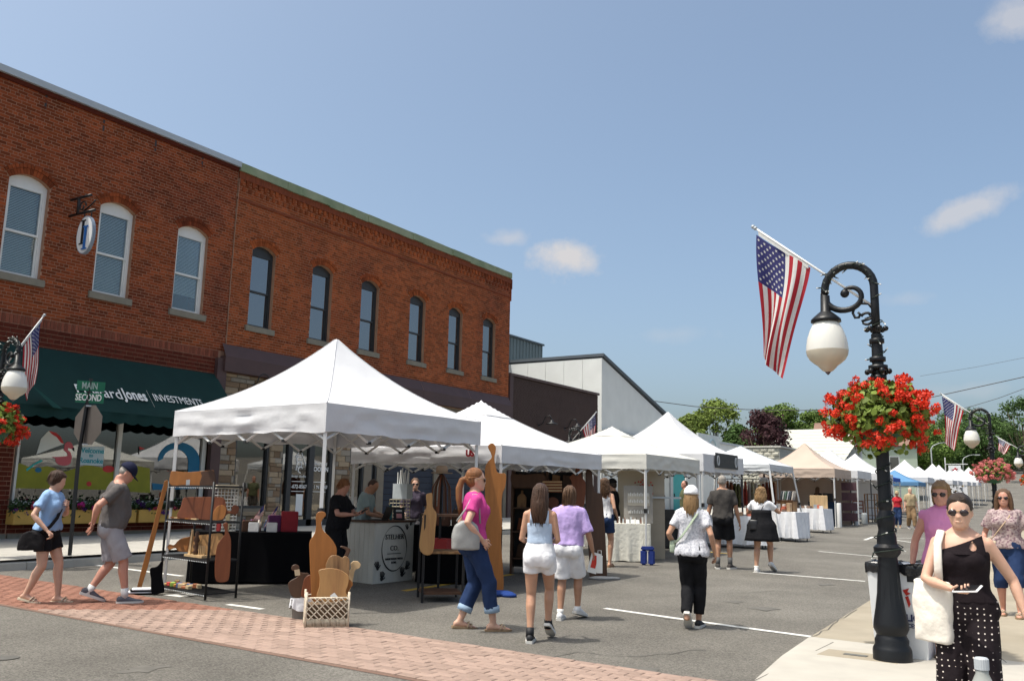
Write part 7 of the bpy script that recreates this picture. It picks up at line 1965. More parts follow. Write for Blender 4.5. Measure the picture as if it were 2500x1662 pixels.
cutout('long cherry paddle board hanging on the right side of the rack', 'board', zc([(715, 700), (742, 674), (770, 690), (768, 760), (800, 850), (800, 1000), (785, 1240), (755, 1300), (680, 1310), (640, 1285), (628, 1200), (635, 1040), (655, 920), (690, 860), (735, 800), (730, 740)]), P_, .022, m_cherry, 2)
tg = rkp(.45, -.02, SH[3]+.07)
cutout('white price tag hanging at the top rack shelf', 'tag', [Z2(325, 222), Z2(366, 218), Z2(362, 275), Z2(322, 278)], tg, .002, m_paper, 0, 'price_tag', bev=0)
# leaning long plank, weight bag and rolled cloth
P_ = gnd(318, 1361)
Zs = lambda zx, zy: ((zx/3.686)*.9436, (1080+zy/3.686)*.9436)
cutout('long honey wood oar plank leaning against the rack', 'plank', [Zs(1225, 1330), Zs(1262, 1340), Zs(1330, 1120), Zs(1410, 800), Zs(1475, 520), Zs(1520, 360), Zs(1505, 335), Zs(1480, 345), Zs(1440, 500), Zs(1370, 780), Zs(1290, 1080)], P_, .05, m_honey, 4, 'wooden_plank')
P_ = gnd(350, 1371)
cutout('black fabric weight bag tied to the tent leg', 'weight bag', zc([(0, 1150), (30, 1130), (60, 1090), (75, 1100), (70, 1240), (95, 1400), (60, 1425), (-40, 1430), (-50, 1280), (-60, 1170)]), P_, .12, m_blkcloth, 2, 'weight_bag', bev=.02)
P_ = gnd(322, 1368)
rl = thing('folded_blanket', 'black and white striped cloth folded under the leaning plank', 'cloth', tuple(P_), math.atan2(-P_.x, P_.y)*0)
for k in range(4): bevel(MB(rotz(math.atan2(P_.y, P_.x)-math.pi/2)).box((-.16+.02*k, -.10, .004+k*.018), (.16+.01*k, .12, .02+k*.018)).build('fold', (m_blkcloth, m_drapeW)[k % 2], rl), .007, 2)

# ---- black draped table with small goods
ta, tb_ = gnd(438, 1352), gnd(700, 1352)
mid = (ta+tb_)/2; away, right = cam_dir(mid)
mid = mid+away*.35
dt = draped_table('black draped table behind the wire rack', (mid.x, mid.y, G(mid.x, mid.y)), 1.72, .7, .74, m_blkcloth, yaw=-4, floor=.03, fold=.015)
# white wire display cubes
def wire_cube(label, P, w, h, d, n, mat=None, yaw=0):
    az = math.atan2(P[1], P[0]); o = thing('wire_display', label, 'display', tuple(P), az-math.pi/2+rad(yaw))
    for nm, f in (('front_grid', lambda a, b: (a, 0, b)), ('back_grid', lambda a, b: (a, d, b)), ('side_grid', lambda a, b: (-w/2, (a+w/2)*d/w, b)), ('side_grid', lambda a, b: (w/2, (a+w/2)*d/w, b))):
        g = MB()
        for k in range(n+1): g.tube([f(-w/2+w*k/n, 0), f(-w/2+w*k/n, h)], .004, 4)
        m = int(n*h/w)
        for k in range(m+1): g.tube([f(-w/2, h*k/m), f(w/2, h*k/m)], .004, 4)
        g.build(nm, mat or m_paper, o, kind='stuff')
    return o
wcp = on(dt, -.42, .25, .745)
wire_cube('white wire grid cube display on the black table', wcp, .34, .62, .3, 7)
r6 = random.Random(2)
items = [('rolled_cloth', 'folded cream tea towel draped over the wire cube', (-.42, .3, 1.37), (.32, .24, .05), (.55, .50, .40)), ('wooden_box', 'small dark wooden box leaning on the black table', (-.05, .18, .745), (.22, .12, .16), (.10, .05, .03)),
         ('sign_card', 'white card in black frame left on the black table', (.02, .06, .745), (.16, .02, .14), (.6, .6, .6)), ('sign_card', 'white card in black frame right on the black table', (.28, .06, .745), (.16, .02, .14), (.6, .6, .6)),
         ('gift_box', 'plum coloured box behind the cards on the black table', (.30, .3, .745), (.18, .15, .24), (.10, .02, .09)), ('gift_box', 'red topped craft box at the end of the black table', (.52, .28, .745), (.24, .18, .30), (.30, .02, .03)), ('craft_roll', 'cream paper roll leaning in the wire cube', (-.36, .12, .745), (.06, .06, .30), (.55, .48, .30)), ('craft_roll', 'red paper roll leaning in the wire cube', (-.48, .12, .745), (.06, .06, .22), (.42, .05, .05))]
for nm, lab, p_, s_, c_ in items:
    P_ = on(dt, *p_); o = MB(rotz(dt.rotation_euler.z+r6.uniform(-.25, .25))).box((-s_[0]/2, -s_[1]/2, 0), (s_[0]/2, s_[1]/2, s_[2])).build(nm, M('good_%s_%d' % (nm, int(s_[2]*100+c_[0]*50)), c_, .7, .15, 12), loc=tuple(P_)); bevel(o, .008, 2); tag(o, lab, nm.replace('_', ' '))
r6 = random.Random(5)
for k in range(10):
    P_ = on(dt, -.15+.11*(k % 7), .36+.12*(k//7), .745)
    o = MB().lathe([(.03, 0), (.035, .02), (.035, .10+.02*(k % 3)), (.015, .14), (.015, .17)], 10).build('craft_jar', M('jar_%d' % (k % 4), ((.25, .03, .05), (.10, .03, .14), (.45, .40, .35), (.04, .06, .12))[k % 4], .4, .1, 9), loc=tuple(P_), smooth=True)
    tag(o, ORD[k % 7]+' craft jar from the left, '+('front', 'back')[k//7]+' row on the black table', 'jar', 'craft jars on the black table')
def mini_flag(label, P, tilt):
    away, right = cam_dir(P); o = thing('small_flag', label, 'flag', tuple(P), 0, 'small striped flags on the black table')
    MB().tube([(0, 0, 0), tuple(right*tilt+Vector((0, 0, .40)))], .004, 5).build('stick', m_maple, o)
    cl = MB(); t0 = right*tilt+Vector((0, 0, .40)); dn = -t0.normalized()
    for i in range(13):
        for j in range(10):
            cl.cur = 2 if (i < 7 and j < 4) else (i % 2)
            def Pq(i, j): return t0+dn*(.16*i/13)+right*(-.16*j/10)*1.0+Vector((0, 0, -.22*(j/10)**1.2))+away*(.012*math.sin(j*1.1+i*.5))
            cl.add([Pq(i, j), Pq(i+1, j), Pq(i+1, j+1), Pq(i, j+1)], [(0, 1, 2, 3)])
    cl.build('cloth', [m_fr, m_fw, m_fb], o, True); return o
mini_flag('small striped flag drooping left on the black table', on(dt, .10, .25, .745), .05)
mini_flag('small striped flag standing right on the black table', on(dt, .22, .28, .745), .14)

# ---- macrame basket with boards, and tub
P_ = gnd(752, 1447); away, right = cam_dir(P_)
bk = thing('macrame_basket', 'cream macrame covered basket holding cutting boards', 'basket', tuple(P_), math.atan2(P_.y, P_.x)-math.pi/2+rad(4))
bw_, bh_, bd_ = .44, .31, .30
fr_ = MB()
for z in (.012, bh_): fr_.tube([(-bw_/2, 0, z), (bw_/2, 0, z), (bw_/2, bd_, z), (-bw_/2, bd_, z), (-bw_/2, 0, z)], .010, 6)
for x, y in ((-bw_/2, 0), (bw_/2, 0), (bw_/2, bd_), (-bw_/2, bd_)): fr_.tube([(x, y, 0), (x, y, bh_+.06)], .012, 6)
m_rope = cloth('rope_cream', (.62, .54, .42))
fr_.build('frame', m_rope, bk, True)
for nm, f in (('front_net', lambda a, b: (a, -.006, b)), ('side_net', lambda a, b: (bw_/2+.006, (a+bw_/2)*bd_/bw_, b)), ('side_net', lambda a, b: (-bw_/2-.006, (a+bw_/2)*bd_/bw_, b))):
    g = MB(); n = 8
    for k in range(n*2):
        x0 = -bw_/2+bw_*k/(n*2)
        pts = []
        for i in range(17):
            b = bh_-(bh_-.09)*i/16; ph = (i/16*4+k*.5) % 2; tri = abs(ph-1)
            pts.append(f(min(bw_/2, max(-bw_/2, x0+(tri-.5)*bw_/n*1.0)), b))
        g.tube(pts, .0065, 5)
    for k in range(34): g.tube([f(-bw_/2+bw_*(k+.5)/34, .10), f(-bw_/2+bw_*(k+.5)/34+.004*math.sin(k), .015)], .0048, 4)
    g.build(nm, m_rope, bk, True, kind='stuff')
MB().box((-bw_/2+.02, .02, .01), (bw_/2-.02, bd_-.02, .24)).build('liner', M('liner_brown', (.15, .10, .06), .9, .2, 6), bk)
Zb = lambda zx, zy: ((690+zx*.2104)*.9436, (1220+zy*.2104)*.9436)
def zb(pts, n=4): return curve([Zb(*p) for p in pts], n)
bpos = lambda d: on(bk, 0, d, .06)
cutout('tall honey paddle board with slender handle in the macrame basket', 'board', zb([(385, 200), (400, 150), (440, 133), (490, 142), (502, 180), (470, 215), (450, 270), (470, 350), (540, 420), (600, 500), (630, 590), (600, 760), (520, 1000), (440, 1160), (345, 1160), (325, 900), (312, 600), (315, 480), (370, 390), (388, 300)]), bpos(.20), .024, m_honey, 3)
cutout('walnut edged round board behind the front board in the basket', 'board', zb([(500, 800), (520, 700), (555, 650), (610, 638), (655, 650), (690, 668), (720, 650), (760, 668), (778, 720), (770, 860), (740, 1000), (560, 1000)]), bpos(.12), .024, m_rustic, 5)
cutout('dark curved handle piece sticking out of the basket', 'board', zb([(668, 545), (690, 532), (760, 552), (790, 575), (770, 630), (755, 660), (715, 650), (735, 600), (720, 570)]), bpos(.16), .022, m_walnut, 5)
cutout('front oak board with dark streak standing in the macrame basket', 'board', zb([(415, 830), (440, 805), (540, 790), (640, 800), (720, 840), (770, 890), (760, 980), (735, 1060), (730, 1165), (410, 1165), (425, 1000), (430, 900)]), bpos(.04), .024, m_oak, 4)
cutout('maple board with round ring handle poking right from the basket', 'board', zb([(720, 900), (790, 800), (790, 740), (820, 708), (870, 710), (905, 745), (890, 790), (850, 806), (830, 850), (800, 1000), (740, 1100)]), bpos(.22), .022, m_maple, 4)
cutout('small brown board low at the right side of the basket', 'board', zb([(740, 920), (790, 930), (815, 980), (780, 1030), (740, 1090)]), bpos(.14), .02, m_honey, 4)
cutout('white paper tag pinned to the front board in the basket', 'tag', [Zb(548, 1110), Zb(600, 1072), Zb(640, 1120), Zb(590, 1165)], bpos(.025), .002, m_paper, 4, 'price_tag', bev=0)
P_ = gnd(695, 1428); tbz = thing('tub', 'grey tub with white ruffled liner holding dark boards', 'tub', tuple(P_), math.atan2(P_.y, P_.x)-math.pi/2)
rs = []
MB().rings([[(x*s_, (y)*s_+.11, z) for x, y in ((-.125, -.1), (.125, -.1), (.125, .1), (-.125, .1))] for z, s_ in ((0, .82), (.22, 1.0))]).build('body', M('tub_grey', (.26, .24, .21), .7, .08, 4), tbz)
rf_ = MB(); n = 60
ring1 = []
for q in range(5):
    rr_ = []
    for k in range(n):
        a = k*2*math.pi/n; rx, ry = .135, .115; w = 1+.07*q/4*math.sin(a*11)+.04*q/4
        c_, s_ = math.cos(a), math.sin(a); rr_.append((rx*w*abs(c_)**.5*(1 if c_ > 0 else -1), .11+ry*w*abs(s_)**.5*(1 if s_ > 0 else -1), .235-.11*q/4-.03*math.sin(a*3)*q/4))
    ring1.append(rr_)
rf_.rings(ring1, False); rf_.build('ruffle', m_drapeW, tbz, True)
tpos = lambda d: on(tbz, 0, d, .05)
cutout('dark cherry board with round knob handle in the grey tub', 'board', zb([(100, 790), (120, 755), (165, 748), (195, 775), (190, 815), (215, 840), (300, 850), (310, 900), (240, 1060), (215, 1125), (110, 1120), (65, 990), (85, 940), (180, 880), (160, 820), (120, 820)]), tpos(.14), .024, m_walnut, 5)
cutout('reddish board leaning at the right in the grey tub', 'board', zb([(220, 1120), (235, 980), (255, 910), (310, 868), (340, 900), (340, 1120)]), tpos(.06), .024, m_cherry, 5)
cutout('small kraft tag on the dark board in the grey tub', 'tag', [Zb(135, 812), Zb(195, 800), Zb(205, 870), Zb(145, 880)], tpos(.10), .002, M('kraft', (.48, .38, .25), .8), 3, 'price_tag', bev=0)

# ---- white plank counter with lettering
ca, cb2, cc2 = gnd(814, 1341), gnd(858, 1345), gnd(949, 1335)
e1_, e2_ = (ca-cb2), (cc2-cb2)
e1_ = Vector((e1_.x, e1_.y, 0)); e2_ = Vector((e2_.x, e2_.y, 0))
fw_ = .80
n2 = e2_.normalized(); n1 = Vector((-n2.y, n2.x, 0)); n1 = n1 if n1.dot(e1_) > 0 else -n1
ct = thing('counter', 'white plank sales counter with round hand lettered logo', 'counter', tuple(cb2), math.atan2(n2.y, n2.x))
sgn = 1
CD = .62; CH = at_dist(858, 1199, math.hypot(cb2.x, cb2.y)).z-cb2.z
m_plankw = M('plank_white', (.58, .57, .51), .7, .08, 3, .05, 30, stretch=(6, 6, 1))
Lf = e2_.length
MB().box((0, 0, 0), (Lf, .02, CH-.03)).build('front_panel', m_plankw, ct)
for k in range(6): MB().box((0, .022+CD/6*k, 0), (.02, .022+CD/6*(k+1)-.006, CH-.03)).build('plank', m_plankw, ct)
MB().box((Lf-.02, .022, 0), (Lf, CD, CH-.03)).build('end_panel', m_plankw, ct)
MB().box((-.02, -.02, CH-.03), (Lf+.02, CD+.02, CH)).build('counter_top', m_walnut, ct)
Tfc = frame((Lf*.5, -.004, CH*.55), (1, 0, 0), (0, 0, 1), (0, -1, 0))
m_ink = M('ink_black', (.02, .02, .022), .6)
MB(Tfc).tube([(.27*math.cos(t), .34*math.sin(t), .004) for t in [i*2*math.pi/40 for i in range(41)]], [.007+.004*math.sin(i*.3) for i in range(41)], 4, flat=.3).build('logo_ring', m_ink, ct)
for s, y, sz in (('STELHER', .17, .105), ('CO.', -.0, .105), ('HANDMADE WITH', -.16, .045), ('LOVE', -.215, .045)):
    lettering('lettering', s, sz, m_ink, Tfc @ Matrix.Translation((0, y, .003)), ct)
MB(Tfc).box((-.15, -.085, 0), (.15, -.075, .003)).build('rule', m_ink, ct)
def handprint(x, y, s, rot):
    T_ = Tfc @ Matrix.Translation((x, y, .002)) @ rotz(rad(rot)); hb = MB(T_)
    hb.ell((0, 0, 0), (.028*s, .032*s, .002), 10, 4)
    for k, (dx, ln) in enumerate(((-.024, .045), (-.008, .055), (.009, .052), (.024, .04))): hb.tube([(dx*s, .02*s, .001), (dx*1.5*s, (.03+ln)*s, .001)], .008*s, 5, flat=.2)
    hb.tube([(.02*s, -.01*s, .001), (.055*s, .02*s, .001)], .008*s, 5, flat=.2)
    hb.build('handprint', m_ink, ct)
for x, y, s, rt in ((-.36, -.28, 1.2, 20), (-.26, -.44, 1.25, -10), (.20, -.40, 1.3, 0), (.30, -.30, 1.2, -25), (.28, .30, .8, 15), (.36, .36, .7, -20)): handprint(x*Lf/.9, y, s, rt)
def ctp(x, y): return on(ct, x, y, CH)
lp = thing('laptop', 'open dark laptop on the white counter', 'laptop', tuple(ctp(Lf*.30, .2)), ct.rotation_euler.z+rad(25))
MB().box((-.16, -.11, 0), (.16, .11, .014)).build('base', m_rack, lp)
MB(Matrix.Translation((0, -.11, .012)) @ Matrix.Rotation(rad(20), 4, 'X')).box((-.16, -.008, 0), (.16, 0, .21)).build('screen', m_rack, lp)
tag(MB().lathe([(.033, 0), (.036, .02), (.036, .15), (.02, .18), (.018, .20), (.022, .205), (.022, .23)], 14).build('drink_bottle', M('bottle_teal', (.02, .12, .13), .35), loc=tuple(ctp(Lf*.62, .22)), smooth=True), 'teal drink bottle on the white counter', 'bottle')
sf_ = thing('framed_sign', 'small black framed card with pink lettering on the white counter', 'sign', tuple(ctp(Lf*.80, .16)), ct.rotation_euler.z-rad(15))
MB(Matrix.Rotation(rad(-8), 4, 'X')).box((-.10, 0, 0), (.10, .015, .20)).build('frame', m_rack, sf_)
MB(Matrix.Rotation(rad(-8), 4, 'X')).box((-.055, -.004, .03), (.045, 0, .10)).build('card', M('card_pink', (.60, .28, .28), .6), sf_)
MB(Matrix.Rotation(rad(-8), 4, 'X')).box((-.06, -.004, .13), (.05, 0, .16)).build('heading', m_paper, sf_)
# second wire display and dark table behind the counter
P_ = at_dist(935, 1215, 15.6); P_.z = G(P_.x, P_.y)
dt2 = draped_table('dark draped table beyond the white counter', (P_.x, P_.y, P_.z), 1.3, .6, .78, m_blkcloth, yaw=6, seed=3)
wire_cube('cream wire basket display on the far dark table', on(dt2, -.1, .2, .785), .36, .42, .28, 6, M('wire_cream', (.45, .40, .28), .6))
P_ = on(dt2, -.25, .25, .785)
o = thing('tool_caddy', 'pale metal caddy full of upright utensils', 'caddy', tuple(on(dt2, -.05, .3, 1.22)), 0)
MB().box((-.16, -.08, 0), (.16, .08, .26)).build('bin', M('caddy_pale', (.42, .46, .48), .5), o)
for k in range(7): MB().tube([(-.12+.04*k, .0, .2), (-.12+.04*k+.01*(k % 3), .02*(k % 2), .46+.04*(k % 3))], .012, 6).build('utensil', m_paper, o)

# ---- second rack with hanging boards, hat
r2 = gnd(972, 1388); away, right = cam_dir(r2)
rk2 = thing('display_rack', 'dark iron display rack with planks beside the woman in magenta', 'display rack', tuple(r2), math.atan2(r2.y, r2.x)-math.pi/2+rad(6))
RW2, RD2, RH2 = .52, .55, 1.12
for x, y in ((0, 0), (RW2, -.06), (RW2, RD2), (0, RD2)): MB().tube([(x, y, 0), (x, y, RH2)], .017, 6).build('post', m_rack, rk2)
for k, (z, mt) in enumerate(((.10, m_walnut), (.62, m_rustic), (1.10, m_walnut))):
    for q in range(5): MB().box((0, .01+q*.11, z), (RW2, .11+q*.11, z+.03)).build('slat', mt, rk2)
Zr = lambda zx, zy: ((1000+zx*.3712)*.9436, (1080+zy*.3712)*.9436)
def zr(pts, n=4): return curve([Zr(*p) for p in pts], n)
P_ = on(rk2, 0, -.03, .5)
cutout('live edge oak paddle hanging on the corner of the display rack', 'board', zr([(108, 350), (120, 335), (150, 338), (152, 420), (178, 470), (170, 560), (160, 690), (140, 735), (95, 735), (64, 690), (72, 600), (92, 470), (112, 420)]), P_, .024, m_oak, 2)
hatp = at_dist(1018, 1090, 13.4)
ht = thing('felt_hat', 'beige felt hat resting on leather goods under the second tent', 'hat', tuple(hatp))
MB().lathe([(.085, .0), (.09, .05), (.082, .10), (.06, .115), (.01, .105)], 16).build('crown', M('felt_beige', (.42, .31, .22), .9, .08), ht, True)
MB().lathe([(.16, .012), (.162, .004), (.09, -.004), (.08, .01)], 18).build('brim', M('felt_beige', (.42, .31, .22), .9, .08), ht, True)
hs_ = thing('hat_stand', 'dark stand hung with brown leather straps under the hat', 'stand', (hatp.x, hatp.y, G(hatp.x, hatp.y)))
MB().tube([(0, 0, 0), (0, 0, hatp.z-G(hatp.x, hatp.y))], .02, 6).build('pole', m_rack, hs_)
for k in range(11):
    a = k*.57; hz = hatp.z-G(hatp.x, hatp.y)
    MB().tube([(.03*math.cos(a), .03*math.sin(a), hz-.02), (.13*math.cos(a), .13*math.sin(a), hz-.2), (.16*math.cos(a), .16*math.sin(a), hz-.62-.05*(k % 3))], [.01, .016, .02], 5, flat=.5).build('leather_strap', (m_walnut, m_cherry)[k % 2], hs_)
MB().box((-.22, -.15, .55), (.24, .15, .72)).build('red_tray', M('tray_red', (.30, .02, .02), .6), hs_)

# ---- leather goods table under the second tent
P_ = at_dist(1052, 1300, 13.9); P_.z = G(P_.x, P_.y)
lt = draped_table('black draped leather goods table behind the display rack', tuple(P_), 1.25, .7, .86, m_blkcloth, yaw=-8, seed=12, floor=.03, fold=.015)
for k in range(8):
    x_ = -.52+.15*k; h_ = (.20, .30, .16, .26, .34, .18, .28, .22)[k]
    o = thing('leather_bag', '%s brown leather bag from the left on the leather goods table' % ORD[k], 'bag', tuple(on(lt, x_, .22+.08*(k % 2), .865)), lt.rotation_euler.z, 'leather bags on the goods table')
    bevel(MB().rings([[(-.07*s_, -.05, z), (.07*s_, -.05, z), (.07*s_, .05, z), (-.07*s_, .05, z)] for z, s_ in ((0, 1), (h_*.6, .95), (h_, .7))]).build('body', (m_walnut, m_cherry, M('leather_brown', (.09, .035, .018), .5, .15, 8))[k % 3], o), .012, 2)
    MB().tube([(-.03, 0, h_), (-.025, 0, h_+.08), (.025, 0, h_+.08), (.03, 0, h_)], .006, 5).build('handle', m_walnut, o)
# ---- giant display boards
P_ = gnd(1142, 1368)
Zg = lambda zx, zy: ((1170+zx*.2233)*.9436, (1080+zy*.2233)*.9436)
def zg(pts, n=4): return curve([Zg(*p) for p in pts], n)
cutout('giant honey wood paddle board taller than the visitors', 'board', zg([(95, 50), (115, 14), (150, 8), (180, 45), (178, 100), (165, 170), (180, 260), (205, 330), (290, 345), (285, 480), (255, 560), (245, 700), (250, 900), (240, 1060), (250, 1250), (265, 1450), (265, 1600), (235, 1670), (165, 1670), (120, 1600), (100, 1300), (75, 1000), (70, 800), (62, 560), (62, 300), (90, 215), (135, 165), (125, 110)]), P_, .045, m_honey, 3, 'giant_board')
P_ = gnd(1378, 1330)
cutout('giant dark walnut board standing on grey cloth at the tent corner', 'board', zg([(1165, 330), (1190, 285), (1225, 290), (1240, 380), (1245, 470), (1275, 540), (1335, 560), (1350, 640), (1375, 950), (1385, 1150), (1395, 1480), (1330, 1490), (1215, 1490), (1200, 1250), (1170, 900), (1165, 600)]), P_, .045, m_walnut, 3, 'giant_board')
ct_ = gnd(1385, 1334)
gc = MB(rotz(.6)).ell((0, 0, .02), (.22, .10, .035), 14, 6).ell((.2, .03, .018), (.13, .07, .03), 12, 6).build('ground_cloth', cloth('grey_rag', (.33, .32, .31)), loc=tuple(ct_), smooth=True); tag(gc, 'crumpled grey cloth under the giant walnut board', 'cloth')
P_ = gnd(1155, 1372)
tag(MB(rotz(.3)).ell((0, 0, .03), (.2, .12, .05), 14, 6).ell((.12, -.05, .02), (.12, .09, .04), 12, 6).build('blue_sandbag', cloth('royal_blue', (.02, .05, .20)), loc=tuple(P_), smooth=True), 'blue sandbag at the foot of the giant honey board', 'sandbag')
# ---- back display shelves inside the second tent
P_ = at_dist(1176, 1330, 15.6); P_.z = G(P_.x, P_.y)
sh_ = thing('shelf_unit', 'dark shelf unit full of wooden boards inside the second tent', 'shelf', tuple(P_), math.atan2(P_.y, P_.x)-math.pi/2+rad(-6))
SW_ = 1.2
for x in (0, SW_/2, SW_): MB().box((x-.02, 0, 0), (x+.02, .35, 1.75)).build('upright', m_walnut, sh_)
for z in (.25, .70, 1.10, 1.45): MB().box((0, 0, z), (SW_, .34, z+.025)).build('shelf', m_walnut, sh_)
MB().box((.0, .345, .1), (SW_, .36, 1.75)).build('back', m_rack, sh_)
r7 = random.Random(8); kk = 0
for z in (.275, .725, 1.125, 1.475):
    x = .08; nth = 0
    while x < SW_-.15:
        w = r7.uniform(.14, .30); h_ = r7.uniform(.20, .32) if z < 1.4 else .26
        mt = (m_walnut, m_walnut, m_rustic, m_walnut, m_cherry, m_walnut)[kk % 6]
        shp = ([(-w/2, 0), (w/2, 0), (w/2, h_*.6), (w*.3, h_*.75), (w*.12, h_*.8), (w*.1, h_), (-w*.1, h_), (-w*.12, h_*.8), (-w*.3, h_*.75), (-w/2, h_*.6)], [(-w/2, 0), (w/2, 0), (w*.46, h_*.8), (-w*.48, h_*.85)], [(w*.5*math.cos(a), h_*.45+h_*.45*math.sin(a)) for a in [i*math.pi/6 for i in range(12)]])[r7.randrange(3)]
        o = MB().prism(shp, .02, T=Matrix.Rotation(rad(82), 4, 'X') @ rotz(r7.uniform(-.12, .12))).build('cutting_board', mt)
        q = on(sh_, x+w/2, .10, z); o.location = q; o.rotation_euler = (0, 0, sh_.rotation_euler.z+r7.uniform(-.3, .3))
        tag(o, '%s %s on the %s dark shelf inside the second tent' % (ORD[nth], ('angular', 'tapered', 'round', 'knotty')[kk % 4]+' '+mt.name[5:]+' board', {.275: 'lowest', .725: 'second', 1.125: 'third', 1.475: 'highest'}[z]), 'board', 'paddle boards on the dark tent shelves'); x += w+r7.uniform(.02, .10); kk += 1; nth += 1
P_ = on(sh_, .3, -.15, 1.30)
cutout('long walnut headboard shaped plank high in the second tent', 'board', zg([(350, 345), (450, 352), (560, 345), (680, 340), (725, 380), (725, 490), (540, 490), (370, 480)]), P_, .03, m_walnut, 0)
sb1 = cutout('striped maple and walnut board in the second tent', 'board', [Zg(695, 415), Zg(905, 415), Zg(910, 545), Zg(700, 545)], P_+Vector((.02, .0, 0)), .03, m_cherry, 0)
for k in range(4):
    y0 = 422+k*32; q = cutout(None, None, [Zg(692, y0), Zg(906, y0), Zg(906, y0+14), Zg(692, y0+14)], Vector(P_)-cam_dir(P_)[0]*.012, .012, m_maple, 0, 'stripe', parent=sb1, bev=0)
    q.matrix_parent_inverse = Matrix.Translation(sb1.location).inverted()
P_ = on(sh_, 1.35, -.12, 1.0)
cutout('large red brown board with hanging hole in the second tent', 'board', zg([(1000, 650), (1010, 440), (985, 380), (1040, 330), (1060, 270), (1095, 270), (1105, 330), (1130, 390), (1160, 430), (1160, 560), (1140, 700), (1060, 720)]), P_, .03, m_cherry, 2)

# ---- jewellery stall
ja, jb_ = gnd(1398, 1291), gnd(1482, 1297)
mid = (ja+jb_)/2; away, right = cam_dir(mid)
jt = draped_table('cream draped jewellery table under the ivory tent', tuple(mid), 1.05, .95, .76, m_drapeC, yaw=3, floor=.02, fold=.02, seed=2)
jb2 = thing('jewellery_board', 'grey board hung with rows of earrings on the cream table', 'display', tuple(on(jt, .30, .35, .765)), jt.rotation_euler.z)
MB(Matrix.Rotation(rad(-8), 4, 'X')).box((-.30, 0, 0), (.30, .02, .78)).build('panel', M('panel_taupe', (.28, .26, .23), .8), jb2)
MB(Matrix.Rotation(rad(-8), 4, 'X')).box((-.22, -.01, .36), (.24, 0, .62)).build('card', M('linen', (.42, .38, .31), .8), jb2)
er = MB(Matrix.Rotation(rad(-8), 4, 'X'))
for z in (.20, .42, .56):
    for k in range(12): er.box((-.20+.036*k, -.018, z), (-.185+.036*k, -.008, z+.05+.02*(k % 2)))
er.build('earrings', m_paper, jb2, kind='stuff')
bkd = thing('stall_backdrop', 'taupe stall backdrop with red flower wreath print', 'backdrop', tuple(on(jt, .35, .95, 0)), jt.rotation_euler.z)
MB().box((-.45, 0, 0), (.55, .03, 1.86)).build('panel', M('backdrop_taupe', (.36, .31, .24), .85, .05), bkd)
fl = MB(); r8 = random.Random(3)
for k in range(40): fl.ell((r8.gauss(.12, .09), -.02, 1.55+r8.gauss(0, .07)), (.018, .008, .018), 6, 4)
fl.build('wreath', M('wreath_red', (.40, .05, .04), .7, .2, 9, island=.5), bkd, kind='stuff')
MB().box((.0, -.04, 1.28), (.9, -.02, 1.32)).build('rail', m_copingw, bkd)
for k in range(22):
    P_ = on(jt, -.42+.04*k+r7.uniform(-.01, .01), .12+.1*(k % 3), .765)
    o = (MB().lathe([(.012, 0), (.016, .02), (.012, .07), (.004, .12)], 8) if k % 2 else MB().box((-.02, -.008, 0), (.02, .008, .05+.04*(k % 3)))).build('jewellery_stand', (m_paper, m_walnut, m_copingw, m_cherry)[k % 4], loc=tuple(P_)); tag(o, ORD[k]+' tiny jewellery stand from the left on the cream table', 'stand', 'jewellery stands on the cream table')
for k in range(3):
    P_ = on(jt, .06+.10*k, .03, .765); o = MB(rotz(jt.rotation_euler.z) @ Matrix.Rotation(rad(-25), 4, 'X')).box((-.035, -.003, 0), (.035, .003, .09)).build('price_card', m_paper, loc=tuple(P_)); tag(o, ('left', 'middle', 'right')[k]+' white price card at the front of the cream table', 'card', 'price cards on the cream table')
# blue weight bag round the ivory tent leg, macrame cord
P_ = gnd(1492, 1301)
wbg = thing('weight_bag', 'blue saddle weight bag round the ivory tent leg', 'weight bag', tuple(P_), math.atan2(P_.y, P_.x)-math.pi/2)
m_bluebag = cloth('bag_blue', (.025, .045, .20))
for x in (-.075, .075): bevel(MB().box((x-.065, -.06, 0), (x+.065, .07, .30)).build('pouch', m_bluebag, wbg), .03, 3)
bevel(MB().box((-.13, -.05, .28), (.13, .06, .36)).build('flap', m_bluebag, wbg), .02, 2)
# black speaker cabinets and crates between tents
for k, (x, y, D, w, h_, lab) in enumerate(((1530, 1265, 22.5, .55, .95, 'tall black cabinet behind the jewellery stall'), (1556, 1272, 23.5, .5, .62, 'black case standing between ivory and banner tents'))):
    P_ = at_dist(x, y, D); P_.z = G(P_.x, P_.y); o = thing('equipment_case', lab, 'case', tuple(P_), math.atan2(P_.y, P_.x)-math.pi/2+.2)
    bevel(MB().box((-w/2, 0, .04), (w/2, .5, h_)).build('body', m_blkpl, o), .015, 2); MB().box((-w/2+.05, -.006, h_*.75), (w/2-.05, 0, h_*.78)).build('handle_bar', m_rack, o)
    for xx in (-w/2+.06, w/2-.06): MB().lathe([(.03, 0), (.03, .05)], 8, T=Matrix.Translation((xx, .08, 0))).build('foot', m_rack, o)

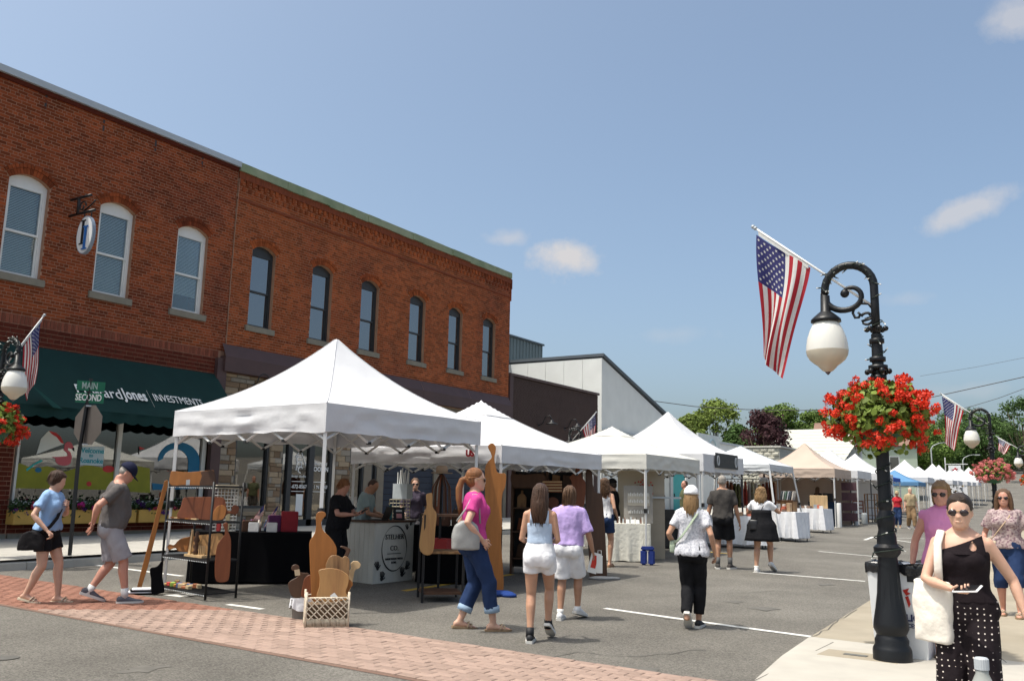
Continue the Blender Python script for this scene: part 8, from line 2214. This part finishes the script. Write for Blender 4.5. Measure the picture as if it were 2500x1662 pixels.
# ---- clothing stall under the splayed tent: tables, rail, mannequin
def gpt(px, py): return gnd(px, py)
tabs = [((1692, 1262), 1.5, .75, .80, 'white draped table behind the woman in pinafore dress', -8), ((1800, 1246), .95, .8, .84, 'white draped table beside the splayed tent leg', -30), ((1868, 1226), .95, .75, .82, 'white draped table nearest the tan tent', -25)]
TB = []
for k, (pp, w, d, h_, lab, yw) in enumerate(tabs):
    P_ = gnd(*pp); TB.append(draped_table(lab, tuple(P_), w, d, h_, m_drapeW, yaw=yw, floor=.10, fold=.05, seed=5+k))
cr_ = gnd(1745, 1240); cr_ = at_dist(1725, 1240, 29.5); cr_.z = G(cr_.x, cr_.y)
rl_ = thing('clothes_rail', 'clothes rail with brown and white patterned garments', 'clothes rail', tuple(cr_), math.atan2(cr_.y, cr_.x)-math.pi/2+rad(12))
for x in (-.95, .95): MB().tube([(x, 0, 0), (x, 0, 1.78)], .016, 6).build('upright', m_copingw, rl_)
MB().tube([(-.95, 0, 1.76), (.95, 0, 1.76)], .016, 6).build('rail', m_copingw, rl_)
gcols = [(.10, .03, .02), (.16, .06, .03), (.05, .05, .02), (.20, .04, .03), (.55, .52, .48), (.40, .30, .20), (.52, .42, .34), (.30, .24, .12)]
for k in range(16):
    x = -.85+k*.112; c_ = gcols[(k//2) % 8] if k < 8 else gcols[4+(k % 4)]
    tp = MB()
    rs = []
    for i in range(7):
        q = i/6; w = .10+.16*math.sin(min(1, q*1.6)*math.pi/2) if i < 4 else .24+.02*q
        z = 1.66-.75*q+.04*math.sin(k); rs.append([(x+.03*math.cos(t)+.02*math.sin(t*3+k), w*.9*math.sin(t), z) for t in [j*2*math.pi/12 for j in range(12)]])
    g_ = tp.rings(rs).build('garment', cloth('garment_%d' % (k % 12), c_, col2=tuple(min(.6, v*2.2) for v in c_), mixscale=16), rl_, True)
    sub(MB().tube([(x, -.20, 1.66), (x, 0, 1.71), (x, .20, 1.66)], .012, 5).tube([(x, 0, 1.71), (x, 0, 1.79)], .006, 5).build('hanger', m_maple), g_)
mq = at_dist(1762, 1160, 30.5); mq.z = G(mq.x, mq.y)
mn = thing('mannequin', 'headless mannequin in white top and olive skirt', 'mannequin', tuple(mq), math.atan2(mq.y, mq.x)-math.pi/2)
MB().rings([[p_ for p_ in ring(z, rx, ry, yc)] for z, rx, ry, yc in TORSO['f'][5:12]]).build('torso_top', m_whitec, mn, True)
for v in (mn.children[0],): v.location = (0, 0, .38)
MB().lathe([(.14, 1.52), (.16, 1.40), (.20, 1.15), (.24, .85)], 16).build('skirt', m_olive2, mn, True)
MB().tube([(0, 0, 0), (0, 0, .9)], .02, 6).lathe([(.16, 0), (.15, .02)], 14).build('stand', m_maple, mn)
MB().tube([(0, 0, 1.83), (0, 0, 2.02)], [.045, .02], 8).build('neck_cap', m_walnut, mn)
# goods on the white tables
r9 = random.Random(31)
for t_i, o_ in enumerate(TB):
    for k in range(9 if t_i else 6):
        P_ = on(o_, r9.uniform(-.38, .38), .12+.5*r9.random(), (.80, .84, .82)[t_i]+.006)
        c_ = r9.choice([(.30, .20, .12), (.55, .53, .50), (.16, .10, .07), (.40, .32, .2), (.25, .28, .30), (.42, .12, .07)])
        s_ = (r9.uniform(.06, .2), r9.uniform(.06, .16), r9.uniform(.05, .26))
        o = bevel(MB(rotz(r9.uniform(0, 3))).box((-s_[0]/2, -s_[1]/2, 0), (s_[0]/2, s_[1]/2, s_[2])).build('craft_box', M('ware_%d' % (int(c_[0]*100)), c_, .7, .15, 10), loc=tuple(P_)), .008, 1)
        tag(o, ORD[k]+(' small ware on the table behind the pinafore dress', ' small ware on the table by the splayed leg', ' small ware on the table next to the tan tent')[t_i], 'ware', ('wares on the first white table', 'wares on the second white table', 'wares on the third white table')[t_i])
P_ = on(TB[1], -.1, .45, .846)
bs = thing('book_stand', 'tiered crate of prints on the white table by the splayed leg', 'display', tuple(P_), TB[1].rotation_euler.z)
MB().box((-.25, 0, 0), (.25, .25, .30)).build('crate', m_rustic, bs)
MB().box((-.28, -.05, .30), (.28, .25, .34)).build('shelf', m_walnut, bs)
for k in range(6): MB(Matrix.Translation((-.2+.075*k, .05, .34)) @ Matrix.Rotation(rad(12), 4, 'Y')).box((0, 0, 0), (.03, .16, .26)).build('print', M('print_%d' % k, ((.12, .13, .14), (.5, .5, .48), (.10, .16, .12), (.40, .42, .45), (.06, .07, .09), (.5, .45, .4))[k], .6), bs)
# navy table, signs and wall cloths in the tan tent
P_ = gnd(1912, 1212)
nt_ = draped_table('navy draped table at the mouth of the tan tent', (P_.x-.35, P_.y+.4, G(P_.x, P_.y)), 1.15, .6, .98, cloth('navy_drape', (.012, .025, .05)), yaw=-14, floor=.02, fold=.01, seed=9)
P_ = on(nt_, .15, .3, .985); tag(bevel(MB(rotz(nt_.rotation_euler.z)).box((-.2, -.02, 0), (.2, .02, .34)).build('screen', m_rack, loc=tuple(P_)), .01, 1), 'black tablet screen standing on the navy table', 'screen')
P_ = on(nt_, -.2, .2, .985); tag(MB().ell((0, 0, .05), (.11, .08, .06), 10, 6).build('fruit_bowl', M('yellow_green', (.35, .33, .05), .6, .2, 20), loc=tuple(P_), smooth=True), 'yellow green bundle on the navy table', 'bundle')
for k, (px, lab) in enumerate(((1842, 'plum cloth strips hanging at the left in the tan tent'), (1955, 'plum cloth strips hanging at the street side in the tan tent'))):
    P_ = at_dist(px, 1110, (42.3, 40.4)[k]); o = thing('hanging_cloth', lab, 'hanging cloth', tuple(P_), math.atan2(P_.y, P_.x)-math.pi/2)
    for q in range(4): MB().box((-.30, 0, -.35-.42*q), (.30, .02, -.02-.42*q)).build('strip', cloth('plum_strip', (.10, .055, .065)), o)
wd = at_dist(1825, 1140, 39.5)
tag(bevel(MB(rotz(.4)).box((-.3, -.02, 0), (.3, .02, .45)).build('wooden_tray', m_maple, loc=tuple(on(TB[2], .1, .5, .83))), .01, 1), 'pale wooden tray propped on the table next to the tan tent', 'tray')
# wooden chairs and shelves by the white tents beyond
for k, (px, py, lab) in enumerate(((1985, 1205, 'brown wooden chair beside the white tent behind the tan one'), (2012, 1203, 'wooden slat shelf near the black lamp shaft'))):
    P_ = gnd(px, py); o = thing('wooden_chair' if k == 0 else 'slat_shelf', lab, 'chair' if k == 0 else 'shelf', tuple(P_), math.atan2(P_.y, P_.x)-math.pi/2+.3)
    for x, y in ((-.22, 0), (.22, 0), (.22, .4), (-.22, .4)): MB().box((x-.025, y-.025, 0), (x+.025, y+.025, (1.0 if y else .45) if k == 0 else 1.3)).build('leg', m_cherry if k == 0 else m_rustic, o)
    for z in ((.43,) if k == 0 else (.3, .65, 1.0, 1.28)): MB().box((-.24, -.03, z), (.24, .43, z+.03)).build('seat' if k == 0 else 'shelf', m_cherry if k == 0 else m_rustic, o)
    if k == 0:
        for z in (.62, .78, .94): MB().box((-.2, .385, z), (.2, .415, z+.06)).build('back_slat', m_cherry, o)
P_ = gnd(1992, 1208); tag(MB().lathe([(.12, 0), (.13, .05), (.13, .42), (.10, .5)], 14).build('grey_can', M('can_grey', (.28, .30, .31), .6), loc=tuple(P_), smooth=True), 'grey canister standing by the wooden chair', 'canister')
# grey hat rack far
P_ = gnd(2208, 1172); hr = thing('hat_rack', 'tall far rack crowded with pale hats', 'hat rack', tuple(P_), 0)
MB().tube([(0, 0, 0), (0, 0, 2.2)], .03, 6).build('pole', m_rack, hr)
for k in range(26):
    a = k*2.4; z = .35+1.8*k/26; MB().lathe([(.16, 0), (.10, .01), (.09, .10), (.02, .12)], 8, T=Matrix.Translation((.42*math.cos(a), .42*math.sin(a), z))).build('hat', (m_paper, m_khaki, m_smoke, m_maple)[k % 4], hr, True)

# ---- litter box next to the lamp
bl_, br_ = gnd(2012, 1508, RZ), gnd(2122, 1521, RZ)
P_ = bl_
ex_ = Vector((br_.x-bl_.x, br_.y-bl_.y, 0)); BW_ = ex_.length; ang = math.atan2(ex_.y, ex_.x)
lb_ = thing('litter_box', 'white cardboard litter box with black liner behind the lamp base', 'litter box', tuple(bl_), ang)
BH_ = at_dist(1995, 1296, math.hypot(bl_.x, bl_.y)).z-bl_.z
BW2 = .50; BDp = .46
m_card = M('card_white', (.70, .71, .72), .6, .04, 2)
smb = MB(); smb.rings([[(-.0+s0, 0+s0, z), (BW2-s0, s0, z), (BW2-s0, BDp-s0, z), (s0, BDp-s0, z)] for z, s0 in ((0, .02), (BH_, -.02))]); smb.build('carton', m_card, lb_)
ln = MB(); n = 64
rr0 = []
for q, (z, s0) in enumerate(((BH_-.09, -.030), (BH_-.02, -.034), (BH_+.012, -.03), (BH_+.012, .02), (BH_-.10, .05))):
    rgx = []
    for k in range(n):
        t = k/n*4; s = int(t); f = t-s; c = [(s0, s0), (BW2-s0, s0), (BW2-s0, BDp-s0), (s0, BDp-s0)]; a, b = c[s], c[(s+1) % 4]
        rgx.append((a[0]+(b[0]-a[0])*f, a[1]+(b[1]-a[1])*f+.004*math.sin(k*1.7), z+(.014*math.sin(k*.9)+.01*math.sin(k*2.3) if q != 2 else .01*math.sin(k*.6))))
    rr0.append(rgx)
ln.rings(rr0, False); ln.build('liner', M('liner_black', (.012, .012, .014), .25, .1, 8, .4, 20, spec=.5), lb_, True)
Tb = frame((BW2*.5, -.010, 0), (1, 0, 0), (0, 0, 1), (0, -1, 0))
m_navyink = M('ink_navy', (.02, .03, .10), .6); m_redink = M('ink_red', (.45, .03, .02), .6)
lettering('lettering', 'REPUBLIC', .085, m_navyink, Tb @ Matrix.Translation((0, .37, .004)), lb_, bold=.003)
lettering('lettering', 'SERVICES', .05, m_navyink, Tb @ Matrix.Translation((.05, .30, .004)), lb_, bold=.001)
MB(Tb @ Matrix.Translation((.075, .56, .004)) @ Matrix.Scale(.6, 4)).prism([(-.05, .10), (.05, .14), (.02, .08), (.07, .06), (.0, .02)], .002).prism([(-.02, 0), (.03, .02), (.06, -.10), (.03, -.16), (.0, -.05)], .002).build('emblem', m_redink, lb_)
MB(Tb).box((.09, .70, .0), (.17, .84, .01)).build('hand_slot', m_rack, lb_)

# ---- bottle on a stand table just below the picture edge
bp = at_depth(2266, 1600, 2.0)
bt_ = thing('water_bottle', 'clear plastic bottle with pale grey cap at the bottom edge', 'bottle', (bp.x, bp.y, .90))
m_plast = M('bottle_plastic', (.46, .47, .44), .2, .03, 6, spec=.5, transl=.4)
capz = at_depth(2266, 1516, 2.0).z-.90
MB().lathe([(.034, 0), (.038, .01), (.038, capz-.115), (.036, capz-.10), (.028, capz-.068), (.018, capz-.045), (.0135, capz-.035), (.0135, capz-.025)], 24).build('body', m_plast, bt_, True)
cpb = MB(); cpb.rings([[((.0148 if k % 2 else .0155)*math.cos(k*2*math.pi/40), (.0148 if k % 2 else .0155)*math.sin(k*2*math.pi/40), z) for k in range(40)] for z in (capz-.026, capz-.003)]+[[(.0125*math.cos(k*2*math.pi/40), .0125*math.sin(k*2*math.pi/40), capz) for k in range(40)]])
cpb.build('cap', M('cap_grey', (.42, .44, .46), .5, .04), bt_)
tbs = thing('bistro_table', 'tall small round table under the plastic bottle', 'table', (bp.x, bp.y, 0))
MB().lathe([(.28, .87), (.29, .88), (.29, .895), (.28, .90)], 24).build('top', m_copingw, tbs); MB().tube([(0, 0, .02), (0, 0, .87)], .03, 10).build('column', m_rack, tbs); MB().lathe([(.22, 0), (.20, .02), (.04, .04)], 20).build('base', m_rack, tbs)

# ================================================================== THINGS CARRIED
def wpt_p(w, p): return w['W'] @ Vector(p)
def arm_w(w, s): return w['W'] @ w['arms'][s][2]
# phone of the woman in black
hw = W20['W']; wr_ = W20['arms']['R'][2]; el_ = W20['arms']['R'][1]; dr = (wr_-el_).normalized()
pp_ = hw @ (wr_+dr*.125+Vector((0, .01, .035)))
ph_ = thing('phone', 'white cased phone held by the woman in black', 'phone', tuple(pp_), W20['o'].rotation_euler.z+rad(62))
T_ = Matrix.Rotation(rad(6), 4, 'X') @ Matrix.Rotation(rad(24), 4, 'Y')
bevel(MB(T_).box((-.040, -.078, -.006), (.040, .078, .006)).build('case', M('phone_white', (.72, .71, .72), .35), ph_), .005, 2)
MB(T_).box((-.035, -.068, .0055), (.035, .068, .0068)).build('screen', M('phone_screen', (.01, .01, .012), .1, 0), ph_)
# tote bag on her right shoulder
def bag(name, label, cat, W_, path, body, mat, strap_r=.012, flat=.35, round_=.02):
    o = thing(name, label, cat, tuple(W_ @ Vector(path[0])), 0)
    base = Vector(o.location)
    MB().tube([(W_ @ Vector(p))-base for p in path], strap_r, 8, flat=flat).build('strap', mat[1], o, True)
    return o, base
W_ = W20['W']; TTm = W20['TT']
sh = W20['arms']['R'][0]; el = W20['arms']['R'][1]; wr_ = W20['arms']['R'][2]
m_canvas = cloth('tote_canvas', (.68, .63, .56))
tb1, base = bag('tote_bag', 'natural canvas tote bag on the shoulder of the woman in black', 'tote bag', W_, [(.150, .135, 1.08), (.148, .135, 1.2), (.145, .115, 1.34), (.125, .02, 1.425), (.125, -.07, 1.36), (.15, -.10, 1.2), (.19, -.08, 1.06)], None, (m_canvas, m_canvas), .024, .3)
def soft_bag(o, base, W_, c, size, mat, rz=0, taper=.85, wr=.012, nm='body', vox=.014, sag=.0):
    mb = MB(); w, d, h = size; T_ = Matrix.Translation(c) @ rotz(rz); rs = []
    for i in range(7):
        q = i/6; s = taper+(1-taper)*q; dd = d*(.55+.45*math.sin(min(1, (1-q)*1.3+.15)*math.pi/2)) if i < 6 else d*.35
        rs.append([T_ @ p for p in ring(-h+h*q+sag*math.sin(q*math.pi), w/2*s, dd/2, 0, 24, 3.2)])
    mb.rings(rs); me = remesh(mb, vox, 2, wr, 9, 3.0)
    for v in me.vertices: v.co = (W_ @ v.co)-base
    return link_mesh(nm, me, mat, o)
soft_bag(tb1, base, W_, (.20, .06, 1.09), (.29, .12, .41), m_canvas, rz=rad(-32), taper=.92, wr=.012)
# grey handbag of the woman in magenta
W_ = W6['W']
m_leath = M('leather_grey', (.29, .29, .28), .45, .06, 9, .12, 60)
hb_, base = bag('handbag', 'pale grey leather handbag on the shoulder of the woman in magenta', 'handbag', W_, [(.195, .03, 1.10), (.185, .02, 1.25), (.165, -.01, 1.40), (.15, -.04, 1.40), (.17, -.12, 1.25), (.19, -.22, 1.12)], None, (m_leath, m_leath), .011, .6)
soft_bag(hb_, base, W_, (.20, -.12, 1.13), (.13, .30, .30), m_leath, rz=0, taper=1.2, wr=.006)
# black crossbody of the woman in blue
W_ = W1['W']
m_nyl = cloth('nylon_black', (.014, .012, .013))
cb1, base = bag('shoulder_bag', 'black nylon crossbody bag of the woman in powder blue', 'shoulder bag', W_, [(-.10, -.02, 1.425), (-.075, .09, 1.34), (-.02, .145, 1.22), (.08, .15, 1.08), (.18, .12, .97), (.24, .05, .90)], None, (m_nyl, m_nyl), .020, .3)
soft_bag(cb1, base, W_, (.25, -.06, .91), (.12, .34, .24), m_nyl, rz=0, taper=.7, wr=.010)
# sage crossbody of the woman with white cap
W_ = W13['W']; m_sg = cloth('sage_bag', (.30, .36, .27))
cb3, base = bag('belt_bag', 'small sage green crossbody bag of the woman in white cap', 'crossbody bag', W_, [(.11, -.02, 1.43), (.075, -.105, 1.36), (.0, -.145, 1.24), (-.10, -.150, 1.10), (-.20, -.08, 1.0)], None, (m_sg, m_sg), .018, .3)
soft_bag(cb3, base, W_, (-.235, .02, 1.04), (.09, .20, .15), m_sg, taper=.8, wr=.005)
# black purse of the woman in pinafore
W_ = W15['W']; cb4, base = bag('purse', 'small black leather purse hanging behind the pinafore dress', 'purse', W_, [(.10, -.03, 1.42), (.07, -.12, 1.33), (.0, -.16, 1.18), (-.10, -.18, 1.02)], None, (m_shoeblk, m_shoeblk), .008, .8)
soft_bag(cb4, base, W_, (-.13, -.20, 1.04), (.19, .07, .20), M('leather_black', (.02, .02, .022), .3, .05), wr=.003)
# cream purse of the floral woman
W_ = W21['W']; cb5, base = bag('purse', 'cream woven purse of the woman in floral blouse', 'purse', W_, [(-.10, .0, 1.43), (-.06, .13, 1.32), (.04, .17, 1.18), (.14, .15, 1.05), (.22, .10, .98)], None, (m_straptan, m_straptan), .008, .8)
soft_bag(cb5, base, W_, (.22, .13, 1.0), (.22, .09, .22), cloth('straw_cream', (.52, .44, .32)), wr=.004)
# papers in the hand of the person in lavender, phone of the stall keeper
W_ = W8['W']; wr_ = W8['arms']['R'][2]
P_ = W_ @ (wr_+Vector((.02, .02, -.10)))
pl2 = thing('leaflet', 'white and red leaflet held by the person in lavender', 'leaflet', tuple(P_), W8['o'].rotation_euler.z+.3)
MB(Matrix.Rotation(rad(14), 4, 'Y')).box((-.055, -.004, -.16), (.055, .0, .08)).build('sheet', m_paper, pl2); MB(Matrix.Rotation(rad(14), 4, 'Y')).box((-.03, -.007, -.10), (.03, -.004, .05)).build('red_print', m_redink, pl2)
P_ = W_ @ (wr_+Vector((.08, .04, -.16)))
bgp = thing('paper_bag', 'small white paper bag held by the person in lavender', 'paper bag', tuple(P_), W8['o'].rotation_euler.z+.2); MB().box((-.035, -.02, -.10), (.035, .02, .10)).build('body', m_paper, bgp); MB().tube([(-.02, 0, .10), (-.02, 0, .16), (.02, 0, .16), (.02, 0, .10)], .004, 5).build('handle', m_paper, bgp)
W_ = W3['W']; P_ = W_ @ Vector((.02, .45, 1.18))
p3 = thing('phone', 'dark phone in the hands of the stall keeper in black', 'phone', tuple(P_), W3['o'].rotation_euler.z); MB(Matrix.Rotation(rad(30), 4, 'X')).box((-.037, -.075, -.005), (.037, .075, .005)).build('case', m_rack, p3)
# white shopping bag in the hand of the floral woman's side

bpy.data.scenes.remove(TMP)
